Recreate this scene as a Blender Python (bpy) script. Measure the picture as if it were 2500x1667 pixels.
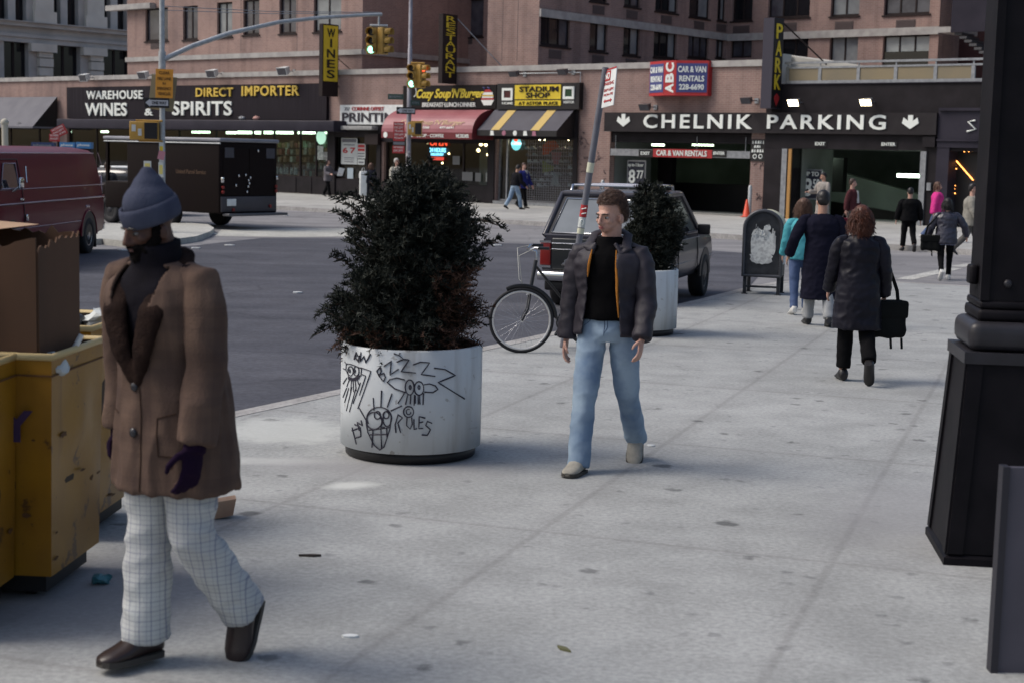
import bpy, bmesh, math, random
from mathutils import Vector, Matrix, Euler, noise
R = math.radians
scene = bpy.context.scene
for o in list(bpy.data.objects):
    bpy.data.objects.remove(o)

# ------------------------------------------------------------------ camera
FPX, CU, CV = 3800.0, 1250.0, 833.5
CAMH, TILT, ROLL = 2.0, math.atan((833.5 - 377.0) / 3800.0), 0.024
_F = Vector((0, math.cos(TILT), -math.sin(TILT)))
_U0 = Vector((0, math.sin(TILT), math.cos(TILT)))
_R0 = Vector((1, 0, 0))
_R = _R0 * math.cos(ROLL) + _U0 * math.sin(ROLL)
_U = _U0 * math.cos(ROLL) - _R0 * math.sin(ROLL)
CAM = Vector((0, 0, CAMH))
cam_data = bpy.data.cameras.new('camera')
cam_data.sensor_width = 36.0
cam_data.lens = 36.0 * FPX / 2500.0
cam_data.clip_end = 1000
cam_data.clip_start = 0.1
cam_data.dof.use_dof = True
cam_data.dof.focus_distance = 13.0
cam_data.dof.aperture_fstop = 4.0
cam = bpy.data.objects.new('camera', cam_data)
scene.collection.objects.link(cam)
m = Matrix((_R, _U, -_F)).transposed().to_4x4()
m.translation = CAM
cam.matrix_world = m
scene.camera = cam

# ------------------------------------------------------------------ sky, sun, exposure
SUN_EL, SUN_AZ = R(50), R(-92)      # azimuth measured from +Y (view direction) clockwise: the light comes from the left, a little behind
world = bpy.data.worlds.new('World')
scene.world = world
world.use_nodes = True
wn = world.node_tree
bg = wn.nodes['Background']
sky = wn.nodes.new('ShaderNodeTexSky')
sky.sky_type = 'NISHITA'
sky.sun_disc = False
sky.sun_elevation = SUN_EL
sky.sun_rotation = SUN_AZ
sky.air_density = 1.0
sky.dust_density = 4.0
sky.ozone_density = 1.0
wn.links.new(sky.outputs[0], bg.inputs[0])
bg.inputs[1].default_value = 0.094
sd = bpy.data.lights.new('sun', 'SUN')
sd.energy = 1.35
sd.angle = R(28)
sd.color = (1.0, 0.95, 0.88)
sun = bpy.data.objects.new('sun', sd)
scene.collection.objects.link(sun)
_sd = Vector((math.sin(SUN_AZ) * math.cos(SUN_EL), math.cos(SUN_AZ) * math.cos(SUN_EL), math.sin(SUN_EL)))
sun.rotation_euler = _sd.to_track_quat('Z', 'Y').to_euler()
sun.location = _sd * 50
scene.view_settings.view_transform = 'Standard'
scene.view_settings.look = 'None'
scene.view_settings.exposure = 0.58
scene.view_settings.gamma = 1.0
scene.cycles.max_bounces = 6
scene.cycles.use_denoising = True

# ------------------------------------------------------------------ where a point of the photograph stands in the place
def ray(u, v):
    return _F + _R * ((u - CU) / FPX) - _U * ((v - CV) / FPX)
def G(u, v, z=0.0):                      # on the ground at height z
    d = ray(u, v)
    return CAM + d * ((z - CAMH) / d.z)
def P(u, v, D):                          # at D metres of depth
    return CAM + ray(u, v) * D
def at_depth(u, v, Y):                   # at world Y
    d = ray(u, v)
    return CAM + d * (Y / d.y)
_b0, _b1 = G(670, 470), G(2150, 546)
FDIR = (_b1 - _b0).normalized()
FANG = math.atan2(FDIR.y, FDIR.x)
_t = (0 - _b0.x) / FDIR.x
FO = _b0 + FDIR * _t                     # facade origin
FIN = Vector((-FDIR.y, FDIR.x, 0))       # into the building
def L(u, v, y=0.0):                      # -> (s, z) on the plane parallel to the facade, y metres behind it
    d = ray(u, v)
    k = ((FO + FIN * y) - CAM).dot(FIN) / d.dot(FIN)
    p = CAM + d * k
    return (p - FO).dot(FDIR), p.z
def LS(u, v, s):                         # -> (y, z) on the plane across the facade at s
    d = ray(u, v)
    k = ((FO + FDIR * s) - CAM).dot(FDIR) / d.dot(FDIR)
    p = CAM + d * k
    return (p - FO).dot(FIN), p.z
def FW(s, y, z):
    return FO + FDIR * s + FIN * y + Vector((0, 0, z))
def box_px(u0, v0, u1, v1, y=0.0):       # -> s0, s1, z0, z1
    um, vm = (u0 + u1) / 2, (v0 + v1) / 2
    return L(u0, vm, y)[0], L(u1, vm, y)[0], L(um, v1, y)[1], L(um, v0, y)[1]

# ------------------------------------------------------------------ materials
_mats = {}
def mat(name, c, rough=0.7, metal=0.0, c2=None, scale=6.0, detail=4.0, bump=0.0, bscale=60.0, spec=0.4, emit=None, estr=0.0, coat=0.0, lo=0.35, hi=0.65, stretch=None):
    if name in _mats: return _mats[name]
    m = bpy.data.materials.new(name); m.use_nodes = True
    nt = m.node_tree; b = nt.nodes['Principled BSDF']
    b.inputs['Base Color'].default_value = (*c, 1)
    b.inputs['Roughness'].default_value = rough
    b.inputs['Metallic'].default_value = metal
    b.inputs['Specular IOR Level'].default_value = spec
    if coat: b.inputs['Coat Weight'].default_value = coat; b.inputs['Coat Roughness'].default_value = 0.08
    if emit: b.inputs['Emission Color'].default_value = (*emit, 1); b.inputs['Emission Strength'].default_value = estr
    if c2 or bump:
        tc = nt.nodes.new('ShaderNodeTexCoord')
        vec = tc.outputs['Object']
        if stretch:
            mp = nt.nodes.new('ShaderNodeMapping'); mp.inputs['Scale'].default_value = stretch
            nt.links.new(vec, mp.inputs[0]); vec = mp.outputs[0]
    if c2:
        n = nt.nodes.new('ShaderNodeTexNoise'); n.inputs['Scale'].default_value = scale; n.inputs['Detail'].default_value = detail
        r = nt.nodes.new('ShaderNodeValToRGB')
        r.color_ramp.elements[0].position = lo; r.color_ramp.elements[0].color = (*c, 1)
        r.color_ramp.elements[1].position = hi; r.color_ramp.elements[1].color = (*c2, 1)
        nt.links.new(vec, n.inputs['Vector']); nt.links.new(n.outputs[0], r.inputs[0]); nt.links.new(r.outputs[0], b.inputs['Base Color'])
    if bump:
        n2 = nt.nodes.new('ShaderNodeTexNoise'); n2.inputs['Scale'].default_value = bscale; n2.inputs['Detail'].default_value = 3
        bp = nt.nodes.new('ShaderNodeBump'); bp.inputs['Strength'].default_value = bump; bp.inputs['Distance'].default_value = 0.01
        nt.links.new(vec, n2.inputs['Vector']); nt.links.new(n2.outputs[0], bp.inputs['Height']); nt.links.new(bp.outputs[0], b.inputs['Normal'])
    _mats[name] = m
    return m
def emis(name, c, s):
    return mat(name, c, 0.5, emit=c, estr=s)
def glass(name, tint=(0.75, 0.8, 0.8), dark=0.25):
    if name in _mats: return _mats[name]
    m = bpy.data.materials.new(name); m.use_nodes = True
    nt = m.node_tree; nt.nodes.remove(nt.nodes['Principled BSDF'])
    out = nt.nodes['Material Output']
    tr = nt.nodes.new('ShaderNodeBsdfTransparent'); tr.inputs[0].default_value = (*tint, 1)
    gl = nt.nodes.new('ShaderNodeBsdfGlossy'); gl.inputs['Roughness'].default_value = 0.03; gl.inputs[0].default_value = (0.9, 0.9, 0.9, 1)
    fr = nt.nodes.new('ShaderNodeFresnel'); fr.inputs[0].default_value = 1.5
    mx = nt.nodes.new('ShaderNodeMixShader')
    ge = nt.nodes.new('ShaderNodeNewGeometry'); sb = nt.nodes.new('ShaderNodeMath'); sb.operation = 'SUBTRACT'; sb.inputs[0].default_value = 1.0; nt.links.new(ge.outputs['Backfacing'], sb.inputs[1])
    ml = nt.nodes.new('ShaderNodeMath'); ml.operation = 'MULTIPLY'; nt.links.new(sb.outputs[0], ml.inputs[0]); nt.links.new(fr.outputs[0], ml.inputs[1])
    nt.links.new(ml.outputs[0], mx.inputs[0]); nt.links.new(tr.outputs[0], mx.inputs[1]); nt.links.new(gl.outputs[0], mx.inputs[2])
    nt.links.new(mx.outputs[0], out.inputs[0])
    _mats[name] = m
    return m

# ------------------------------------------------------------------ mesh building
class MB:
    def __init__(s): s.v = []; s.f = []; s.mi = []; s.k = 0; s.T = Matrix.Identity(4); s.sm = []; s.smooth = False
    def mat(s, k): s.k = k; return s
    def add(s, vs, fs, smooth=None):
        b = len(s.v)
        s.v += [tuple(s.T @ Vector(p)) for p in vs]
        for f in fs:
            s.f.append(tuple(b + i for i in f)); s.mi.append(s.k); s.sm.append(s.smooth if smooth is None else smooth)
        return s
    def box(s, x0, x1, y0, y1, z0, z1):
        v = [(x, y, z) for z in (z0, z1) for y in (y0, y1) for x in (x0, x1)]
        return s.add(v, [(0, 2, 3, 1), (4, 5, 7, 6), (0, 1, 5, 4), (2, 6, 7, 3), (0, 4, 6, 2), (1, 3, 7, 5)])
    def bevbox(s, x0, x1, y0, y1, z0, z1, b=0.02, seg=2):
        bm = bmesh.new(); bmesh.ops.create_cube(bm, size=1)
        for v in bm.verts:
            v.co = Vector(((x0 + x1) / 2 + v.co.x * (x1 - x0), (y0 + y1) / 2 + v.co.y * (y1 - y0), (z0 + z1) / 2 + v.co.z * (z1 - z0)))
        bmesh.ops.bevel(bm, geom=bm.edges[:], offset=b, segments=seg, affect='EDGES', profile=0.6)
        return s.frombm(bm, True)
    def frombm(s, bm, smooth=False):
        bm.verts.index_update()
        s.add([v.co[:] for v in bm.verts], [[v.index for v in f.verts] for f in bm.faces], smooth); bm.free(); return s
    def hexa(s, p): # 8 points: bottom ring, top ring
        return s.add(p, [(3, 2, 1, 0), (4, 5, 6, 7), (0, 1, 5, 4), (1, 2, 6, 5), (2, 3, 7, 6), (3, 0, 4, 7)])
    def quad(s, a, b, c, d): return s.add([a, b, c, d], [(0, 1, 2, 3)])
    def poly(s, pts): return s.add(pts, [tuple(range(len(pts)))])
    def prism(s, prof, x0, x1, axis='x', smooth=False): # closed 2-D outline pushed along an axis
        n = len(prof)
        def mk(a, t):
            if axis == 'x': return (t, a[0], a[1])
            if axis == 'y': return (a[0], t, a[1])
            return (a[0], a[1], t)
        vs = [mk(a, x0) for a in prof] + [mk(a, x1) for a in prof]
        fs = [tuple(range(n))[::-1], tuple(range(n, 2 * n))] + [(i, (i + 1) % n, n + (i + 1) % n, n + i) for i in range(n)]
        return s.add(vs, fs, smooth)
    def tube(s, pts, rad, seg=8, caps=True, closed=False, flat=1.0, up=None, smooth=True):
        pts = [Vector(p) for p in pts]; n = len(pts)
        if not hasattr(rad, '__len__'): rad = [rad] * n
        vs = []; N = None
        for i, p in enumerate(pts):
            if closed: t = pts[(i + 1) % n] - pts[i - 1]
            else: t = pts[min(i + 1, n - 1)] - pts[max(i - 1, 0)]
            t = t.normalized() if t.length > 1e-9 else Vector((0, 0, 1))
            if N is None:
                a = Vector(up) if up else (Vector((0, 0, 1)) if abs(t.z) < 0.9 else Vector((0, 1, 0)))
                N = (a - t * a.dot(t)).normalized()
            else:
                N = N - t * N.dot(t); N = N.normalized() if N.length > 1e-6 else t.orthogonal().normalized()
            B = t.cross(N)
            r = rad[i]; ra, rb = r if hasattr(r, '__len__') else (r, r * flat)
            for k in range(seg):
                a = 2 * math.pi * k / seg
                vs.append(p + B * (ra * math.cos(a)) + N * (rb * math.sin(a)))
        fs = []
        for i in range(n if closed else n - 1):
            j = (i + 1) % n
            for k in range(seg):
                k2 = (k + 1) % seg
                fs.append((i * seg + k, i * seg + k2, j * seg + k2, j * seg + k))
        s.add(vs, fs, smooth)
        if caps and not closed:
            s.add([vs[k] for k in range(seg)], [tuple(range(seg))[::-1]], False)
            s.add([vs[(n - 1) * seg + k] for k in range(seg)], [tuple(range(seg))], False)
        return s
    def lathe(s, prof, seg=24, c=(0, 0, 0), smooth=True): # [(r, z)]
        vs = []
        for r, z in prof:
            for k in range(seg):
                a = 2 * math.pi * k / seg
                vs.append((c[0] + r * math.cos(a), c[1] + r * math.sin(a), c[2] + z))
        fs = []
        for i in range(len(prof) - 1):
            for k in range(seg):
                k2 = (k + 1) % seg
                fs.append((i * seg + k, i * seg + k2, (i + 1) * seg + k2, (i + 1) * seg + k))
        s.add(vs, fs, smooth)
        s.add(vs[:seg], [tuple(range(seg))[::-1]], False); s.add(vs[-seg:], [tuple(range(seg))], False)
        return s
    def ball(s, c, r, rot=None, sub=2):
        bm = bmesh.new(); bmesh.ops.create_icosphere(bm, subdivisions=sub, radius=1)
        r = r if hasattr(r, '__len__') else (r, r, r)
        M = Matrix.Translation(Vector(c)) @ (rot.to_4x4() if rot else Matrix.Identity(4)) @ Matrix.Diagonal((*r, 1))
        bmesh.ops.transform(bm, matrix=M, verts=bm.verts[:])
        return s.frombm(bm, True)
    def mesh(s, name):
        me = bpy.data.meshes.new(name); me.from_pydata(s.v, [], s.f)
        for p, k, q in zip(me.polygons, s.mi, s.sm): p.material_index = k; p.use_smooth = q
        me.update(); return me

def link(o, parent=None):
    scene.collection.objects.link(o)
    if parent is not None: o.parent = parent
    return o
def part(name, mb, mats, parent=None, label=None):
    me = mb.mesh(name) if isinstance(mb, MB) else mb
    for k in (mats if isinstance(mats, (list, tuple)) else [mats]): me.materials.append(k)
    o = bpy.data.objects.new(name, me)
    if label: o['label'] = label
    return link(o, parent)
def tag(o, label, cat, group=None, kind=None):
    o['label'] = label; o['category'] = cat
    if group: o['group'] = group
    if kind: o['kind'] = kind
    return o
def thing(name, label, cat, loc=(0, 0, 0), rotz=0.0, group=None, tilt=None):
    o = bpy.data.objects.new(name, None); o.empty_display_size = 0.2
    o.location = loc; o.rotation_euler = tilt if tilt else (0, 0, rotz)
    tag(o, label, cat, group)
    return link(o)
def struct(name, mb, mats, kind='structure'):
    o = part(name, mb, mats); o['kind'] = kind; return o
def fthing(name, label, cat, s, z, y=0.0, group=None, turn=0.0):   # a thing on the facade: x along it, y into it
    return thing(name, label, cat, FW(s, y, z), FANG + turn, group)

# ------------------------------------------------------------------ lettering, as thin solid letters
def text_mesh(t, bold=0.0, shear=0.0, spacing=1.0, extr=0.01):
    c = bpy.data.curves.new('t', 'FONT'); c.body = t; c.size = 1.0; c.extrude = extr; c.offset = bold; c.shear = shear
    c.space_character = spacing; c.resolution_u = 3
    o = bpy.data.objects.new('t', c); scene.collection.objects.link(o)
    dg = bpy.context.evaluated_depsgraph_get()
    me = bpy.data.meshes.new_from_object(o.evaluated_get(dg))
    bpy.data.objects.remove(o); bpy.data.curves.remove(c)
    return me
def put_text(mb, t, x0, x1, z0, z1, y, k=0, bold=0.015, shear=0.0, spacing=1.0, depth=0.012, M=None):
    """letters filling the rectangle x0..x1, z0..z1 of the plane y, facing -y, added to mb"""
    me = text_mesh(t, bold, shear, spacing)
    vs = [v.co.copy() for v in me.vertices]
    if not vs: return
    ax, bx = min(v.x for v in vs), max(v.x for v in vs); ay, by = min(v.y for v in vs), max(v.y for v in vs)
    sx, sy = (x1 - x0) / max(bx - ax, 1e-6), (z1 - z0) / max(by - ay, 1e-6)
    out = [((v.x - ax) * sx + x0, y - (v.z / 0.01) * depth * 0.5 - depth * 0.5, (v.y - ay) * sy + z0) for v in vs]
    if M is not None: out = [tuple(M @ Vector(p)) for p in out]
    fs = [tuple(p.vertices) for p in me.polygons]
    bpy.data.meshes.remove(me)
    kk = mb.k; mb.k = k; mb.add(out, fs, False); mb.k = kk
def strokes(mb, lines, w, y, k=0, depth=0.006, f=None):
    """pen strokes: polylines of (x, z) on the plane y; f bends them onto another surface"""
    kk = mb.k; mb.k = k
    for ln in lines:
        pts = [(x, y, z) for x, z in ln]
        if f: pts = [f(p) for p in pts]
        mb.tube(pts, w / 2, 5)
    mb.k = kk

# ================================================================== ground
def n_new(nt, t, **kw):
    n = nt.nodes.new(t)
    for k, v in kw.items(): setattr(n, k, v)
    return n
def ground_mat(name, c1, c2, big=0.5, fine=40.0, finec=0.12, joints=None, spots=0.0, rough=0.85, blobs=(), jf=1.0, wear=0.0):
    m = bpy.data.materials.new(name); m.use_nodes = True
    nt = m.node_tree; b = nt.nodes['Principled BSDF']; lk = nt.links.new
    b.inputs['Roughness'].default_value = rough; b.inputs['Specular IOR Level'].default_value = 0.3
    geo = n_new(nt, 'ShaderNodeNewGeometry'); pos = geo.outputs['Position']
    def noi(sc, det=5, ro=0.6):
        n = n_new(nt, 'ShaderNodeTexNoise'); n.inputs['Scale'].default_value = sc; n.inputs['Detail'].default_value = det; n.inputs['Roughness'].default_value = ro
        lk(pos, n.inputs['Vector']); return n.outputs[0]
    def ramp(x, p0, p1, a, bb):
        r = n_new(nt, 'ShaderNodeValToRGB'); e = r.color_ramp.elements
        e[0].position = p0; e[0].color = (*a, 1); e[1].position = p1; e[1].color = (*bb, 1); lk(x, r.inputs[0]); return r.outputs[0]
    def mul(a, bb, f=1.0):
        x = n_new(nt, 'ShaderNodeMix', data_type='RGBA', blend_type='MULTIPLY'); x.inputs[0].default_value = f
        lk(a, x.inputs[6]); lk(bb, x.inputs[7]); return x.outputs[2]
    col = ramp(noi(big, 6, 0.65), 0.36, 0.64, c1, c2)
    col = mul(col, ramp(noi(fine, 3), 0.3, 0.7, (1 - finec * 2,) * 3, (1 + finec,) * 3))
    col = mul(col, ramp(noi(fine * 5, 2), 0.25, 0.75, (1 - finec * 1.6,) * 3, (1 + finec * 0.8,) * 3))
    col = mul(col, ramp(noi(big * 5, 4), 0.35, 0.6, (0.86,) * 3, (1.03,) * 3))
    if spots:
        wob = n_new(nt, 'ShaderNodeTexNoise'); wob.inputs['Scale'].default_value = 14; lk(pos, wob.inputs['Vector'])
        ad = n_new(nt, 'ShaderNodeMix', data_type='RGBA', blend_type='LINEAR_LIGHT'); ad.inputs[0].default_value = 0.05
        lk(pos, ad.inputs[6]); lk(wob.outputs[1], ad.inputs[7])
        for sc, th, dk in ((2.1, 0.060, 0.42), (3.7, 0.075, 0.68), (1.1, 0.045, 0.3)):
            vo = n_new(nt, 'ShaderNodeTexVoronoi'); vo.inputs['Scale'].default_value = sc; lk(ad.outputs[2], vo.inputs['Vector'])
            col = mul(col, ramp(vo.outputs['Distance'], th, th * 1.9, (dk, dk, dk * 1.02), (1, 1, 1)), spots)
    if wear:      # tyre tracks along the street, and a net of fine cracks
        mp = n_new(nt, 'ShaderNodeMapping'); mp.inputs['Rotation'].default_value = (0, 0, wear); mp.inputs['Scale'].default_value = (0.08, 1.1, 1); lk(pos, mp.inputs[0])
        ns = n_new(nt, 'ShaderNodeTexNoise'); ns.inputs['Scale'].default_value = 1.0; ns.inputs['Detail'].default_value = 5; lk(mp.outputs[0], ns.inputs[0])
        col = mul(col, ramp(ns.outputs[0], 0.36, 0.62, (0.84, 0.84, 0.85), (1.12, 1.11, 1.09)))
        vo = n_new(nt, 'ShaderNodeTexVoronoi', feature='DISTANCE_TO_EDGE'); vo.inputs['Scale'].default_value = 0.28
        wn_ = n_new(nt, 'ShaderNodeTexNoise'); wn_.inputs['Scale'].default_value = 0.9; wn_.inputs['Detail'].default_value = 6; lk(pos, wn_.inputs[0])
        ad = n_new(nt, 'ShaderNodeMix', data_type='RGBA', blend_type='LINEAR_LIGHT'); ad.inputs[0].default_value = 0.5; lk(pos, ad.inputs[6]); lk(wn_.outputs[1], ad.inputs[7]); lk(ad.outputs[2], vo.inputs['Vector'])
        col = mul(col, ramp(vo.outputs['Distance'], 0.003, 0.010, (0.72, 0.72, 0.73), (1, 1, 1)), 0.8)
    if joints:
        p0, ang, px, py, wdt = joints
        mp = n_new(nt, 'ShaderNodeVectorRotate', rotation_type='Z_AXIS'); mp.inputs['Center'].default_value = (p0.x, p0.y, 0); mp.inputs['Angle'].default_value = -ang
        lk(pos, mp.inputs[0])
        sb = n_new(nt, 'ShaderNodeVectorMath', operation='SUBTRACT'); sb.inputs[1].default_value = (p0.x, p0.y, 0); lk(mp.outputs[0], sb.inputs[0])
        sp = n_new(nt, 'ShaderNodeSeparateXYZ'); lk(sb.outputs[0], sp.inputs[0])
        ds = []
        for k, pit in ((0, px), (1, py)):
            dv = n_new(nt, 'ShaderNodeMath', operation='DIVIDE'); dv.inputs[1].default_value = pit; lk(sp.outputs[k], dv.inputs[0])
            a = n_new(nt, 'ShaderNodeMath', operation='ADD'); a.inputs[1].default_value = 0.5; lk(dv.outputs[0], a.inputs[0])
            fr = n_new(nt, 'ShaderNodeMath', operation='FRACT'); lk(a.outputs[0], fr.inputs[0])
            s2 = n_new(nt, 'ShaderNodeMath', operation='SUBTRACT'); s2.inputs[1].default_value = 0.5; lk(fr.outputs[0], s2.inputs[0])
            ab = n_new(nt, 'ShaderNodeMath', operation='ABSOLUTE'); lk(s2.outputs[0], ab.inputs[0])
            ml = n_new(nt, 'ShaderNodeMath', operation='MULTIPLY'); ml.inputs[1].default_value = pit; lk(ab.outputs[0], ml.inputs[0])
            ds.append(ml.outputs[0])
            # one tone per slab along this joint direction
        mn = n_new(nt, 'ShaderNodeMath', operation='MINIMUM'); lk(ds[0], mn.inputs[0]); lk(ds[1], mn.inputs[1])
        col = mul(col, ramp(mn.outputs[0], wdt * 0.35, wdt * 1.1, (0.72, 0.71, 0.71), (1, 1, 1)), 0.5 * jf)
        col = mul(col, ramp(mn.outputs[0], wdt * 0.8, wdt * 6.0, (0.9, 0.89, 0.89), (1, 1, 1)), 0.5 * jf)
    for (c_, ang_, rx_, ry_, tint, soft, fac) in blobs:      # old spills, a damp mark, and shade painted in by column and carts
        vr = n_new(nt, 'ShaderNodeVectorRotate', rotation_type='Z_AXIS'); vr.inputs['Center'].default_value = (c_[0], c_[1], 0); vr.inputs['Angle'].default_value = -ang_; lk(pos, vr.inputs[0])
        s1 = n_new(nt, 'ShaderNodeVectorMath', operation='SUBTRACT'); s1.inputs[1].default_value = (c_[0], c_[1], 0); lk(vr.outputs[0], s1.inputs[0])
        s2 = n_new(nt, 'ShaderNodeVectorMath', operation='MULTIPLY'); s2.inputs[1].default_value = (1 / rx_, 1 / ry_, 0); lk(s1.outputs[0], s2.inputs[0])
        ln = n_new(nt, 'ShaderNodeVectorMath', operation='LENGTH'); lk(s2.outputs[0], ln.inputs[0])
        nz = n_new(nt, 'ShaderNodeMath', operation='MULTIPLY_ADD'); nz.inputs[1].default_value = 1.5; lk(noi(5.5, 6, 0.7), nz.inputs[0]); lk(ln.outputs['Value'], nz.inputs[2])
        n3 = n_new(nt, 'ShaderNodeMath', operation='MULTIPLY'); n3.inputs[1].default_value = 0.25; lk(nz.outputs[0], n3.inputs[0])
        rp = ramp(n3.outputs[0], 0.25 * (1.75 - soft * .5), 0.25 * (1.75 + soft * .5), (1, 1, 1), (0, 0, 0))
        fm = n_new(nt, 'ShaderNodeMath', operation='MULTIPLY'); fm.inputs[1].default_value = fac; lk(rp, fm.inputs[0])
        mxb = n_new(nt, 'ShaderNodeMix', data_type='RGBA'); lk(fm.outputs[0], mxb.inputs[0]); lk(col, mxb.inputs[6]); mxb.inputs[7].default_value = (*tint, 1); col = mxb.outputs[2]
    lk(col, b.inputs['Base Color'])
    bp = n_new(nt, 'ShaderNodeBump'); bp.inputs['Strength'].default_value = 0.25; bp.inputs['Distance'].default_value = 0.004
    lk(noi(fine * 4, 3), bp.inputs['Height']); lk(bp.outputs[0], b.inputs['Normal'])
    return m

_ja, _jb = G(938, 1642), G(1785, 1011)
_jd = (_jb - _ja).normalized(); JANG = math.atan2(_jd.y, _jd.x)
_jo = G(1317, 1296)
_c = lambda u, v: (G(u, v).x, G(u, v).y)
_blobs = [(_c(690, 1050), 0.25, 0.42, 0.5, (0.50, 0.515, 0.49), 0.5, 0.6), (_c(640, 1125), 0.1, 0.5, 0.10, (0.48, 0.49, 0.475), 1.0, 0.6), (_c(855, 1184), 0.5, 0.15, 0.09, (0.56, 0.575, 0.55), 0.9, 0.75), (_c(960, 1142), 0.0, 0.75, 0.32, (0.265, 0.262, 0.268), 0.9, 0.6), (_c(2240, 1250), 1.2, 1.0, 0.5, (0.25, 0.25, 0.262), 1.0, 0.5), (_c(150, 1450), 0.5, 0.7, 0.6, (0.23, 0.225, 0.235), 0.9, 0.6)]  # last two: shade beside the column and under the carts, painted into the concrete
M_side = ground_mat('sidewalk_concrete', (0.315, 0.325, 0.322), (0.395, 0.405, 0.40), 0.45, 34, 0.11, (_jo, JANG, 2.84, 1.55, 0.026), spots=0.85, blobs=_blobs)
M_side2 = ground_mat('far_concrete', (0.36, 0.36, 0.345), (0.47, 0.47, 0.45), 0.3, 20, 0.08, (FO, FANG, 1.5, 1.5, 0.03), spots=0.3)
M_kerb = ground_mat('kerb_stone', (0.32, 0.31, 0.30), (0.42, 0.41, 0.40), 1.5, 25, 0.12)
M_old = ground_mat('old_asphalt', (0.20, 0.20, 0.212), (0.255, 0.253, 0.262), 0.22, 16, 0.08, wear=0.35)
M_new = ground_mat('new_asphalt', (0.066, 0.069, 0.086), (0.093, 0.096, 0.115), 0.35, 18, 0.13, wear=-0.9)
M_paint = ground_mat('road_paint', (0.42, 0.42, 0.40), (0.58, 0.58, 0.55), 3.0, 22, 0.2)
M_pale = ground_mat('pale_concrete', (0.42, 0.42, 0.39), (0.5, 0.5, 0.465), 0.5, 14, 0.1)
ROADZ = -0.13

def sheet(name, pts, z, m, kind='structure'):
    mb = MB(); mb.poly([(p[0], p[1], z) for p in pts]); return struct(name, mb, m, kind)
def slab(name, pts, z0, z1, m):
    mb = MB(); mb.prism([(p[0], p[1]) for p in pts], z0, z1, 'z'); return struct(name, mb, m)
def kerb(name, pts, m, w=0.16, z0=-0.14, z1=0.004):      # stone edging along an open line, w to its right
    mb = MB(); n = len(pts); off = []
    P2 = [Vector((p[0], p[1], 0)) for p in pts]
    for i in range(n):
        t = (P2[min(i + 1, n - 1)] - P2[max(i - 1, 0)]).normalized(); off.append(P2[i] + Vector((t.y, -t.x, 0)) * w)
    for i in range(n - 1):
        a, b_, c, d = P2[i], P2[i + 1], off[i + 1], off[i]
        mb.hexa([(a.x, a.y, z0), (b_.x, b_.y, z0), (c.x, c.y, z0), (d.x, d.y, z0), (a.x, a.y, z1), (b_.x, b_.y, z1), (c.x, c.y, z1), (d.x, d.y, z1)])
    return struct(name, mb, m)

mb = MB(); mb.poly([(-150, -60, ROADZ), (150, -60, ROADZ), (150, 220, ROADZ), (-150, 220, ROADZ)]); struct('road', mb, M_old)
# the darker, newer asphalt of the near street
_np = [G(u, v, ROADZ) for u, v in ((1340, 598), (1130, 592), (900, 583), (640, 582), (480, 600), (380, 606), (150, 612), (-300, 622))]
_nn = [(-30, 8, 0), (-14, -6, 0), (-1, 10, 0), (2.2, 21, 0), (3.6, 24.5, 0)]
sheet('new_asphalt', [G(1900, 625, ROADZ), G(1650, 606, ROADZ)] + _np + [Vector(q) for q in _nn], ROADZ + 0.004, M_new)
sheet('asphalt_strip', [G(u, v, ROADZ) for u, v in ((525, 577), (700, 580), (900, 578), (900, 560), (700, 558), (540, 562))], ROADZ + 0.005, M_pale)
# near sidewalk with its stone kerb
_edge = [G(-900, 1330), G(-300, 1190), G(200, 1085), G(580, 1003), G(830, 950), G(1110, 862), G(1400, 800), G(1700, 733), G(1830, 700), G(1900, 688), G(1990, 684), G(2150, 686), G(2360, 698), G(2700, 722)]
slab('sidewalk', _edge + [Vector((16, 8, 0)), Vector((16, -8, 0)), Vector((-8, -8, 0))], -0.3, 0.0, M_side)
kerb('kerb', _edge, M_kerb)
# far sidewalk along the building
_far = [G(u, v, 0) for u, v in ((-200, 461), (400, 489), (680, 503), (1000, 522), (1330, 542), (1700, 567), (2000, 586), (2266, 602), (2700, 632))]
_far_in = [FW(60, 3, 0), FW(-80, 3, 0)]
slab('far_sidewalk', _far + _far_in, -0.3, 0.0, M_side2)
kerb('far_kerb', [p for p in _far][::-1], M_kerb, w=-0.2)
# traffic island with the light pole, its rounded tip on the right
_isl = [G(u, v) for u, v in ((-150, 585), (100, 590), (250, 583), (330, 592), (420, 585), (480, 577), (512, 566), (523, 557), (508, 548), (470, 545), (300, 546), (-150, 548))]
slab('traffic_island', _isl, -0.3, 0.0, M_pale)
# worn crosswalk lines
for k, (a, b_) in enumerate((((2210, 683), (2330, 655)), ((2335, 652), (2420, 640)), ((2110, 575), (2380, 590)))):
    pa, pb = G(*a, ROADZ), G(*b_, ROADZ); t = (pb - pa).normalized(); w = Vector((t.y, -t.x, 0)) * (0.18 if k < 2 else 0.07)
    sheet('crosswalk_line', [pa - w, pb - w * 0.7, pb + w, pa + w * 0.8], ROADZ + 0.005, M_paint)
rs = random.Random(5)

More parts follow.
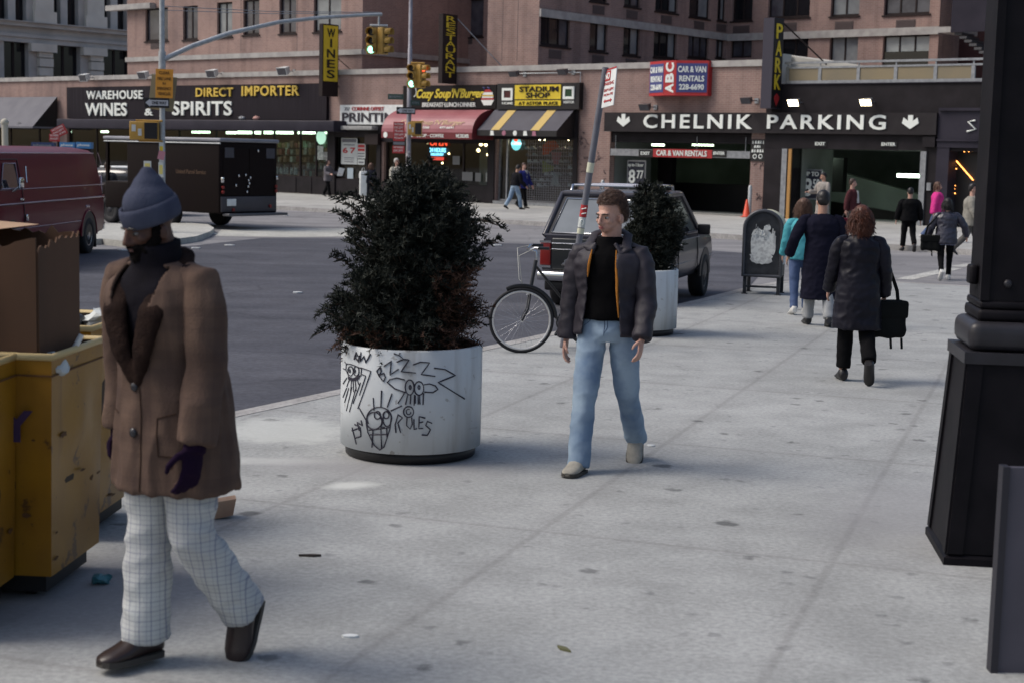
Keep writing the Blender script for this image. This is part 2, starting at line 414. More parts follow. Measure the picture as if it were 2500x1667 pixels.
# ================================================================== brick building
def brick_mat(name, c1, c2, cm):
    m = bpy.data.materials.new(name); m.use_nodes = True
    nt = m.node_tree; b = nt.nodes['Principled BSDF']; lk = nt.links.new; b.inputs['Roughness'].default_value = 0.9; b.inputs['Specular IOR Level'].default_value = 0.2
    tc = n_new(nt, 'ShaderNodeTexCoord'); sp = n_new(nt, 'ShaderNodeSeparateXYZ'); lk(tc.outputs['Object'], sp.inputs[0])
    ad = n_new(nt, 'ShaderNodeMath', operation='ADD'); lk(sp.outputs[0], ad.inputs[0]); lk(sp.outputs[1], ad.inputs[1])
    cb = n_new(nt, 'ShaderNodeCombineXYZ'); lk(ad.outputs[0], cb.inputs[0]); lk(sp.outputs[2], cb.inputs[1])
    br = n_new(nt, 'ShaderNodeTexBrick'); lk(cb.outputs[0], br.inputs[0])
    br.inputs['Color1'].default_value = (*c1, 1); br.inputs['Color2'].default_value = (*c2, 1); br.inputs['Mortar'].default_value = (*cm, 1)
    br.inputs['Scale'].default_value = 1.0; br.inputs['Brick Width'].default_value = 0.22; br.inputs['Row Height'].default_value = 0.075; br.inputs['Mortar Size'].default_value = 0.009
    no = n_new(nt, 'ShaderNodeTexNoise'); no.inputs['Scale'].default_value = 0.35; no.inputs['Detail'].default_value = 6; no.inputs['Roughness'].default_value = 0.7; lk(tc.outputs['Object'], no.inputs[0])
    r = n_new(nt, 'ShaderNodeValToRGB'); e = r.color_ramp.elements; e[0].position = 0.33; e[0].color = (0.74, 0.74, 0.76, 1); e[1].position = 0.66; e[1].color = (1.1, 1.06, 1.03, 1); lk(no.outputs[0], r.inputs[0])
    mx = n_new(nt, 'ShaderNodeMix', data_type='RGBA', blend_type='MULTIPLY'); mx.inputs[0].default_value = 1; lk(br.outputs[0], mx.inputs[6]); lk(r.outputs[0], mx.inputs[7])
    # streaks that run down from the ledges
    mp = n_new(nt, 'ShaderNodeMapping'); mp.inputs['Scale'].default_value = (1.6, 1.6, 0.12); lk(tc.outputs['Object'], mp.inputs[0])
    n3 = n_new(nt, 'ShaderNodeTexNoise'); n3.inputs['Scale'].default_value = 1.4; n3.inputs['Detail'].default_value = 5; lk(mp.outputs[0], n3.inputs[0])
    r3 = n_new(nt, 'ShaderNodeValToRGB'); e = r3.color_ramp.elements; e[0].position = 0.36; e[0].color = (0.78, 0.77, 0.77, 1); e[1].position = 0.52; e[1].color = (1, 1, 1, 1); lk(n3.outputs[0], r3.inputs[0])
    m2 = n_new(nt, 'ShaderNodeMix', data_type='RGBA', blend_type='MULTIPLY'); m2.inputs[0].default_value = 0.8; lk(mx.outputs[2], m2.inputs[6]); lk(r3.outputs[0], m2.inputs[7])
    lk(m2.outputs[2], b.inputs['Base Color'])
    return m
M_brick = brick_mat('pink_brick', (0.315, 0.212, 0.188), (0.27, 0.18, 0.16), (0.33, 0.27, 0.245))
M_stone = mat('grey_ledge', (0.40, 0.385, 0.365), 0.85, c2=(0.30, 0.285, 0.275), scale=3.0)
M_brown = mat('dark_brown_frame', (0.022, 0.015, 0.015), 0.6, spec=0.2)
M_dark = mat('near_black_panel', (0.009, 0.007, 0.009), 0.6, c2=(0.016, 0.013, 0.016), scale=2.0, spec=0.2)
M_navy = mat('dark_blue_panel', (0.018, 0.016, 0.026), 0.55, c2=(0.027, 0.024, 0.036), scale=1.2, spec=0.2)
M_pane_dark = mat('dark_window_glass', (0.012, 0.012, 0.015), 0.06, spec=0.5)
M_pane_grey = mat('grey_window_glass', (0.09, 0.09, 0.105), 0.10, spec=0.5, c2=(0.045, 0.043, 0.055), scale=1.3)  # grey of the reflected sky put into the pane colour
M_pane_pale = mat('curtained_window_glass', (0.24, 0.255, 0.26), 0.12, spec=0.5, c2=(0.17, 0.18, 0.19), scale=1.6)  # curtain grey and reflected sky both put into the pane colour
M_blind = mat('pale_blind', (0.36, 0.385, 0.38), 0.3, c2=(0.29, 0.31, 0.31), scale=2.0)
M_curt = mat('pale_curtain', (0.42, 0.38, 0.39), 0.8, c2=(0.3, 0.27, 0.29), scale=9, stretch=(1, 1, 0.05))
M_grille = mat('brown_vent', (0.10, 0.075, 0.073), 0.7)
M_glass = glass('shop_glass')
M_metal = mat('grey_metal', (0.33, 0.345, 0.37), 0.35, 0.6, c2=(0.24, 0.25, 0.27), scale=8)
M_galv = mat('galvanised_steel', (0.46, 0.48, 0.49), 0.45, 0.35, c2=(0.36, 0.38, 0.39), scale=10)
M_white = mat('white_paint', (0.72, 0.74, 0.73), 0.5, c2=(0.62, 0.64, 0.63), scale=5)
M_letter = mat('white_letters', (0.74, 0.77, 0.73), 0.5)
M_yellow = mat('yellow_sign', (0.72, 0.54, 0.035), 0.45, c2=(0.64, 0.47, 0.03), scale=3)
M_gold = mat('gold_letters', (0.62, 0.43, 0.07), 0.5)
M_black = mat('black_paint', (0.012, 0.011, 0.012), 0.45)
M_red = mat('red_paint', (0.42, 0.028, 0.03), 0.5, c2=(0.36, 0.024, 0.028), scale=4)
M_blue = mat('blue_paint', (0.055, 0.065, 0.20), 0.5)
M_tube = emis('fluorescent_tube', (0.80, 1.0, 0.70), 4.0)
M_warm = emis('warm_bulb', (1.0, 0.72, 0.36), 9.0)
M_room = mat('dim_interior', (0.10, 0.08, 0.07), 0.9)
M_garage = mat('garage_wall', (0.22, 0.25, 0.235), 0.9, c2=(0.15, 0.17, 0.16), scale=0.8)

ZTOP = 13.5
S = lambda u, y=0.0, v=200: L(u, v, y)[0]
Zf = lambda u, v, y=0.0: L(u, v, y)[1]

bld = thing('brick_building', 'pink brick apartment building with shops and a parking garage along its ground floor', 'building', FO, FANG)
def wall_holes(mb, a0, a1, z0, z1, holes, y, depth):
    xs = sorted({a0, a1, *[h[0] for h in holes], *[h[1] for h in holes]}); zs = sorted({z0, z1, *[h[2] for h in holes], *[h[3] for h in holes]})
    xs = [x for x in xs if a0 <= x <= a1]; zs = [z for z in zs if z0 <= z <= z1]
    for i in range(len(xs) - 1):
        for j in range(len(zs) - 1):
            cx, cz = (xs[i] + xs[i + 1]) / 2, (zs[j] + zs[j + 1]) / 2
            if any(h[0] < cx < h[1] and h[2] < cz < h[3] for h in holes): continue
            mb.quad((xs[i], y, zs[j]), (xs[i + 1], y, zs[j]), (xs[i + 1], y, zs[j + 1]), (xs[i], y, zs[j + 1]))
    for h0, h1, h2, h3 in holes:
        h1, h3, h0, h2 = min(h1, a1), min(h3, z1), max(h0, a0), max(h2, z0); d = y + depth
        mb.quad((h0, y, h2), (h0, y, h3), (h0, d, h3), (h0, d, h2)); mb.quad((h1, y, h2), (h1, d, h2), (h1, d, h3), (h1, y, h3))
        mb.quad((h0, y, h2), (h0, d, h2), (h1, d, h2), (h1, y, h2)); mb.quad((h0, y, h3), (h1, y, h3), (h1, d, h3), (h0, d, h3))

def tower_window(a0, a1, z0, z1, y, panes, T=None, sill=True, curtain=None, deep=0.16):
    """a window in a hole of the wall: frame, one pane per light, sill; T turns it onto another wall"""
    f = MB(); f.T = T or Matrix.Identity(4); n = len(panes); w = 0.07; yy = y + deep
    f.box(a0, a0 + w, yy - 0.05, yy + 0.05, z0, z1); f.box(a1 - w, a1, yy - 0.05, yy + 0.05, z0, z1)
    f.box(a0 + w, a1 - w, yy - 0.05, yy + 0.05, z0, z0 + w * 1.3); f.box(a0 + w, a1 - w, yy - 0.05, yy + 0.05, z1 - w, z1)
    for k in range(1, n):
        x = a0 + (a1 - a0) * k / n; f.box(x - w / 2, x + w / 2, yy - 0.045, yy + 0.045, z0 + w * 1.3, z1 - w)
    if sill: f.box(a0 - 0.06, a1 + 0.06, y - 0.06, yy - 0.052, z0 - 0.07, z0 - 0.002)
    fo = part('window', f, M_brown, bld)
    for k, pm in enumerate(panes):
        x0, x1 = a0 + (a1 - a0) * k / n + w / 2 + 0.003, a0 + (a1 - a0) * (k + 1) / n - w / 2 - 0.003
        p = MB(); p.T = f.T; p.box(x0, x1, yy - 0.012, yy + 0.012, z0 + w * 1.3 + 0.003, z1 - w - 0.003); part('pane', p, pm, fo)
    return fo
def vent(a0, a1, z0, z1, y, T=None):
    g = MB(); g.T = T or Matrix.Identity(4)
    g.box(a0, a1, y - 0.02, y + 0.1, z0, z1)
    k = 0
    while z0 + 0.03 + k * 0.06 < z1 - 0.04:
        g.box(a0 + 0.03, a1 - 0.03, y - 0.035, y - 0.0205, z0 + 0.03 + k * 0.06, z0 + 0.06 + k * 0.06); k += 1
    part('vent', g, M_grille, bld)
D_, G_, P_, B_ = M_pane_dark, M_pane_grey, M_pane_pale, M_blind

# --- left wing, slightly behind the shop front
YL = 0.6
sw0, sw1 = S(311, YL, 150), S(885, YL, 60)
zp = Zf(850, 172); ZU = zp - 0.21                        # top of the shop-front parapet
wl = [(355, 30, 410, 101, [G_]), (447, 22, 483, 98, [G_, G_]), (530, 10, 567, 91, [P_, P_]), (594, 2, 633, 86, [G_, G_]), (682, 0, 723, 83, [G_, G_]), (766, -5, 833, 78, [P_, P_])]
mb = MB(); holes = []
for u0, v0, u1, v1, p in wl:
    s0, s1, z0, _ = box_px(u0, v0, u1, v1, YL); z1 = z0 + 1.62; holes.append((s0, s1, z0, z1)); tower_window(s0, s1, z0, z1, YL, p)
    holes.append((s0, s1, z0 + 3.0, z1 + 3.0)); tower_window(s0, s1, z0 + 3.0, z1 + 3.0, YL, p)
wall_holes(mb, sw0, sw1, ZU, ZTOP, holes, YL, 0.16)
YB1 = 7.5
mb.quad((sw0, YL, ZU), (sw0, YL, ZTOP), (sw0, 14, ZTOP), (sw0, 14, ZU))
mb.quad((sw1, YL, ZU), (sw1, YB1, ZU), (sw1, YB1, ZTOP), (sw1, YL, ZTOP))
# --- recessed bay with its window, and the projecting corner
sb0, sb1 = sw1, S(1190, 1.0, 80)
s0, s1, z0, z1 = box_px(1098, 5, 1180, 92, YB1); z1 = z0 + 1.75
wall_holes(mb, sb0, S(1190, YB1, 80) + 4, ZU, ZTOP, [(s0, s1, z0, z1)], YB1, 0.16); tower_window(s0, s1, z0, z1, YB1, [G_, G_])
YC = 1.0
sc1 = S(1315, YC, 80)
wall_holes(mb, sb1, sc1, ZU, ZTOP, [], YC, 0.1)
mb.quad((sb1, YC, ZU), (sb1, YC, ZTOP), (sb1, YB1, ZTOP), (sb1, YB1, ZU))
# --- court wall running back from the corner
Tc = Matrix(((0, -1, 0, sc1), (1, 0, 0, 0), (0, 0, 1, 0), (0, 0, 0, 1)))
YD = LS(1775, 90, sc1)[0]
hc = []
def court(u0, v0, u1, v1, p, up=False):
    um = (u0 + u1) / 2; vm = (v0 + v1) / 2
    a0, a1 = LS(u0, vm, sc1)[0], LS(u1, vm, sc1)[0]; z0 = LS(um, v1, sc1)[1]; z1 = z0 + 1.75 if up else LS(um, v0, sc1)[1]
    hc.append((a0, a1, z0, z1)); tower_window(a0, a1, z0, z1, 0, p, Tc, deep=0.14)
    vent((a0 + a1) / 2 - 0.4, (a0 + a1) / 2 + 0.4, z0 - 0.5, z0 - 0.15, 0, Tc)
court(1320, 32, 1392, 114, [D_, D_, G_]); court(1440, 52, 1483, 127, [D_, P_]); court(1522, 63, 1562, 137, [D_, P_])
court(1596, 74, 1652, 143, [D_, D_, P_]); court(1680, 86, 1730, 143, [G_, G_, G_]); court(1748, 98, 1768, 143, [G_, P_])
for q in ((1440, 0, 1483, 6, [D_, D_]), (1524, 0, 1563, 18, [D_, G_]), (1600, 0, 1655, 31, [D_, D_, P_]), (1683, 0, 1733, 45, [D_, P_]), (1752, 0, 1772, 52, [D_, P_])): court(*q, up=True)
mb.T = Tc; wall_holes(mb, YC, YD, ZU, ZTOP, hc, 0, 0.14); mb.T = Matrix.Identity(4)
# --- wall across the back of the court, up to the right end
sr1 = S(2292, YD, 80); hr = []
for u0, v0, u1, v1, p in ((1783, 98, 1835, 142, [G_, G_]), (1905, 90, 1973, 142, [D_, D_]), (2025, 88, 2094, 152, [P_, P_]), (2155, 86, 2268, 152, [B_, B_, B_]),
                          (1787, 0, 1837, 52, [D_, D_]), (1875, 0, 1977, 44, [G_, D_, D_]), (2028, 0, 2098, 40, [P_, P_]), (2158, 0, 2270, 36, [G_, G_, G_])):
    s0, s1, z0, z1 = box_px(u0, v0, u1, v1, YD)
    if v0 == 0: z1 = z0 + 1.95
    elif v1 > 145: z0 -= 0.25
    hr.append((s0, s1, z0, z1)); fo = tower_window(s0, s1, z0, z1, YD, p, sill=(v0 == 0), deep=0.2)
    if p[0] is B_:
        c = MB(); c.box(s0 + 0.05, s1 - 0.05, YD + 0.11, YD + 0.18, z0 + 0.05, z0 + 0.7); part('lower_panel', c, M_pane_dark, fo)
    if v0 == 0: vent((s0 + s1) / 2 - 0.45, (s0 + s1) / 2 + 0.45, z0 - 0.62, z0 - 0.22, YD)
wall_holes(mb, sc1, sr1, ZU, ZTOP, hr, YD, 0.2)
mb.quad((sr1, YD, ZU), (sr1, YD + 6, ZU), (sr1, YD + 6, ZTOP), (sr1, YD, ZTOP))
part('upper_wall', mb, M_brick, bld)
for u0, v0, u1, v1, y in ((368, 103, 390, 120, YL), (780, 84, 801, 98, YL), (1127, 93, 1153, 109, YB1)): vent(*box_px(u0, v0, u1, v1, y), y)
q = MB()
for u, y, v0, v1 in ((588, YL, 95, 128), (725, YL, 5, 128), (1262, YC, 0, 150), (1225, YC, 0, 150)):
    s_, z0_ = L(u, v1, y); q.box(s_ - 0.012, s_ + 0.012, y - 0.004, y - 0.001, z0_, ZTOP)
part('control_joint', q, M_grille, bld)
# --- stone bands
st = MB()
z0, z1 = Zf(600, 143, YL), Zf(600, 131, YL)
st.box(sw0 - 0.05, sw1 + 0.05, YL - 0.1, YL - 0.002, z0, z1); st.box(sw1 + 0.002, sw1 + 0.1, YL + 0.001, YB1 - 0.002, z0 - 0.001, z1 - 0.002)
za = LS(1540, 62, sc1)[1]; st.T = Tc; st.box(YC + 0.01, YD - 0.1, -0.09, -0.002, za - 0.14, za + 0.17); st.T = Matrix.Identity(4)
st.box(sc1 + 0.09, sr1 + 0.02, YD - 0.1, YD - 0.003, za - 0.16, za + 0.16)
st.box(S(311, YL, 20) - 1.4, S(380, YL, 20), YL - 0.35, YL - 0.003, Zf(330, 25, YL), Zf(330, 12, YL))
part('stone_band', st, M_stone, bld)

# --- ground floor
sA0, sA1 = S(-260, 0, 300), S(1874, 0, 300)
zk = zp - 0.2
B = {}
def hole(k, u0, v0, u1, v1, y=0.0):
    B[k] = box_px(u0, v0, u1, v1, y); return B[k]
hole('grey', -230, 305, 128, 470); hole('wine', 163, 300, 806, 425); hole('print', 812, 315, 925, 440); hole('cozy', 936, 325, 1206, 500); hole('stad', 1212, 322, 1410, 500); hole('gar1', 1487, 322, 1831, 540)
def gz(k, z): B[k] = (B[k][0], B[k][1], z, B[k][3])
gz('grey', 0.05); gz('cozy', 0.0); gz('stad', 0.12); gz('gar1', 0.0); gz('wine', 0.72); gz('print', 0.72)
mb = MB(); wall_holes(mb, sA0, sA1, 0.0, zk, list(B.values()), 0.0, 0.3)
mb.quad((sA1, 0, 0), (sA1, 1.0, 0), (sA1, 1.0, zk), (sA1, 0, zk))
for a, b_, h in ((sA0, sA1, zk),): mb.quad((a, 0, h), (b_, 0, h), (b_, YD, h), (a, YD, h))
part('shop_front_wall', mb, M_brick, bld)
cp = MB(); cp.box(sA0, S(1872), -0.09, 0.32, zk + 0.001, zp + 0.02)
part('parapet_coping', cp, M_stone, bld)
def room(name, k, depth, m, y0=0.31, grow=0.0, floorm=None):
    s0, s1, z0, z1 = B[k]; s0 -= grow; s1 += grow; r = MB(); a, b_ = y0, y0 + depth
    r.quad((s0, b_, z0), (s1, b_, z0), (s1, b_, z1), (s0, b_, z1)); r.quad((s0, a, z0), (s0, b_, z0), (s0, b_, z1), (s0, a, z1)); r.quad((s1, a, z0), (s1, a, z1), (s1, b_, z1), (s1, b_, z0))
    r.quad((s0, a, z0), (s1, a, z0), (s1, b_, z0), (s0, b_, z0)); r.quad((s0, a, z1), (s0, b_, z1), (s1, b_, z1), (s1, a, z1))
    return part(name, r, m, bld)
room('wine_shop_interior', 'wine', 5.0, M_room); room('print_shop_interior', 'print', 1.2, M_room); room('restaurant_interior', 'cozy', 5.0, M_room)
room('sports_shop_interior', 'stad', 2.2, M_room); room('corner_shop_interior', 'grey', 3.0, M_room)

# --- shop windows: frames, glass, sills
def shopfront(k, mull, sillh, fm, y=0.2, glassy=True, transom=None):
    s0, s1, z0, z1 = B[k]; f = MB(); w = 0.07
    f.box(s0 + 0.001, s0 + w, y - 0.05, y + 0.05, z0, z1 - 0.001); f.box(s1 - w, s1 - 0.001, y - 0.05, y + 0.05, z0, z1 - 0.001)
    f.box(s0 + w, s1 - w, y - 0.05, y + 0.05, z1 - w, z1 - 0.001); f.box(s0 + w, s1 - w, y - 0.06, y + 0.06, z0 + 0.001, z0 + w)
    for u in mull:
        x = S(u, 0, 380); f.box(x - w / 2, x + w / 2, y - 0.048, y + 0.048, z0 + w, z1 - w)
    fo = part('shop_window', f, fm, bld)
    if glassy:
        g = MB(); g.box(s0 + w, s1 - w, y - 0.006, y + 0.006, z0 + w, z1 - w); part('glass', g, M_glass, fo)
    return fo
shopfront('wine', (230, 330, 430, 520, 610, 662, 726, 765), 0.7, M_brown)
shopfront('print', (889,), 0.7, M_brown)
shopfront('cozy', (985, 1040, 1125), 0.0, M_brown)
shopfront('stad', (1232,), 0.0, M_metal)
shopfront('grey', (20, 90), 0.0, M_brown)
# dark knee walls and dark surrounds of the shops
kw = MB()
kw.box(S(140), S(811), -0.05, -0.003, 0.02, 0.74); kw.box(S(812), S(931), -0.05, -0.003, 0.02, 0.74)
for x in (176, 330, 480, 640, 724, 762, 806): kw.box(S(x, 0, 450) - 0.025, S(x, 0, 450) + 0.025, -0.075, -0.051, 0.02, 0.73)
for u in (808, 817, 928): kw.box(S(u, 0, 380) - 0.12, S(u, 0, 380) + 0.12, -0.11, -0.052, 0.025, Zf(820, 300))
part('knee_wall', kw, M_dark, bld)
hd = MB()
hd.box(S(812), S(934), -0.1, -0.002, Zf(870, 336), Zf(870, 304)); hd.box(S(936), S(1209), -0.06, -0.002, Zf(1070, 350), Zf(1070, 268))
hd.box(S(1212), S(1409), -0.06, -0.002, Zf(1310, 342), Zf(1310, 268)); hd.box(S(939), S(1206), -0.05, -0.0025, 0.01, Zf(1100, 450))
hd.box(S(1207, 0, 400) - 0.3, S(1207, 0, 400) + 0.06, -0.09, -0.061, 0.01, Zf(1207, 341)); hd.box(S(1402, 0, 400) - 0.02, S(1402, 0, 400) + 0.2, -0.09, -0.061, 0.01, Zf(1402, 270))
part('shop_surround', hd, M_dark, bld)
# things to be seen in the lit windows
def lit(name, boxes, m, y):
    q = MB()
    for u0, v0, u1, v1 in boxes:
        s0, s1, z0, z1 = box_px(u0, v0, u1, v1, y); q.box(s0, s1, y, y + 0.08, z0, z1)
    return part(name, q, m, bld)
for i, b in enumerate(((468, 321, 486, 326), (489, 321, 510, 326), (552, 322, 575, 328), (579, 321, 634, 328), (644, 321, 661, 328), (665, 321, 713, 328), (727, 320, 762, 328), (766, 320, 795, 328), (170, 320, 178, 325), (246, 320, 262, 325))):
    lit('ceiling_tube', [b], M_tube, 0.75)
SHELF = [mat('stock_%s' % n, c, 0.7, c2=tuple(x * 0.45 for x in c), scale=9, detail=2) for n, c in (('tan', (0.30, 0.19, 0.13)), ('olive', (0.2, 0.19, 0.09)), ('grey', (0.3, 0.31, 0.3)), ('wine', (0.2, 0.07, 0.06)), ('green', (0.22, 0.34, 0.26)), ('white', (0.5, 0.54, 0.5)), ('brown', (0.16, 0.10, 0.08)))]
rs = random.Random(11)
mbs = [MB() for _ in SHELF]
for u in range(545, 805, 9):
    for v in (345, 362, 380, 398, 416):
        k = rs.choice((0, 0, 1, 2, 3, 6, 6, 5)) if u < 720 else rs.choice((0, 0, 6, 4, 2))
        h = rs.uniform(9, 17); s0, s1, z0, z1 = box_px(u, v + 16 - h, u + rs.uniform(5, 9), v + 16, 1.6); mbs[k].box(s0, s1, 1.5 + rs.uniform(0, 0.3), 2.0, z0, z1)
for i, q in enumerate(mbs):
    if q.v: part('shelf_goods', q, SHELF[i], bld)
q = MB()
for i in range(24):
    u = 668 + i * 2.4 + rs.uniform(-0.6, 0.6); s, _, z0, _ = box_px(u, 420, u + 1, 429, 0.6); q.lathe([(0.035, 0), (0.035, 0.2), (0.013, 0.26), (0.013, 0.32)], 8, (s, 0.6 + rs.uniform(0, 0.25), 0.83))
part('bottle_row', q, SHELF[5], bld)
def poster_on(name, u0, v0, u1, v1, m, y=0.12, lines=(), thick=0.01, parent=bld):
    s0, s1, z0, z1 = box_px(u0, v0, u1, v1, y); q = MB(); q.box(s0, s1, y, y + thick, z0, z1); ms = [m]
    for (a, b_, c, d, t, lm) in lines:
        ms.append(lm); W, H = s1 - s0, z1 - z0
        if t: put_text(q, t, s0 + W * a, s0 + W * c, z0 + H * b_, z0 + H * d, y - 0.001, len(ms) - 1, 0.03, depth=0.006)
        else: q.mat(len(ms) - 1).box(s0 + W * a, s0 + W * c, y - 0.006, y - 0.0005, z0 + H * b_, z0 + H * d)
    return part(name, q, ms, parent)
M_ink = mat('grey_ink', (0.16, 0.16, 0.18), 0.7)
M_poster = mat('white_poster', (0.55, 0.58, 0.56), 0.7, c2=(0.48, 0.5, 0.49), scale=4)
poster_on('poster', 833, 338, 872, 402, M_poster, lines=((0.06, 0.84, 0.94, 0.97, None, M_ink), (0.1, 0.42, 0.42, 0.64, '6', M_red), (0.56, 0.42, 0.9, 0.64, '7', M_red), (0.15, 0.72, 0.85, 0.76, None, M_ink), (0.2, 0.08, 0.8, 0.11, None, M_ink), (0.2, 0.16, 0.8, 0.18, None, M_ink), (0.2, 0.23, 0.8, 0.26, None, M_ink)))
poster_on('poster', 872.5, 352, 892, 388, M_poster, lines=((0.08, 0.74, 0.92, 0.94, None, M_red), (0.08, 0.5, 0.92, 0.68, None, M_red), (0.1, 0.3, 0.9, 0.38, None, M_ink), (0.1, 0.12, 0.9, 0.2, None, M_ink)))
poster_on('poster', 873, 390, 890, 403, M_poster, lines=((0.15, 0.3, 0.85, 0.6, None, M_ink),))
poster_on('poster', 848, 411, 862, 437, mat('pale_blue_card', (0.42, 0.5, 0.55), 0.7)); poster_on('poster', 876, 424, 890, 436, M_poster)
lit('shelf_goods', [(834, 404, 892, 440)], SHELF[0], 0.5)
poster_on('poster', 1128, 421, 1154, 442, mat('dull_poster', (0.16, 0.165, 0.165), 0.6)); poster_on('poster', 1160, 423, 1174, 444, mat('dull_poster', (0.16, 0.165, 0.165), 0.6)); poster_on('poster', 1186, 423, 1213, 445, mat('menu_card', (0.34, 0.36, 0.34), 0.7))
poster_on('poster', 1105, 382, 1122, 403, mat('dull_poster', (0.16, 0.165, 0.165), 0.6)); poster_on('paper', 775, 357, 789, 391, SHELF[5]); poster_on('paper', 789, 372, 800, 391, SHELF[2])
q = MB()
for u, v in ((1174, 353), (1186, 354), (1198, 355), (1168, 368), (1192, 379), (1080, 399), (1096, 376), (1047, 352)):
    s, z = L(u, v, 1.5); q.ball((s, 1.5, z), 0.08 if u > 1150 else 0.045, sub=1)
part('lamp_globe', q, M_warm, bld)
q = MB()
for u, v in ((1355, 338), (1388, 340), (1318, 341), (1330, 341), (1299, 339)):
    s, z = L(u, v, 0.9); q.ball((s, 0.9, z), 0.07 if u > 1340 else 0.045, sub=1)
part('lamp_globe', q, emis('shop_spot', (1.0, 0.8, 0.5), 45.0), bld)
# the sports shop: shelves of shoes behind a roll-down grille
shoe_m = [mat('shoe_stock_grey', (0.30, 0.30, 0.32), 0.7), mat('shoe_stock_white', (0.45, 0.46, 0.48), 0.7), mat('shoe_stock_dark', (0.12, 0.1, 0.11), 0.7)]
qs = [MB(), MB(), MB()]
for r_, v in enumerate((366, 382, 398, 413, 429, 444, 456)):
    for u in range(1290 + (r_ % 3) * 3, 1400, 15):
        if rs.random() < 0.12: continue
        s, z = L(u, v, 0.7); k = rs.randrange(3); q = qs[k]
        q.prism([(s - 0.13, z), (s + 0.15, z), (s + 0.15, z + 0.035), (s + 0.03, z + 0.065), (s - 0.03, z + 0.13), (s - 0.12, z + 0.12)], 0.62, 0.72, 'y')
for i, q in enumerate(qs): part('shoe_display', q, shoe_m[i], bld)
M_orange = mat('orange_cloth', (0.72, 0.11, 0.03), 0.7)
q = MB(); q.poly([(*L(u, v, 0.5),) and (L(u, v, 0.5)[0], 0.5, L(u, v, 0.5)[1]) for u, v in ((1324, 356), (1336, 346), (1354, 344), (1361, 350), (1365, 362), (1350, 366), (1338, 378), (1325, 379))]); part('orange_banner', q, M_orange, bld)
q = MB(); q.poly([(L(u, v, 0.52)[0], 0.52, L(u, v, 0.52)[1]) for u, v in ((1345, 372), (1372, 373), (1367, 388), (1363, 403), (1351, 402))]); part('pennant', q, mat('pink_cloth', (0.45, 0.16, 0.17), 0.7), bld)
q = MB(); q.poly([(L(u, v, 0.5)[0], 0.5, L(u, v, 0.5)[1]) for u, v in ((1324, 392), (1352, 408), (1352, 416), (1325, 424))]); part('pennant', q, mat('olive_cloth', (0.26, 0.27, 0.07), 0.7), bld)
q = MB(); q.poly([(L(u, v, 0.5)[0], 0.5, L(u, v, 0.5)[1]) for u, v in ((1353, 420), (1359, 422), (1367, 454), (1343, 454))]); part('pennant', q, mat('grey_cloth', (0.3, 0.31, 0.32), 0.7), bld)
q = MB(); s0, s1, z0, z1 = B['stad']; s0 = S(1284, 0, 420)
x = s0
while x < s1 - 0.08: q.box(x, x + 0.014, 0.1, 0.112, 0.14, z1 - 0.1); x += 0.12
z = 0.16
while z < z1 - 0.15: q.box(s0, s1 - 0.07, 0.113, 0.124, z, z + 0.014); z += 0.09 if z < 1.1 else 0.16
part('roll_down_grille', q, mat('grille_steel', (0.17, 0.17, 0.19), 0.5, 0.4), bld)
q = MB(); q.box(S(1214), S(1408), -0.12, 0.1, 0.004, 0.12); part('metal_sill', q, M_metal, bld)

# --- the garage: first opening, pier, second opening with dark cladding, terrace above
g0, g1, _, gz1 = B['gar1']
s20, s21 = S(1937, 0, 450), S(2254, 0, 450); zh = Zf(2100, 366)
r = MB(); ya, yb_, yc = 0.32, 2.7, 13.0; gl, gr = g0 - 9, s21 + 3; zc_ = gz1 + 0.02; fl = lambda y: 0.004 - 0.09 * (y - ya)
for a, b_, zt_ in ((g0, g1, gz1), (s20, s21, zh)):
    r.quad((a, ya, fl(ya)), (a, yb_, fl(yb_)), (a, yb_, zt_), (a, ya, zt_)); r.quad((b_, ya, fl(ya)), (b_, ya, zt_), (b_, yb_, zt_), (b_, yb_, fl(yb_)))
    r.quad((a, ya, fl(ya)), (b_, ya, fl(ya)), (b_, yb_, fl(yb_)), (a, yb_, fl(yb_))); r.quad((a, ya, zt_), (a, yb_, zt_), (b_, yb_, zt_), (b_, ya, zt_))
    r.quad((a, yb_, zt_), (a, yb_, zc_), (b_, yb_, zc_), (b_, yb_, zt_))
for a, b_ in ((gl, g0), (g1, s20), (s21, gr)): r.quad((a, yb_, fl(yb_)), (a, yb_, zc_), (b_, yb_, zc_), (b_, yb_, fl(yb_)))
r.quad((gl, yc, -1.3), (gr, yc, -1.3), (gr, yc, zc_), (gl, yc, zc_)); r.quad((gl, yb_, -1.3), (gl, yc, -1.3), (gl, yc, zc_), (gl, yb_, zc_)); r.quad((gr, yb_, -1.3), (gr, yb_, zc_), (gr, yc, zc_), (gr, yc, -1.3))
r.quad((gl, yb_, fl(yb_)), (gr, yb_, fl(yb_)), (gr, yc, fl(yc)), (gl, yc, fl(yc))); r.quad((gl, yb_, zc_), (gl, yc, zc_), (gr, yc, zc_), (gr, yb_, zc_))
part('garage_interior', r, M_garage, bld)
q = MB(); q.box(g0, g1, 0.1, 0.3, Zf(1650, 350), gz1 - 0.002)
z = Zf(1650, 349)
while z < gz1 - 0.06: q.box(g0 + 0.01, g1 - 0.01, 0.075, 0.0995, z, z + 0.05); z += 0.09
part('roller_shutter', q, M_dark, bld)
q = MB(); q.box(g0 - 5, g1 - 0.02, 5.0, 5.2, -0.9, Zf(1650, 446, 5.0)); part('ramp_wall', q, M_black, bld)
q = MB()
for u0, u1 in ((1493, 1524), (1606, 1640)):
    s0, s1, z0, z1 = box_px(u0, 385, u1, 440, 3.5); q = MB(); q.box(s0, s1, 3.5, 3.8, z0 - 1.2, z1); part('garage_post', q, M_dark, bld)
q = MB()  # ramp inside, climbing to the left, with a lit tube
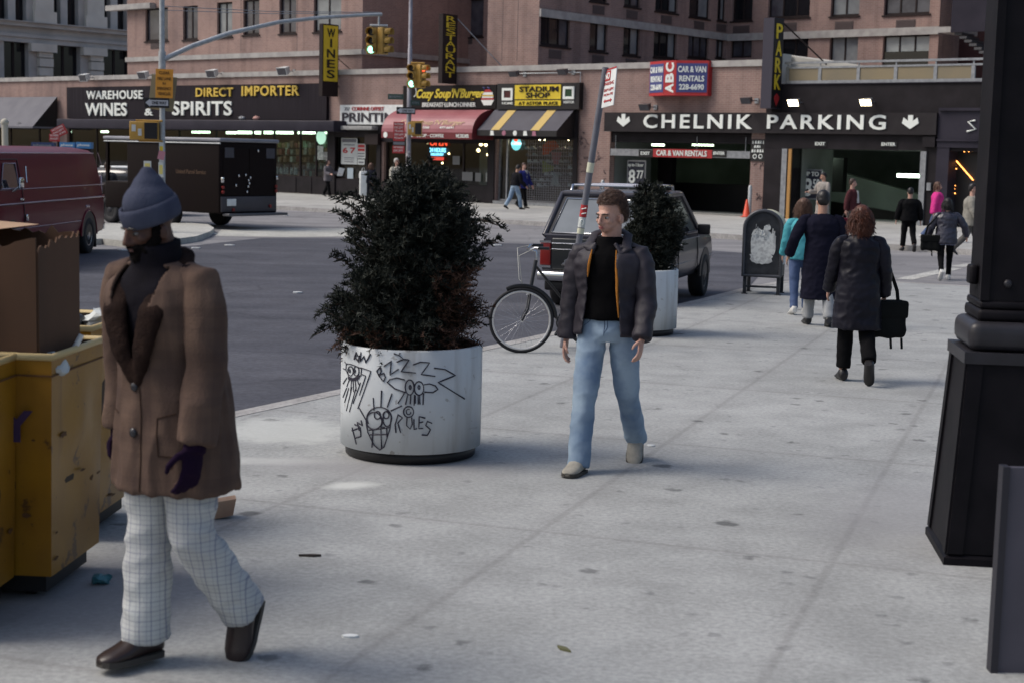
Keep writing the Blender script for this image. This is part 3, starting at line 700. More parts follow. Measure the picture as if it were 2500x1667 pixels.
pa = [L(u, v, 7.0) for u, v in ((1960, 395), (2260, 480), (2260, 545), (1960, 545))]
q.prism(pa[::-1], 7.0, 7.4, 'y'); part('ramp_wall', q, mat('ramp_green', (0.32, 0.36, 0.335), 0.8, c2=(0.24, 0.27, 0.25), scale=0.7), bld)
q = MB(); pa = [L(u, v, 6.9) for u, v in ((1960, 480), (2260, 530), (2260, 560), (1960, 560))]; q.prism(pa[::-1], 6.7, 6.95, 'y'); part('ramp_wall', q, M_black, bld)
M_tubeg = emis('garage_tube', (0.75, 1.0, 0.78), 11.0)
lit('ceiling_tube', [(2190, 426, 2254, 434)], M_tubeg, 4.5); lit('ceiling_tube', [(1940, 379, 1990, 386)], M_tubeg, 3.2); lit('ceiling_tube', [(1560, 352, 1620, 357)], M_tube, 9.0); lit('ceiling_tube', [(1690, 353, 1740, 357)], M_tube, 9.0)  # two of these garage tubes are added to brighten the dim interior
q = MB(); s0, s1, z0, z1 = box_px(2026, 386, 2058, 470, 4.0); q.box(s0, s1, 4.0, 4.3, z0, z1); part('garage_post', q, M_black, bld)
q = MB(); sR = S(2440, 0, 300); sL = sA1 + 0.004
zt = Zf(2100, 206)
q.box(sL, sR, -0.14, 1.0, zh, zt); q.box(sL, s20, -0.13, 0.5, 0.0, zh - 0.002); q.box(s21, S(2288, 0, 450), -0.13, 0.5, 0.0, zh - 0.002)
q.box(S(2262, 0, 350), S(2292, 0, 350), -0.3, -0.142, Zf(2275, 360), Zf(2275, 335))
part('dark_cladding', q, M_dark, bld)
q = MB(); sN = S(2290, 0, 450)
q.box(sN, sR, -0.24, -0.142, Zf(2340, 362), zt - 0.9); q.box(sN, S(2320, 0, 450), -0.22, 0.5, 0.0, Zf(2340, 362) - 0.003)
q.box(sN, sR, -0.30, -0.2405, Zf(2340, 346), Zf(2340, 342)); q.box(sN + 0.04, sR, -0.33, -0.2406, Zf(2340, 272), Zf(2340, 265))
part('blue_cladding', q, M_navy, bld)
q = MB(); x0 = S(2320, 0, 450) + 0.001
q.box(x0, sR, 0.4, 0.5, 0.0, Zf(2340, 362)); part('doorway_back', q, M_black, bld)
q = MB()
for u, m0 in ((1919, 0), (2257, 0)):
    q = MB(); x = S(u, 0, 450); q.box(x - 0.1, x + 0.1, -0.2, -0.131, 0.0, zh - 0.02); part('door_track', q, M_metal, bld)
q = MB(); x = S(1932, 0, 450); q.box(x - 0.06, x + 0.06, -0.19, -0.131, 0.0, zh - 0.02); part('door_track', q, mat('ochre_strip', (0.38, 0.2, 0.06), 0.6), bld)
# small festoon lights round the doorway on the right
q = MB()
for i in range(22):
    t = i / 21; s, z = L(2333 + 42 * t, 392 + 48 * t, 0.35); q.ball((s, 0.36, z), 0.02, sub=1)
for u, v in ((2335, 368), (2345, 369), (2354, 371), (2365, 371), (2374, 370), (2333, 404), (2334, 413), (2331, 454), (2330, 462), (2331, 473)):
    s, z = L(u, v, 0.35); q.ball((s, 0.36, z), 0.02, sub=1)
part('string_light', q, emis('orange_bulb', (1.0, 0.36, 0.08), 5.0), bld)
# number plate over the doorway and little box
q = MB(); s0, s1, z0, z1 = box_px(2264, 447, 2274, 466, -0.14); q.box(s0, s1, -0.2, -0.131, z0, z1); part('bell_box', q, M_metal, bld)
# brick pier patch between the openings is the wall itself; terrace railing with yellow panels
zr0, zr1, zr2 = Zf(2130, 203, -0.1), Zf(2130, 165, -0.1), Zf(2130, 153, -0.1)
pst = [S(u, -0.1, 185) for u in (1923, 2002, 2096, 2187, 2284, 2376)]
q = MB(); q.box(pst[0] - 0.05, sR, -0.14, -0.06, zr1, zr1 + 0.06); q.box(pst[0] - 0.05, sR, -0.14, -0.06, zr0, zr0 + 0.1); q.box(pst[0] - 0.1, sR, -0.16, -0.04, zr2, zr2 + 0.07)
for x in pst: q.box(x - 0.06, x + 0.06, -0.135, -0.065, zr0 + 0.1, zr1); q.box(x - 0.02, x + 0.02, -0.12, -0.08, zr1 + 0.06, zr2)
rail = part('terrace_railing', q, M_metal, bld)
for a, b_ in zip(pst[:-1], pst[1:]):
    q = MB(); q.box(a + 0.065, b_ - 0.065, -0.11, -0.09, zr0 + 0.105, zr1 - 0.005); part('railing_panel', q, mat('amber_panel', (0.235, 0.19, 0.115), 0.4, c2=(0.18, 0.155, 0.11), scale=0.5), rail)
q = MB(); q.box(sL, sR, -0.2, 0.0, zt + 0.001, zr0 - 0.002); part('terrace_edge', q, M_navy, bld)
q = MB(); q.quad((sL, -0.14, zt + 0.02), (sR, -0.14, zt + 0.02), (sR, YD, zt + 0.02), (sL, YD, zt + 0.02)); part('terrace_floor', q, M_stone, bld)
# balcony and stair at the far right end
q = MB(); yb = YD - 1.4
s0, s1, z0, z1 = box_px(2290, 66, 2326, 80, yb); q.box(s0, s1, yb, YD + 1, z0, z1); part('balcony_slab', q, M_stone, bld)
q = MB(); s0, s1, z0, z1 = box_px(2325, 8, 2470, 78, yb); q.box(s0 + 0.003, s1 + 4, yb - 0.1, yb, z0, z1 + 3); part('balcony_panel', q, M_navy, bld)
q = MB(); q.box(sr1 + 0.003, sr1 + 14, YD + 2.0, YD + 2.4, zt, ZTOP); part('recess_wall', q, mat('dark_red_wall', (0.05, 0.022, 0.024), 0.9), bld)
q = MB()
for k in range(7):
    s0, s1, z0, z1 = box_px(2330 + k * 12, 80 + k * 9, 2348 + k * 12, 86 + k * 9, yb); q.box(s0, s1, yb, yb + 1.2, z0, z1)
part('stair', q, mat('stair_steel', (0.07, 0.07, 0.075), 0.6), bld)
q = MB(); pz_ = [L(u, v, -0.26) for u, v in ((2381, 295), (2364, 298), (2382, 316), (2361, 322))]; q.tube([(s_, -0.26, z_) for s_, z_ in pz_], 0.035, 5); part('zigzag_letter', q, M_letter, bld)
# white tent roof on the terrace
q = MB(); y = 0.8
e = [L(u, v, y) for u, v in ((1903, 132), (1960, 142), (2040, 153), (2112, 161))]; zb = zt + 0.02
bs = [L(1903, 200, y)[0], L(2118, 200, y)[0]]
for (a, b_) in zip(e[:-1], e[1:]): q.hexa([(a[0], y, zb + 0.3), (b_[0], y, zb + 0.3), (b_[0], y + 3.5, zb + 0.3), (a[0], y + 3.5, zb + 0.3), (a[0], y, a[1]), (b_[0], y, b_[1]), (b_[0], y + 3.5, b_[1]), (a[0], y + 3.5, a[1])])
s0, s1, z0, z1 = box_px(1903, 135, 1917, 206, -0.14); q.box(sL + 0.02, sL + 0.4, -0.1, 0.75, zb + 0.003, e[0][1] - 0.05)
tentm = mat('cream_canvas', (0.52, 0.50, 0.45), 0.8)
tent = tag(part('terrace_tent', q, tentm), 'cream canvas tent roof sloping down behind the amber railing on the terrace', 'tent')
tent.location = FO; tent.rotation_euler = (0, 0, FANG)

# ================================================================== signs on the facade
def board(name, label, u0, v0, u1, v1, y0, thick, m, cat='sign', group=None, back=None):
    s0, s1, z0, z1 = box_px(u0, v0, u1, v1, y0); t = fthing(name, label, cat, s0, z0, y0, group)
    q = MB(); q.box(0, s1 - s0, 0, thick, 0, z1 - z0); part('board', q, m, t)
    def X(u, v): a = L(u, v, y0); return a[0] - s0, a[1] - z0
    def R4(u0, v0, u1, v1): a = box_px(u0, v0, u1, v1, y0); return a[0] - s0, a[1] - s0, a[2] - z0, a[3] - z0
    return t, X, R4
def letters(t, items, m, y=-0.003, name='lettering', depth=0.03):
    for tx, r, kw_ in items: q = MB(); put_text(q, tx, *r, y, 0, depth=depth, **kw_); part(name, q, m, t)
# wine warehouse
t, X, Q = board('shop_sign', 'long black fascia sign reading WAREHOUSE WINES & SPIRITS, DIRECT IMPORTER', 163, 209, 797, 292, -0.16, 0.155, mat('ribbed_black_board', (0.011, 0.008, 0.012), 0.65, c2=(0.019, 0.015, 0.021), scale=14, stretch=(1, 1, 0.02), spec=0.15))
letters(t, [('WAREHOUSE', Q(213, 222, 350, 243), dict(bold=0.018, spacing=1.1)), ('WINES', Q(210, 252, 312, 284), dict(bold=0.02)), ('&', Q(355, 266, 375, 283), dict(bold=0.018)), ('SPIRITS', Q(422, 248, 568, 283), dict(bold=0.02, spacing=1.05))], M_letter, depth=0.06)
letters(t, [('DIRECT', Q(480, 215, 571, 237), dict(bold=0.018, spacing=1.1)), ('IMPORTER', Q(592, 210, 732, 235), dict(bold=0.018, spacing=1.1))], M_gold, depth=0.06)
s0, s1, z0, z1 = box_px(138, 293, 815, 318, -0.9); t = fthing('shop_canopy', 'flat dark blue canopy over the wine shop windows', 'canopy', s0, z0, -0.9)
q = MB(); q.bevbox(0, s1 - s0, 0, 0.89, 0, z1 - z0, 0.05); part('canopy_box', q, M_navy, t)
# two crumpled scraps lying on that canopy
for u, m_, lab in ((591, M_metal, 'grey scrap of paper lying on the wine shop canopy'), (626, mat('dull_pink', (0.35, 0.2, 0.18), 0.8), 'pinkish crumpled rag lying on the wine shop canopy')):
    s, z = L(u, 293, -0.7); q = MB(); q.ball((0, 0, 0.09), (0.22, 0.14, 0.1), sub=2)
    q.v = [(x + noise.noise(Vector((x * 9, y * 9, z * 9))) * 0.06, y, zz + noise.noise(Vector((x * 9 + 5, y * 9, zz * 9))) * 0.06) for x, y, zz in q.v for z in (zz,)]
    o = part('scrap', q, m_); o.location = FW(s, -0.7, z1 + 0.002); o.rotation_euler = (0, 0, FANG); tag(o, lab, 'litter')
# projecting signs
def blade(name, label, u0, u1, v0, v1, y0, y1, m, th=0.22):
    """a tall box standing out from the wall; its lettered side faces along the street"""
    s1, z0 = L(u1, (v0 + v1) / 2, y1)[0], L((u0 + u1) / 2, v1, (y0 + y1) / 2)[1]; z1 = L((u0 + u1) / 2, v0, (y0 + y1) / 2)[1]
    t = fthing(name, label, 'sign', s1, z0, 0)
    q = MB(); q.box(-th, 0, y0, y1, 0, z1 - z0); part('sign_box', q, m, t)
    def RS(u0_, v0_, u1_, v1_):
        vm = (v0_ + v1_) / 2; um = (u0_ + u1_) / 2; return LS(u0_, vm, s1)[0], LS(u1_, vm, s1)[0], LS(um, v1_, s1)[1] - z0, LS(um, v0_, s1)[1] - z0
    return t, RS, s1, z0, z1 - z0
TM = Matrix(((0, -1, 0, 0), (1, 0, 0, 0), (0, 0, 1, 0), (0, 0, 0, 1)))   # lettering turned onto the +s side
def blade_letters(t, word, y0, y1, z0, z1, m, gap=0.22, bold=0.018):
    q = MB(); n = len(word); h = (z1 - z0) / (n + (n - 1) * gap)
    for i, ch in enumerate(word):
        b = z1 - i * h * (1 + gap) - h; w = (y1 - y0); c = (y0 + y1) / 2; ww = w * (0.22 if ch == 'I' else 1.0)
        put_text(q, ch, c - ww / 2, c + ww / 2, b, b + h, -0.004, 0, bold, depth=0.015, M=TM)
    return part('lettering', q, m, t)
t, RS, s1, zb, H = blade('blade_sign', 'tall yellow blade sign reading WINES downwards in black', 796, 826, 60, 236, -1.05, -0.12, M_brown)
a = RS(800, 64, 824, 200); q = MB(); q.box(0.001, 0.02, -1.0, -0.17, a[2], a[3]); part('yellow_face', q, M_yellow, t)
q = MB(); q.v = []; part_ = None
blade_letters(t, 'WINES', -0.82, -0.35, a[2] + 0.13, a[3] - 0.13, M_black).location = (0.022, 0, 0)
q = MB(); q.tube([(-0.1, -0.12, H * 0.55), (-0.1 + 1.1, 0.58, H * 0.2)], 0.02, 6); q.tube([(-0.1, -0.12, H * 0.15), (-0.1, 0.58, H * 0.15)], 0.03, 6); part('stay', q, M_brown, t)
t, RS, s1, zb, H = blade('blade_sign', 'tall dark blade sign reading RESTAURANT downwards in yellow', 1084, 1116, 36, 205, -0.95, -0.08, M_brown)
blade_letters(t, 'RESTAURANT', -0.76, -0.22, 0.25, H - 0.08, M_yellow, 0.17, 0.0).location = (0.003, 0, 0)
q = MB(); q.tube([(-0.1, -0.1, H * 0.98), (1.5, 1.0, H * 0.27)], 0.022, 6); part('stay', q, M_metal, t)
t, RS, s1, zb, H = blade('blade_sign', 'tall dark blade sign reading PARK in yellow over a red arrow', 1868, 1910, 46, 266, -0.80, -0.16, mat('slate_board', (0.05, 0.046, 0.062), 0.5, spec=0.2), 0.42)
q = MB(); q.box(0.001, 0.006, -0.78, -0.18, 0.02, H - 0.02); part('black_face', q, M_black, t)
blade_letters(t, 'PARK', -0.66, -0.26, H * 0.21, H * 0.94, M_yellow, 0.12, 0.02).location = (0.008, 0, 0)
q = MB(); q.T = TM; q.prism([(-0.63, H * 0.1), (-0.47, H * 0.03), (-0.3, H * 0.1), (-0.3, H * 0.13), (-0.47, H * 0.17), (-0.63, H * 0.13)], -0.02, -0.008, 'y'); part('arrow', q, M_red, t)
q = MB(); q.tube([(-0.1, -0.2, H * 0.98), (1.3, 0.6, H * 0.5)], 0.03, 6); part('stay', q, M_brown, t)
# printing shop
t, X, Q = board('shop_sign', 'white sign reading PRINTING in dark serif-like letters under a red line', 830, 257, 990, 305, -0.15, 0.145, M_white)
letters(t, [('PRINTING', Q(836, 276, 990, 299), dict(bold=0.018))], mat('dark_letters', (0.03, 0.025, 0.035), 0.6))
letters(t, [('CORINNE OFFSET', Q(860, 262, 938, 271), dict(bold=0.0))], M_red); letters(t, [('717', Q(842, 263, 854, 271), dict(bold=0.0))], M_ink)
q = MB(); s0, s1, z0, z1 = box_px(815, 308, 908, 318, -0.5); q.bevbox(s0, s1, -0.5, -0.12, z0, z1, 0.03); o = part('folded_awning', q, mat('dirty_white_canvas', (0.36, 0.36, 0.35), 0.8, c2=(0.2, 0.2, 0.2), scale=12)); tag(o, 'rolled dirty white awning under the printing sign', 'awning'); o.location = FO; o.rotation_euler = (0, 0, FANG)
q = MB(); s0, s1, z0, z1 = box_px(898, 328, 930, 354, -0.1); q.box(s0, s1, -0.3, -0.11, z0, z1); o = part('shop_air_conditioner', q, M_brown); tag(o, 'dark slatted air conditioner over the door beside the printing shop', 'air conditioner'); o.location = FO; o.rotation_euler = (0, 0, FANG)
# restaurant
t, X, Q = board('shop_sign', 'black restaurant sign with yellow slanting script and BREAKFAST LUNCH DINNER', 984, 209, 1211, 266, -0.2, 0.195, mat('glossy_black_board', (0.008, 0.006, 0.007), 0.4, spec=0.2))
letters(t, [("Cozy Soup'N'Burger", Q(1018, 217, 1182, 247), dict(bold=0.025, shear=0.35))], mat('script_yellow', (0.66, 0.52, 0.05), 0.5))
letters(t, [('BREAKFAST·LUNCH·DINNER', Q(1032, 251, 1162, 262), dict(bold=0.01))], M_letter)
q = MB(); cx, cz = X(1191, 236); w = Q(1175, 215, 1207, 258); W = w[1] - w[0]; H = w[3] - w[2]
q.mat(0).prism([(cx - W * .28, w[2]), (cx + W * .28, w[2]), (cx + W * .5, w[2] + H * .3), (cx - W * .5, w[2] + H * .3)], -0.02, -0.003, 'y')
q.mat(1).box(cx - W * .48, cx + W * .48, -0.025, -0.004, w[2] + H * .31, w[2] + H * .41); q.mat(0).box(cx - W * .42, cx + W * .42, -0.022, -0.004, w[2] + H * .42, w[2] + H * .5)
q.mat(2).box(cx - W * .45, cx + W * .45, -0.025, -0.004, w[2] + H * .51, w[2] + H * .58)
q.mat(0).prism([(cx - W * .4, w[2] + H * .59), (cx + W * .4, w[2] + H * .59), (cx + W * .36, w[2] + H * .74), (cx - W * .36, w[2] + H * .74)], -0.02, -0.003, 'y')
q.mat(1).prism([(cx - W * .33, w[2] + H * .75), (cx + W * .33, w[2] + H * .75), (cx + W * .16, w[2] + H * .9), (cx - W * .16, w[2] + H * .9)], -0.02, -0.003, 'y')
q.mat(3); [q.tube([(cx + W * (a + 0.12 * math.sin(i)), -0.015, w[2] + H * (0.92 + 0.05 * i / 2)) for i in range(5)], 0.02, 5) for a in (-0.3, 0.05)]
part('burger_emblem', q, [M_letter, M_red, M_gold, M_blue], t)
q = MB(); c = X(1011, 225); [q.tube([(c[0] + 0.14 * math.cos(a) * r, -0.01, c[1] + 0.2 * math.sin(a)) for a in [math.pi * (-.5 + i / 10) for i in range(11)]], 0.025, 5) for r in (1,)]; part('crescent', q, M_letter, t)
# sports shop
t, X, Q = board('shop_sign', 'black sports shop sign with yellow STADIUM SHOP panel between two score boxes', 1213, 204, 1414, 268, -0.25, 0.245, M_black)
for r in (Q(1258, 208, 1370, 243), Q(1258, 246, 1370, 259)):
    q = MB(); q.box(r[0], r[1], -0.03, -0.002, r[2], r[3]); part('yellow_panel', q, M_yellow, t)
letters(t, [('STADIUM', Q(1270, 212, 1365, 225), dict(bold=0.018)), ('SHOP', Q(1286, 227, 1344, 240), dict(bold=0.018)), ('AT ASTOR PLACE', Q(1268, 249, 1363, 257), dict(bold=0.0, spacing=1.1))], M_brown, y=-0.032)
for (r, mc, nm) in ((Q(1227, 216, 1253, 246), mat('dark_red_score', (0.06, 0.008, 0.008), 0.5), 'HOME'), (Q(1376, 212, 1403, 243), mat('dark_green_score', (0.008, 0.045, 0.015), 0.5), 'VISITOR')):
    q = MB(); b = 0.1
    q.mat(0).box(r[0], r[0] + b, -0.05, -0.002, r[2], r[3]).box(r[1] - b, r[1], -0.05, -0.002, r[2], r[3]).box(r[0] + b, r[1] - b, -0.05, -0.002, r[2], r[2] + b).box(r[0] + b, r[1] - b, -0.05, -0.002, r[3] - b, r[3])
    q.mat(1).box(r[0] + b, r[1] - b, -0.02, -0.003, r[2] + b, r[3] - b); put_text(q, nm, r[0], r[1], r[2] - 0.16, r[2] - 0.06, -0.003, 0)
    part('score_box', q, [M_letter, mc], t)
# awnings
def awning(name, label, top, front, m, ytop=-0.12, yf=-1.4, drop=0.25, arc=False, vm=None, ends=None):
    (u0, v0, u1, v1), (a0, b0, a1, b1) = top, front
    s0, s1 = L(u0, v0, ytop)[0], L(u1, v1, ytop)[0]; zt_ = L((u0 + u1) / 2, (v0 + v1) / 2, ytop)[1]; zf = L((a0 + a1) / 2, (b0 + b1) / 2, yf)[1]
    t = fthing(name, label, 'awning', s0, 0, 0); n = 10 if arc else 1; W = s1 - s0
    pr = []
    for i in range(n + 1):
        k = i / n
        if arc: pr.append((ytop + (yf - ytop) * math.sin(k * math.pi / 2), zf + (zt_ - zf) * math.cos(k * math.pi / 2)))
        else: pr.append((ytop + (yf - ytop) * k, zt_ + (zf - zt_) * k))
    q = MB()
    for (ya, za_), (yb_, zb_) in zip(pr[:-1], pr[1:]): q.add([(0, ya, za_), (W, ya, za_), (W, yb_, zb_), (0, yb_, zb_)], [(0, 3, 2, 1)], arc)
    part('canopy', q, m, t)
    for x in (0.003, W - 0.003): q = MB(); q.poly([(x, y, z) for y, z in pr] + [(x, ytop, zf)]); part('side_flap', q, ends or m, t)
    q = MB(); q.box(0, W, yf - 0.012, yf - 0.002, zf - drop, zf); q.box(0.004, 0.012, yf, ytop, zf - drop, zf - 0.002); q.box(W - 0.012, W - 0.004, yf, ytop, zf - drop, zf - 0.002); vo = part('valance', q, vm or m, t)
    return t, W, zt_, zf, vo, s0, pr
M_maroon = mat('maroon_canvas', (0.31, 0.105, 0.12), 0.45, c2=(0.25, 0.075, 0.09), scale=1.5, spec=0.5); M_maroon2 = mat('dark_red_canvas', (0.13, 0.014, 0.018), 0.6)
t, W, zt_, zf, vo, s0, pr = awning('shop_awning', 'curved maroon restaurant awning with yellow script, under the black restaurant sign', (985, 270, 1206, 268), (936, 325, 1192, 323), M_maroon, drop=0.26, arc=True, vm=M_maroon2, ends=M_maroon2)
q = MB(); yf = -1.413
put_text(q, 'COLD · SOUP · COFFEE', 0.75 * W / 3, 0.70 * W, zf - 0.2, zf - 0.07, yf, 0, 0.01); put_text(q, 'WE DELIVER', 0.83 * W, 0.97 * W, zf - 0.2, zf - 0.06, yf, 0, 0.02)
q.lathe([(0.12, 0), (0.12, 0.01)], 16); q.v[-64:] = [(0.25 + x, yf - z - 0.004, zf - 0.13 + y) for x, y, z in q.v[-64:]]
part('lettering', q, M_letter, t)
q = MB(); za, zb_ = zf + (zt_ - zf) * 0.18, zf + (zt_ - zf) * 0.52
def arcf(x, y, z):
    k = math.acos(max(-1, min(1, (z - zf) / (zt_ - zf)))); return (x, -0.12 - 1.28 * math.sin(k) - 0.02 + (y + 1.5) * 0.3, z + 0.01)
n0 = len(q.v); put_text(q, "Cozy Soup'N'Burger", 0.2 * W, 0.9 * W, za + 0.08, zb_, -1.5, 0, 0.0, shear=0.35); q.v = [arcf(*p) for p in q.v]; part('script', q, mat('faded_gold', (0.52, 0.36, 0.2), 0.6), t)
q = MB(); put_text(q, '477-5566', 0.4 * W, 0.54 * W, za - 0.03, za + 0.06, -1.5, 0); put_text(q, '477-6691', 0.65 * W, 0.8 * W, za - 0.03, za + 0.06, -1.5, 0); q.v = [arcf(*p) for p in q.v]; part('lettering', q, M_letter, t)
M_slate = mat('slate_canvas', (0.068, 0.067, 0.086), 0.6, c2=(0.055, 0.053, 0.07), scale=2)
t, W, zt_, zf, vo, s0, pr = awning('shop_awning', 'dark slate awning with two wide yellow stripes and small round logos on its valance', (1210, 268, 1404, 266), (1191, 320, 1388, 319), M_slate, drop=0.22, yf=-1.2, vm=M_black, ends=M_black)
q = MB()
for f0 in (0.18, 0.68):
    a, b_ = f0 * W, (f0 + 0.105) * W; dz = 0.012
    q.hexa([(a, pr[1][0] - 0.004, pr[1][1] + 0.002), (b_, pr[1][0] - 0.004, pr[1][1] + 0.002), (b_, pr[0][0] - 0.004, pr[0][1] + 0.002), (a, pr[0][0] - 0.004, pr[0][1] + 0.002)] + [(a, pr[1][0] - 0.012, pr[1][1] + dz), (b_, pr[1][0] - 0.012, pr[1][1] + dz), (b_, pr[0][0] - 0.012, pr[0][1] + dz), (a, pr[0][0] - 0.012, pr[0][1] + dz)])
part('yellow_stripe', q, mat('straw_stripe', (0.50, 0.36, 0.12), 0.6), t)
LG = [M_letter, mat('dull_rose', (0.35, 0.14, 0.2), 0.6), M_letter]
for k, f0 in enumerate((0.2, 0.35, 0.49, 0.62, 0.73)):
    c = (f0 * W, zf - 0.11); q = MB()
    if k in (1, 2): q.prism([(c[0] + 0.1 * math.cos(a * math.pi / 6), c[1] + 0.1 * math.sin(a * math.pi / 6)) for a in range(12)], -1.23, -1.2125, 'y')
    else: q.prism([(c[0] - 0.1, c[1] - 0.09), (c[0] + 0.1, c[1] - 0.09), (c[0] + 0.06, c[1] + 0.09), (c[0] - 0.08, c[1] + 0.09)], -1.23, -1.2125, 'y')
    part('logo', q, LG[k % 3], t)
t, W, zt_, zf, vo, s0, pr = awning('shop_awning', 'plain grey sloping awning at the left end of the shop fronts', (-60, 240, 140, 236), (-140, 309, 96, 307), mat('grey_canvas', (0.125, 0.125, 0.145), 0.7, c2=(0.10, 0.10, 0.12), scale=1.2), yf=-1.6, drop=0.1, ends=M_black)
q = MB(); put_text(q, '717', 0, 0.3, 0, 0.14, 0); q.v = [(W * 0.8 + p[0], -1.5 + p[1], zf + 0.09 + p[2]) for p in q.v]; part('lettering', q, M_metal, t)
# car rental sign, three faces
t = fthing('rental_sign', 'red and blue three-faced sign reading ABC CAR & VAN RENTALS', 'sign', L(1648, 190)[0], L(1648, 236)[1], 0)
zA = L(1648, 152)[1] - L(1648, 236)[1]; sA = L(1648, 190)[0]
pts = [(L(1584, 195, -0.3)[0] - sA, -0.25), (L(1621, 195, -0.75)[0] - sA, -0.75), (L(1649, 195, -0.75)[0] - sA, -0.75), (L(1727, 195, -0.3)[0] - sA, -0.25)]
q = MB(); q.prism(pts + [(pts[3][0], -0.003), (pts[0][0], -0.003)], 0, zA, 'z'); part('sign_box', q, M_red, t)
def facet(a, b_, items, pm):
    d = Vector((b_[0] - a[0], b_[1] - a[1], 0)); ln = d.length; d.normalize(); n = Vector((-d.y, d.x, 0))   # n points into the wall
    Mx = Matrix(((d.x, n.x, 0, a[0]), (d.y, n.y, 0, a[1]), (0, 0, 1, 0), (0, 0, 0, 1)))
    if pm:
        q = MB(); q.T = Mx; q.box(0.03 * ln, 0.97 * ln, -0.012, -0.002, zA * 0.09, zA * 0.92); part('blue_face', q, pm, t)
    q = MB()
    for tx, r in items: put_text(q, tx, r[0] * ln, r[2] * ln, r[1] * zA, r[3] * zA, -0.014, 0, 0.03, M=Mx)
    return part('lettering', q, M_letter, t)
it = [('CAR & VAN', (0.07, 0.66, 0.93, 0.84)), ('RENTALS', (0.12, 0.4, 0.88, 0.57)), ('228-6690', (0.12, 0.16, 0.88, 0.33))]
facet(pts[0], pts[1], it, M_blue); facet(pts[2], pts[3], it, M_blue)
q = MB(); wA = pts[2][0] - pts[1][0]; cx = (pts[1][0] + pts[2][0]) / 2   # ABC, turned a quarter, reading upwards
for i, ch in enumerate('ABC'):
    n0 = len(q.v); put_text(q, ch, -0.5, 0.5, 0, 1, 0, 0, 0.04)
    hh = zA * 0.27; b0 = zA * (0.07 + 0.3 * i)
    q.v[n0:] = [(cx - (z - 0.5) * wA * 0.72, -0.755 + y, b0 + (x + 0.5) * hh) for x, y, z in q.v[n0:]]
part('lettering', q, M_letter, t)
# garage sign
t, X, Q = board('garage_sign', 'long charcoal fascia sign reading CHELNIK PARKING between two down arrows', 1475, 276, 2286, 326, -0.34, 0.19, mat('charcoal_board', (0.018, 0.015, 0.017), 0.6, c2=(0.024, 0.021, 0.023), scale=2, spec=0.2))
letters(t, [('CHELNIK', Q(1572, 280, 1837, 315), dict(bold=0.02, spacing=1.25)), ('PARKING', Q(1874, 281, 2164, 317), dict(bold=0.02, spacing=1.25))], M_letter, depth=0.04)
q = MB()
for u0, v0, u1, v1 in ((1507, 279, 1539, 310), (2203, 282, 2244, 316)):
    a = Q(u0, v0, u1, v1); c = (a[0] + a[1]) / 2; w = (a[1] - a[0]); h = a[3] - a[2]; k = 0.085
    q.box(c - k, c + k, -0.035, -0.003, a[2] + 0.16, a[3])
    for sg in (-1, 1): q.prism([(c, a[2]), (c + sg * w / 2, a[2] + h * 0.42), (c + sg * (w / 2 - 0.05), a[2] + h * 0.42 + 0.18), (c, a[2] + 0.2)][::sg], -0.034, -0.0035, 'y')
part('arrow', q, M_letter, t)
# clearance bar
t, X, Q = board('clearance_bar', 'grey bar hanging across the garage mouth reading EXIT, CAR & VAN RENTALS, ENTER', 1486, 367, 1831, 384, 0.02, 0.05, M_metal)
for r, m_ in ((Q(1595, 366, 1739, 385), M_red), (Q(1560, 367, 1594, 384), M_black), (Q(1740, 367, 1774, 384), M_black)):
    q = MB(); q.box(r[0], r[1], -0.02, -0.002, r[2] - 0.01, r[3] + 0.01); part('panel', q, m_, t)
letters(t, [('CAR & VAN RENTALS', Q(1604, 368, 1727, 382), dict(bold=0.018)), ('EXIT', Q(1566, 371, 1588, 379), dict(bold=0.02)), ('ENTER', Q(1743, 371, 1771, 379), dict(bold=0.02))], M_letter, y=-0.022)
q = MB(); [q.tube([(x, 0.02, 0.2), (x, 0.02, 0.75)], 0.015, 6) for x in (0.3, Q(1700, 367, 1774, 384)[0], Q(1800, 367, 1825, 384)[1] - 0.1)]; part('hanger', q, M_metal, t)
for u0, v0, u1, v1, w in ((1988, 346, 2018, 359, 'EXIT'), (2150, 347, 2190, 360, 'ENTER')):
    t, X, Q = board('direction_sign', 'small dark sign reading %s over the garage door' % w, u0, v0, u1, v1, -0.17, 0.028, M_black)
    letters(t, [(w, Q(u0 + 3, v0 + 2, u1 - 3, v1 - 3), dict(bold=0.02))], M_letter)
t, X, Q = board('notice_sign', 'black notice with small white lines and two white rings on the brick pier', 1833, 341, 1869, 395, -0.04, 0.037, M_black)
q = MB()
for v0, v1, a, b_ in ((344, 352, 1837, 1866), (355, 362, 1841, 1861), (365, 373, 1835, 1866)):
    u = a
    while u < b_ - 3:
        r = Q(u, v0, u + rs.uniform(3, 6), v1); q.prism([(r[0], r[2]), (r[1], r[2] + 0.01), (r[1] - 0.02, r[3]), (r[0] + 0.01, r[3] - 0.02)], -0.012, -0.002, 'y'); u += 6.4
for u in (1843, 1857):
    c = X(u, 383); q.tube([(c[0] + 0.07 * math.cos(a), -0.008, c[1] + 0.07 * math.sin(a)) for a in [i * math.pi / 6 for i in range(12)]], 0.018, 5, closed=True)
part('lettering', q, M_letter, t)
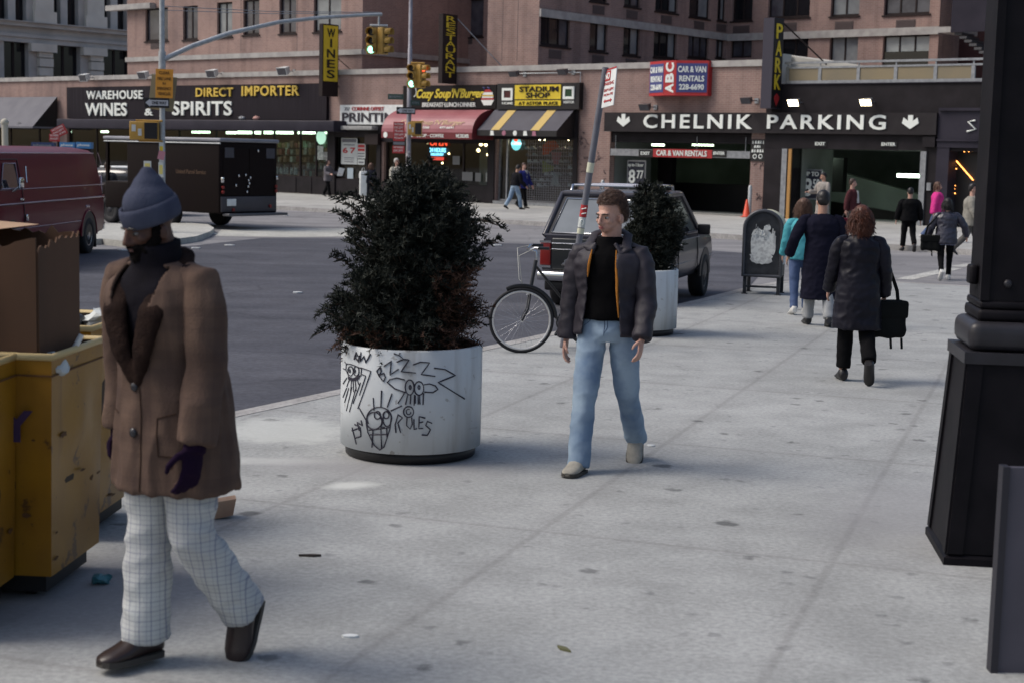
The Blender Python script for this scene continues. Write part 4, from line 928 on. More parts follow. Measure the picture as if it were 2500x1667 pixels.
def price_board(label, u0, v0, u1, v1, y, items, tl):
    t, X, Q = board('price_board', label, u0, v0, u1, v1, y, 0.06, M_metal); a = Q(u0, v0, u1, v1)
    q = MB(); q.box(a[0] + 0.05, a[1] - 0.05, -0.012, -0.002, a[2] + 0.05, a[3] - 0.05); part('dark_face', q, mat('ink_blue_face', (0.022, 0.024, 0.04), 0.5), t)
    letters(t, [(w, Q(*r), dict(bold=0.018)) for w, r in items], M_letter, y=-0.014)
    q = MB(); zb = L((u0 + u1) / 2, v1, y)[1]; x0, x1 = a[0] + 0.05, a[1] - 0.1; q.box(x0, x0 + 0.05, 0.003, 0.05, -zb + 0.01 if y < 1 else -zb, -0.002); q.box(x1, x1 + 0.05, 0.003, 0.05, -zb + 0.01 if y < 1 else -zb, -0.002); part('leg', q, M_metal, t)
price_board('dark price board reading 8 77 inside the garage mouth', 1531, 392, 1576, 458, 0.6, [('up to 1 hour', (1535, 399, 1572, 410)), ('8', (1536, 415, 1552, 448)), ('77', (1556, 417, 1572, 437))], 0)
price_board('dark price board with a big 8 beside the second garage door', 1954, 414, 2006, 488, 0.9, [('UP TO', (1963, 420, 2000, 431)), ('8', (1962, 436, 1983, 480)), ('50', (1986, 438, 2002, 460))], 0)
# neon and lit signs in windows
def neon(name, label, parts_, y):
    t = None
    for shape, m_, nm in parts_:
        q = MB()
        for it_ in shape:
            if it_[0] == 'T': s0, s1, z0, z1 = box_px(*it_[2], y); put_text(q, it_[1], s0, s1, z0, z1, y, 0, 0.01, depth=0.03)
            elif it_[0] == 'B': s0, s1, z0, z1 = box_px(*it_[1], y); q.box(s0, s1, y - 0.03, y, z0, z1)
            elif it_[0] == 'O': c = L(*it_[1], y); q.prism([(c[0] + it_[2] * math.cos(a * math.pi / 10), c[1] + it_[2] * 1.05 * math.sin(a * math.pi / 10)) for a in range(20)], y - it_[3], y, 'y')
        q.v = [(x, yy - y, z) for x, yy, z in q.v]
        if t is None: t = thing(name, label, 'neon sign', FW(0, y, 0), FANG)
        part(nm, q, m_, t)
    return t
N_red, N_cyan, N_teal = emis('red_neon', (1.0, 0.10, 0.04), 0.75), emis('cyan_neon', (0.25, 0.75, 1.0), 1.0), emis('teal_neon', (0.2, 0.72, 0.75), 0.6)
neon('neon_sign', 'red and blue neon sign reading OPEN 24 HOURS in the restaurant window', [([('T', 'OPEN', (1050, 341, 1092, 357))], N_red, 'red_tube'), ([('T', '24 HOURS', (1050, 362, 1089, 373)), ('T', 'DELIVERY', (1053, 375, 1084, 381))], N_cyan, 'blue_tube'), ([('B', (1053, 384, 1084, 392))], emis('dim_red_panel', (0.7, 0.06, 0.04), 0.5), 'red_panel')], 0.12)
neon('neon_sign', 'round teal lit sign with a red top on the sports shop window', [([('O', (1261, 352), 0.25, 0.03)], N_teal, 'disc'), ([('B', (1250, 348, 1272, 355)), ('T', 'STADIUM', (1249, 349, 1273, 354))], emis('pale_neon', (0.7, 0.95, 1.0), 0.9), 'band'), ([('O', (1261, 341), 0.1, 0.05)], N_red, 'red_top')], 0.08)
neon('neon_sign', 'half-round pale green lit sign in the wine shop window', [([('O', (785, 336), 0.3, 0.04)], emis('pale_green_panel', (0.42, 0.72, 0.55), 0.6), 'disc')], 0.1)
# floodlights
def flood(u, v, m, sc, label, group, lit_=None, y=-0.02):
    s, z = L(u, v, -0.6 if y < -0.01 else y); t = fthing('floodlight', label, 'floodlight', s, z, -0.6, group)
    q = MB(); a = 0.34 * sc; h = 0.22 * sc
    q.hexa([(-a, -0.1, -h), (a, -0.1, -h), (a * 0.55, 0.2 * sc, -h * 0.2), (-a * 0.55, 0.2 * sc, -h * 0.2), (-a, -0.22, h * 0.6), (a, -0.22, h * 0.6), (a * 0.55, 0.15 * sc, h), (-a * 0.55, 0.15 * sc, h)]); part('housing', q, m, t)
    q = MB(); q.hexa([(-a * 0.9, -0.11, -h * 0.9), (a * 0.9, -0.11, -h * 0.9), (a * 0.9, -0.09, -h * 0.9), (-a * 0.9, -0.09, -h * 0.9), (-a * 0.9, -0.232, h * 0.5), (a * 0.9, -0.232, h * 0.5), (a * 0.9, -0.2, h * 0.5), (-a * 0.9, -0.2, h * 0.5)]); part('lens', q, lit_ or M_pane_grey, t)
    q = MB(); q.tube([(0, 0.1, 0), (0, 0.57, 0.02)], 0.025, 6); q.box(-0.08, 0.08, 0.56, 0.597, -0.08, 0.1); part('bracket', q, M_metal, t)
    return t
M_wf = mat('chalky_white_housing', (0.58, 0.6, 0.6), 0.6)
for u, v, w in ((208, 190, 'above the letters WAREHOUSE'), (352, 184, 'behind the orange street sign'), (520, 180, 'above the letters DIRECT'), (694, 174, 'above the letters IMPORTER')):
    flood(u, v, M_wf, 0.95, 'white floodlight on the coping ' + w, 'white floodlights over the wine shop')
for u, v, w in ((1258, 181, 'left'), (1377, 176, 'right')):
    flood(u, v, M_grille, 0.6, 'small dark floodlight over the %s end of the sports shop sign' % w, 'small floodlights')
flood(1578, 262, M_grille, 0.65, 'small grey floodlight below the red and blue rental sign', 'small floodlights'); flood(1826, 246, M_grille, 0.6, 'small grey floodlight on the brick left of the PARK sign', 'small floodlights')
M_lamp = emis('lit_floodlight', (1.0, 0.83, 0.5), 9.0)
for u, v, w in ((1942, 251, 'over the letters PARKING beside the PARK sign'), (2119, 250, 'over the last letters of PARKING')):
    flood(u, v, M_metal, 0.62, 'lit warm floodlight ' + w, 'lit floodlights', M_lamp)
q = MB(); sc0, zc0 = L(1262, 181); sc1_, zc1 = L(1420, 176)
q.tube([(sc0, -0.06, zc0), (sc1_, -0.06, zc0), (sc1_, -0.06, L(1420, 260)[1])], 0.025, 6); o = part('conduit_pipe', q, M_galv); tag(o, 'pale conduit running over the sports shop sign and down the pier', 'pipe'); o.location = FO; o.rotation_euler = (0, 0, FANG)
# graffiti scrawled on the brick pier
q = MB()
def scrawl(u0, v0, u1, v1, n, y, w=0.02):
    for i in range(n):
        uu, vv = rs.uniform(u0, u1), rs.uniform(v0, v1); ln = []
        for k in range(rs.randint(4, 8)):
            ln.append(L(uu, vv, y)); uu += rs.uniform(-4, 5); vv += rs.uniform(-6, 6)
        strokes(q, [ln], w, y)
scrawl(1412, 325, 1452, 345, 5, -0.012, 0.03); scrawl(1405, 350, 1430, 360, 4, -0.012); scrawl(1405, 372, 1470, 400, 9, -0.012); scrawl(1408, 410, 1480, 440, 7, -0.012); scrawl(1835, 400, 1864, 425, 5, -0.012); scrawl(1838, 455, 1860, 500, 5, -0.012)
part('graffiti', q, mat('faded_marker', (0.12, 0.085, 0.085), 0.8), bld)

# ================================================================== grey stone building behind on the left
SST = L(309, 90, 13.9)[0]
Ts = Matrix(((0, -1, 0, SST), (1, 0, 0, 0), (0, 0, 1, 0), (0, 0, 0, 1)))
sb = thing('stone_building', 'grey stone building with rusticated piers and a heavy cornice behind the low shops', 'building', FO, FANG)
def Y(u, v): return LS(u, v, SST)
M_lime = mat('grey_limestone', (0.50, 0.485, 0.455), 0.85, c2=(0.40, 0.39, 0.37), scale=0.9); M_lime2 = mat('pale_limestone', (0.64, 0.61, 0.54), 0.85, c2=(0.55, 0.52, 0.46), scale=1.2)
def yy(u, v): return LS(u, v, SST)[0]
ya, yb_ = yy(-260, 150), yy(420, 150)
zc = [LS(150, v, SST)[1] for v in (190, 150, 112, 100, 74, 62)]  # base, -, lintel bottom, lintel top, cornice bottom, cornice top
holes = []
for a, b_ in ((-70, -2), (10, 70), (127, 196), (250, 322), (372, 420)): holes.append((yy(a, 150), yy(b_, 150), 0.5, zc[2]))
for a, b_ in ((-40, -12), (-2, 20), (38, 65), (125, 148), (165, 192), (248, 270), (287, 310), (330, 350)): holes.append((yy(a, 40), yy(b_, 40), zc[5] + 0.05, zc[5] + 4.2))
q = MB(); q.T = Ts; wall_holes(q, ya, yb_, 0.0, 16, holes, 0, 0.5); part('wall', q, M_lime, sb)
for i, h in enumerate(holes):
    q = MB(); q.T = Ts; q.box(h[0] + 0.002, h[1] - 0.002, 0.42, 0.5, h[2], h[3]); q.mat(1); w = h[1] - h[0]
    q.box((h[0] + h[1]) / 2 - 0.08, (h[0] + h[1]) / 2 + 0.08, 0.37, 0.418, h[2], h[3]); q.box(h[0] + 0.01, h[1] - 0.01, 0.36, 0.4, h[2] + (h[3] - h[2]) * 0.5, h[2] + (h[3] - h[2]) * 0.5 + 0.16)
    part('window', q, [M_pane_dark, M_brown], sb)
q = MB(); q.T = Ts
q.box(ya, yb_, -0.6, -0.002, zc[4] + 0.25, zc[5]); q.box(ya, yb_, -0.4, -0.003, zc[4], zc[4] + 0.249); q.box(ya, yb_, -0.15, -0.004, zc[2], zc[3]); q.box(ya, yb_, -0.25, -0.005, zc[3] + 0.003, zc[3] + 0.2)
part('cornice', q, M_lime, sb)
for a, b_ in ((72, 124), (199, 247), (323, 370)):
    q = MB(); q.T = Ts; y0, y1 = yy(a, 150), yy(b_, 150); z = 0.5; k = 0
    ym = y0 + (y1 - y0) * 0.35
    while z < zc[2] - 0.7:
        q.box(ym, y1, -0.32 if k % 2 else -0.26, -0.006, z, z + 0.5); z += 0.56; k += 1
    q.box(y0 - 0.1, y1 + 0.2, -0.42, -0.0065, zc[2] - 0.5, zc[2] - 0.005); part('rusticated_pier', q, M_lime2, sb)
for a, b_ in ((80, 124), (206, 247), (-30 + 352, 372)):
    q = MB(); q.T = Ts; y0, y1 = yy(a, 40), yy(b_, 40); q.box(y0, y1, -0.35, -0.007, zc[5] + 0.004, 16); q.box(y0 - 0.15, y1 + 0.15, -0.45, -0.3505, zc[5] + 0.004, zc[5] + 0.7); part('pilaster', q, M_lime2, sb)

# ================================================================== poles, signals, street signs
M_ochre = mat('ochre_signal_paint', (0.46, 0.27, 0.055), 0.45, c2=(0.36, 0.21, 0.045), scale=6)
M_tin = mat('sign_back_tan', (0.30, 0.26, 0.16), 0.7)
M_green_l = emis('green_lamp', (0.35, 1.0, 0.78), 2.2); M_red_l = emis('red_lamp', (1.0, 0.12, 0.05), 1.6)
M_lens = mat('dark_lens', (0.02, 0.012, 0.01), 0.2)
def signal(label, top, yaw_a, yaw_b, h, gap, lit_a, lit_b, hang=0.35, group='traffic signals'):
    """two three-lamp heads under one bar, hung from a short pipe"""
    t = thing('traffic_signal', label, 'traffic signal', top, 0, group)
    q = MB(); q.tube([(0, 0, 0), (0, 0, -hang)], 0.025, 8); q.tube([(-gap * 0.62, 0, -hang), (gap * 0.62, 0, -hang)], 0.035, 8); part('bracket', q, M_galv if hang > 0.2 else M_ochre, t)
    w = h * 0.2; r = h * 0.135
    for sx, yaw, lit_ in ((-1, yaw_a, lit_a), (1, yaw_b, lit_b)):
        Mh = Matrix.Translation((sx * gap / 2, 0, -hang - 0.04 - h)) @ Matrix.Rotation(yaw, 4, 'Z')
        q = MB(); q.T = Mh
        q.bevbox(-w, w, 0, w * 1.3, 0, h, 0.025)
        for k in range(3):   # visors, open below
            zc = h * (0.17 + 0.33 * k)
            pts = []
            for i in range(13):
                a = R(-35) + i * R(250) / 12
                pts.append((math.cos(a) * r * 1.08, math.sin(a) * r * 1.08 + zc))
            b = len(q.v)
            q.add([(x, -0.001, z) for x, z in pts] + [(x, -h * 0.28, z + 0.0) for x, z in pts] + [(x * 1.06, -0.001, (z - zc) * 1.06 + zc) for x, z in pts] + [(x * 1.06, -h * 0.28, (z - zc) * 1.06 + zc) for x, z in pts],
                  [(i, i + 1, 14 + i, 13 + i) for i in range(12)] + [(26 + i, 39 + i, 40 + i, 27 + i) for i in range(12)] + [(13 + i, 14 + i, 40 + i, 39 + i) for i in range(12)], True)
        ho = part('signal_head', q, M_ochre, t)
        for k in range(3):
            q = MB(); q.T = Mh; zc = h * (0.17 + 0.33 * k)
            q.prism([(r * math.cos(a * math.pi / 8), zc + r * math.sin(a * math.pi / 8)) for a in range(16)], -0.012, -0.002, 'y')
            part('lens', q, (M_green_l if k == 0 else M_red_l) if lit_ == k else M_lens, ho)
    return t
def plate(name, label, cat, c, w, h, yaw, m, texts=(), roll=0.0, group=None, boxes=(), back=0.0):
    """a flat sheet-metal sign centred on c, facing the camera side turned by yaw"""
    t = thing(name, label, cat, c, yaw, group)
    q = MB(); q.T = Matrix.Rotation(roll, 4, 'Y'); q.box(-w / 2, w / 2, -0.006, 0.006, -h / 2, h / 2); part('plate', q, m, t)
    q = None
    for r, mm in boxes:
        b = MB(); b.T = Matrix.Rotation(roll, 4, 'Y'); b.box(w * (r[0] - .5), w * (r[2] - .5), -0.010, -0.0065, h * (r[1] - .5), h * (r[3] - .5)); part('field', b, mm, t)
    for tx, r, mm, bold in texts:
        b = MB(); put_text(b, tx, w * (r[0] - .5), w * (r[2] - .5), h * (r[1] - .5), h * (r[3] - .5), -0.0105, 0, bold, depth=0.004, M=Matrix.Rotation(roll, 4, 'Y')); part('lettering', b, mm, t)
    return t
def oneway(label, c, w, h, yaw):
    t = plate('one_way_sign', label, 'street sign', c, w, h, yaw, M_black, group='one way signs')
    q = MB(); q.prism([(-w * .47, 0), (-w * .27, h * .40), (-w * .27, h * .28), (w * .46, h * .28), (w * .46, -h * .28), (-w * .27, -h * .28), (-w * .27, -h * .40)][::-1], -0.010, -0.0065, 'y'); part('arrow', q, mat('dull_white', (0.42, 0.43, 0.46), 0.5), t)
    q = MB(); put_text(q, 'ONE WAY', -w * .2, w * .4, -h * .17, h * .17, -0.0105, 0, 0.03, depth=0.004); part('lettering', q, M_black, t)
    return t
# light pole with the mast arm
p1 = G(397, 567); Z1 = p1.y
lp = thing('street_pole', 'silver street pole on the traffic island with a long curved mast arm', 'street pole', p1)
q = MB(); q.tube([(0, 0, 0), (0, 0, 0.9), (0, 0, 9)], [0.085, 0.068, 0.055], 12); q.lathe([(0.16, 0), (0.15, 0.25), (0.1, 0.4)], 12); part('pole', q, M_galv, lp)
q = MB(); arm = []
for u, v in ((405, 143), (470, 113), (560, 82), (680, 55), (780, 44), (870, 38.5), (932, 36)):
    f = (u - 405) / 527; arm.append(at_depth(u, v, Z1 + 3 * f) - p1)
q.tube([Vector((0.02, 0, arm[0].z - 0.05))] + arm, [0.062, 0.06, 0.058, 0.055, 0.05, 0.047, 0.044, 0.042], 10); q.tube([(0, 0, arm[0].z - 0.3), (0, 0, arm[0].z + 0.15)], 0.085, 12); part('mast_arm', q, M_galv, lp)
end = arm[-1] + p1
signal('ochre signal pair hanging from the long mast arm with a green lamp lit', end + Vector((-0.07, 0, 0.02)), R(-14), R(62), 0.66, 0.36, 0, -1, 0.30)
q = MB(); a0 = at_depth(402, 16, Z1); ae = at_depth(930, 31, Z1 + 3)
for dz in (0, 0.09): q.tube([a0 + Vector((0, 0, -dz)), at_depth(660, 29 + dz * 60, Z1 + 1.5), ae + Vector((0, 0, -dz * .2))], 0.008, 4)
tag(part('guy_wire', q, M_metal), 'two thin guy wires running from the street pole top to the mast arm end', 'wire')
plate('street_sign', 'orange sign with small dark capitals on the street pole', 'street sign', at_depth(401, 205, Z1 - 0.1), 0.40, 0.66, R(2), mat('orange_sheet', (0.62, 0.27, 0.03), 0.5), [('CLEAR', (0.2, 0.82, 0.8, 0.92), M_brown, 0.0), ('FIRE LANE', (0.12, 0.62, 0.88, 0.72), M_brown, 0.0), ('IN', (0.42, 0.46, 0.58, 0.54), M_brown, 0.0), ('EMERGENCY', (0.1, 0.28, 0.9, 0.38), M_brown, 0.0), ('VEHICLES', (0.14, 0.1, 0.86, 0.2), M_brown, 0.0)], roll=R(1))
plate('street_sign', 'tilted blank tan sign back behind the orange sign', 'street sign', at_depth(397, 228, Z1 + 0.12), 0.58, 0.80, R(8), M_tin, roll=R(7))
oneway('black and white ONE WAY arrow sign below the orange sign', at_depth(383, 252, Z1 - 0.12), 0.56, 0.225, R(4))
def pedsignal(label, c, w, h, yaw, side):
    t = thing('pedestrian_signal', label, 'pedestrian signal', c, yaw, 'pedestrian signals')
    q = MB(); q.bevbox(-w * .5, w * .5, -0.12, 0.12, -h / 2, h / 2, 0.02); part('housing', q, M_ochre, t)
    q = MB(); q.box(w * 0.02, w * .46, -0.16, -0.121, -h * .44, h * .44); part('dark_face', q, M_black, t)
    q = MB(); q.box(-w * .42, -w * .28, -0.128, -0.121, -h * .05, h * .32); q.box(-w * .2, -w * .08, -0.128, -0.121, -h * .28, h * .1); part('sticker', q, M_poster, t)
    q = MB(); q.tube([(-w * .3, 0, h * .55), (w * .62, 0, h * .55)], 0.025, 6); q.tube([(-w * .2, 0, -h * .55), (w * .62, 0, -h * .55)], 0.025, 6); part('bracket', q, M_ochre, t)
    return t
pedsignal('ochre pedestrian signal with dark face and stickers left of the silver pole', at_depth(353, 320, Z1 - 0.1), 0.66, 0.42, R(6), -1)
for u, v, w, h, c, lab in ((394, 372, 11, 46, M_yellow, 'yellow paper notice wrapped round the street pole'), (393, 415, 12, 36, mat('pale_yellow_paper', (0.6, 0.52, 0.16), 0.8), 'pale yellow flyer taped on the street pole above the grey cap'), (360, 408, 18, 28, mat('pale_yellow_paper', (0.6, 0.52, 0.16), 0.8), 'yellow bordered card beside the street pole')):
    o = plate('flyer', lab, 'flyer', at_depth(u, v, Z1 - 0.12), w * Z1 / FPX, h * Z1 / FPX, 0, M_poster, boxes=(((0.15, 0.2, 0.85, 0.8), c),))
plate('flyer', 'torn pink and white flyer on the street pole', 'flyer', at_depth(394, 380, Z1 - 0.14), 0.15, 0.2, R(10), mat('pink_paper', (0.5, 0.22, 0.26), 0.8), roll=R(12))
# second pole by the restaurant
p2 = G(995, 509); Z2 = p2.y
lp2 = thing('street_pole', 'thin grey street pole in front of the restaurant awning', 'street pole', p2)
q = MB(); q.tube([(0, 0, 0), (0, 0, 5.6), (0, 0, 5.61), (0, 0, 9)], [0.085, 0.08, 0.07, 0.06], 12); part('pole', q, mat('weathered_pole', (0.27, 0.27, 0.30), 0.5, 0.2, c2=(0.21, 0.2, 0.23), scale=5), lp2)
q = MB(); q.tube([(0, 0, 1.15), (0, 0, 2.02)], 0.088, 12); part('torn_flyers', q, mat('torn_paper', (0.5, 0.5, 0.5), 0.9, c2=(0.2, 0.17, 0.18), scale=9, lo=0.45, hi=0.55), lp2)
signal('ochre signal pair on the thin grey pole with green and red lamps lit', at_depth(1020, 153, Z2 - 0.15), R(-14), R(55), 0.82, 0.40, 0, 2, 0.03)
oneway('black and white ONE WAY arrow sign on the thin pole over the maroon awning', at_depth(991, 271, Z2 - 0.2), 0.66, 0.24, R(3))
M_dgreen = mat('dark_green_sign', (0.03, 0.06, 0.05), 0.5)
plate('street_name_sign', 'dark green street name sign reading BROADWAY left of the thin pole', 'street sign', at_depth(966, 237, Z2 - 0.1), 0.56, 0.19, R(-8), M_dgreen, [('BROADWAY', (0.1, 0.3, 0.9, 0.7), M_metal, 0.0)])
plate('street_name_sign', 'small dark green street name sign right of the thin pole', 'street sign', at_depth(1014, 252, Z2 - 0.1), 0.36, 0.17, R(30), M_dgreen, [('ASTOR PL', (0.1, 0.3, 0.9, 0.7), M_metal, 0.0)])
def redsign(lab, u, v, w, h, lines, Zs, roll=0.0, yaw=0.0):
    k = Zs / FPX; tx = []
    for i in range(lines):
        z1 = 0.94 - i * 0.9 / lines; tx.append((['NO STANDING', 'EXCEPT', 'TRUCKS', '8AM-6PM', 'MON-FRI', 'NO PARKING', 'TOW ZONE'][i % 7], (0.1, z1 - 0.55 / lines, 0.9, z1), M_letter, 0.0))
    return plate('parking_sign', lab, 'street sign', at_depth(u, v, Zs), w * k, h * k, yaw, M_red, tx, roll=roll)
redsign('tall red and white parking sign on the thin pole', 974, 322, 27, 46, 5, Z2 - 0.2); redsign('short red and white parking sign, lowest on the thin pole', 973, 366, 29, 18, 2, Z2 - 0.2)
plate('parking_sign', 'narrow dark sign between two red parking signs on the thin pole', 'street sign', at_depth(974, 351, Z2 - 0.2), 0.4, 0.1, 0, M_ink)
pedsignal('pedestrian signal with a dark face on the right side of the thin pole', at_depth(1013, 315, Z2 - 0.15), 0.5, 0.45, R(2), 1)
# red signs on a hidden post, far left, behind the van
pz = 44.0; pb = G(150, 530, ROADZ); 
sp_ = thing('sign_post', 'thin dark post behind the maroon van carrying red signs', 'post', Vector((at_depth(142, 330, pz).x, pz, ROADZ)))
q = MB(); q.tube([(0, 0, 0), (0, 0, at_depth(142, 312, pz).z - ROADZ)], 0.035, 8); part('post', q, M_brown, sp_)
redsign('red sign tilted on its corner above the maroon van', 144, 322, 36, 25, 3, pz - 0.1, roll=R(-27)); redsign('small upright red sign just above the roof of the maroon van', 133, 337, 25, 18, 2, pz - 0.12)
# blue-headed telephone kiosks behind the van
for k, (u0, u1, lab) in enumerate(((76, 131, 'dull blue telephone kiosk, leftmost of three behind the maroon van'), (145, 182, 'bright blue telephone kiosk, middle one behind the maroon van'), (186, 222, 'bright blue telephone kiosk nearest the brown truck'))):
    zz = 50.0; a, b_ = at_depth(u0, 355, zz), at_depth(u1, 355, zz); w = (b_ - a).length; top = at_depth(u0, 348, zz).z
    t = thing('telephone_kiosk', lab, 'telephone kiosk', Vector((a.x, zz, ROADZ + 0.004)), 0, 'telephone kiosks')
    q = MB(); q.box(0, w, 0, 0.3, top - 0.2 - ROADZ, top - ROADZ); part('header', q, mat('kiosk_blue_%d' % (k > 0), (0.03, 0.05, 0.12) if k == 0 else (0.06, 0.20, 0.42), 0.4), t)
    q = MB(); put_text(q, 'phone', w * .1, w * .9, top - 0.15 - ROADZ, top - 0.05 - ROADZ, -0.002, 0); part('lettering', q, M_letter if k else M_metal, t)
    q = MB(); q.box(0, 0.06, 0.02, 0.28, 0, top - 0.205 - ROADZ); q.box(w - 0.06, w, 0.02, 0.28, 0, top - 0.205 - ROADZ); q.box(0.06, w - 0.06, 0.24, 0.28, 0.7, top - 0.205 - ROADZ); part('booth', q, M_brown, t)
# pale post at the left edge
q = MB(); pp = Vector((at_depth(12, 330, 38).x, 38, ROADZ)); q.tube([(0, 0, 0), (0, 0, at_depth(12, 300, 38).z - ROADZ)], 0.08, 10); q.ball((0, 0, at_depth(12, 300, 38).z - ROADZ), 0.1)
o = part('lamp_post', q, mat('cream_post', (0.42, 0.4, 0.33), 0.6)); o.location = pp; tag(o, 'short cream post rising above the cab of the maroon van', 'post')

# leaning sign pole the bicycle stands against
b3 = G(1374, 848); top3 = at_depth(1479, 165, b3.y - 0.1)
sp3 = thing('sign_pole', 'grey parking sign pole leaning to the right behind the walking young man', 'sign pole', b3)
d3 = top3 - b3
q = MB(); q.tube([(0, 0, 0), d3], 0.034, 12); part('pole', q, mat('grey_pole_paint', (0.14, 0.145, 0.17), 0.45, c2=(0.11, 0.11, 0.13), scale=7), sp3)
for f0, f1, m_ in ((0.63, 0.665, mat('pale_tape', (0.55, 0.55, 0.42), 0.7)), (0.472, 0.515, M_red), (0.435, 0.471, M_poster), (0.412, 0.432, mat('pale_tape', (0.55, 0.55, 0.42), 0.7))):
    q = MB(); q.tube([d3 * f0, d3 * f1], 0.037, 12); part('sticker', q, m_, sp3)
q = MB(); dd = d3 * 0.4535; q.tube([dd + Vector((0.018 * math.cos(a), -0.04, 0.03 * math.sin(a))) for a in [i * math.pi / 5 for i in range(10)]], 0.005, 4, closed=True); q.tube([dd + Vector((-0.012, -0.041, 0.02)), dd + Vector((0.012, -0.041, -0.02))], 0.005, 4)
for k in (-0.03, 0.02): q.tube([d3 * 0.493 + Vector((-0.025, -0.041, k)), d3 * 0.493 + Vector((0.025, -0.041, k + 0.012))], 0.006, 4)
part('sticker_marks', q, M_letter, sp3)
ax = d3.normalized(); c3 = [at_depth(1484, 171, b3.y - 0.13), at_depth(1513, 160, b3.y - 0.38), at_depth(1498, 257, b3.y - 0.38), at_depth(1469, 265, b3.y - 0.13)]
ps = thing('parking_sign', 'white and red NO PARKING sign on the leaning pole, seen at a sharp angle', 'street sign', c3[3])
X3 = (c3[2] - c3[3]); Z3 = (c3[0] - c3[3]); wX, hZ = X3.length, Z3.length; X3n = X3.normalized(); Z3n = (Z3 - X3n * Z3.dot(X3n)).normalized(); Y3n = Z3n.cross(X3n)
M3 = Matrix((X3n, Y3n, Z3n)).transposed().to_4x4()
q = MB(); q.T = M3; q.box(0, wX, -0.004, 0.004, 0, hZ); part('plate', q, M_white, ps)
q = MB(); q.T = M3; q.box(wX * .08, wX * .55, -0.008, -0.0045, hZ * .68, hZ * .94); q.box(0.0, wX, -0.007, -0.0046, hZ * .96, hZ); part('red_field', q, M_red, ps)
q = MB(); put_text(q, 'NO', wX * .12, wX * .52, hZ * .72, hZ * .9, -0.0085, 0, 0.03, depth=0.003, M=M3); part('lettering', q, M_letter, ps)
q = MB()
for tx, z0, z1 in (('PARKING', .56, .65), ('8AM-6PM', .40, .48), ('MON-FRI', .28, .35)): put_text(q, tx, wX * .12, wX * .88, hZ * z0, hZ * z1, -0.0045, 0, 0.0, depth=0.003, M=M3)
q.T = M3; q.prism([(wX * .15, hZ * .15), (wX * .28, hZ * .2), (wX * .28, hZ * .17), (wX * .72, hZ * .17), (wX * .72, hZ * .2), (wX * .85, hZ * .15), (wX * .72, hZ * .1), (wX * .72, hZ * .13), (wX * .28, hZ * .13), (wX * .28, hZ * .1)][::-1], -0.008, -0.0045, 'y'); part('red_lettering', q, M_red, ps)

# ================================================================== planters and shrubs
M_planter = mat('white_planter', (0.60, 0.635, 0.65), 0.45, c2=(0.49, 0.515, 0.53), scale=3.2, detail=8, lo=0.4, hi=0.72, stretch=(1, 1, 0.45), bump=0.12, bscale=9)
M_soil = mat('dark_soil', (0.035, 0.026, 0.02), 0.95)
def grimy(m, c=(0.30, 0.29, 0.27)):       # drips, scrapes and chips in the white paint
    nt = m.node_tree; b = nt.nodes['Principled BSDF']; src = b.inputs['Base Color'].links[0].from_socket; lk = nt.links.new
    tc = n_new(nt, 'ShaderNodeTexCoord')
    for sc, st_, p0, p1, f in ((7.0, (1, 1, 0.10), 0.58, 0.72, 0.55), (18.0, (1, 1, 1), 0.66, 0.70, 0.7), (9.0, (0.3, 0.3, 3), 0.66, 0.72, 0.5)):
        mp = n_new(nt, 'ShaderNodeMapping'); mp.inputs['Scale'].default_value = st_; lk(tc.outputs['Object'], mp.inputs[0])
        n = n_new(nt, 'ShaderNodeTexNoise'); n.inputs['Scale'].default_value = sc; n.inputs['Detail'].default_value = 7; lk(mp.outputs[0], n.inputs[0])
        r = n_new(nt, 'ShaderNodeMapRange'); r.inputs[1].default_value = p0; r.inputs[2].default_value = p1; r.inputs[4].default_value = f; lk(n.outputs[0], r.inputs[0])
        x = n_new(nt, 'ShaderNodeMix', data_type='RGBA'); lk(r.outputs[0], x.inputs[0]); lk(src, x.inputs[6]); x.inputs[7].default_value = (*c, 1); src = x.outputs[2]
    lk(src, b.inputs['Base Color'])
grimy(M_planter)
RP, HP = 0.468, 0.745
def planter(name, label, c):
    t = thing(name, label, 'planter', c, 0, 'round white planters')
    q = MB(); q.lathe([(RP - 0.05, 0.075), (RP, 0.075), (RP + 0.002, 0.4), (RP, HP - 0.01), (RP - 0.008, HP), (RP - 0.03, HP), (RP - 0.035, HP - 0.06)], 64); part('drum', q, M_planter, t)
    q = MB(); q.lathe([(RP - 0.06, 0), (RP - 0.035, 0.01), (RP - 0.03, 0.075), (RP - 0.06, 0.0755)], 48); part('base_ring', q, M_black, t)
    q = MB(); q.lathe([(RP - 0.037, HP - 0.12), (RP - 0.04, HP - 0.05), (0.2, HP - 0.03)], 32); part('soil', q, M_soil, t)
    return t
pc1 = G(1002, 1104); pl1 = planter('planter', 'round white planter with black marker drawings, nearest to the camera', pc1)
pc2 = G(1551, 812); pl2 = planter('planter', 'plain white planter mostly hidden behind the walking young man', pc2)
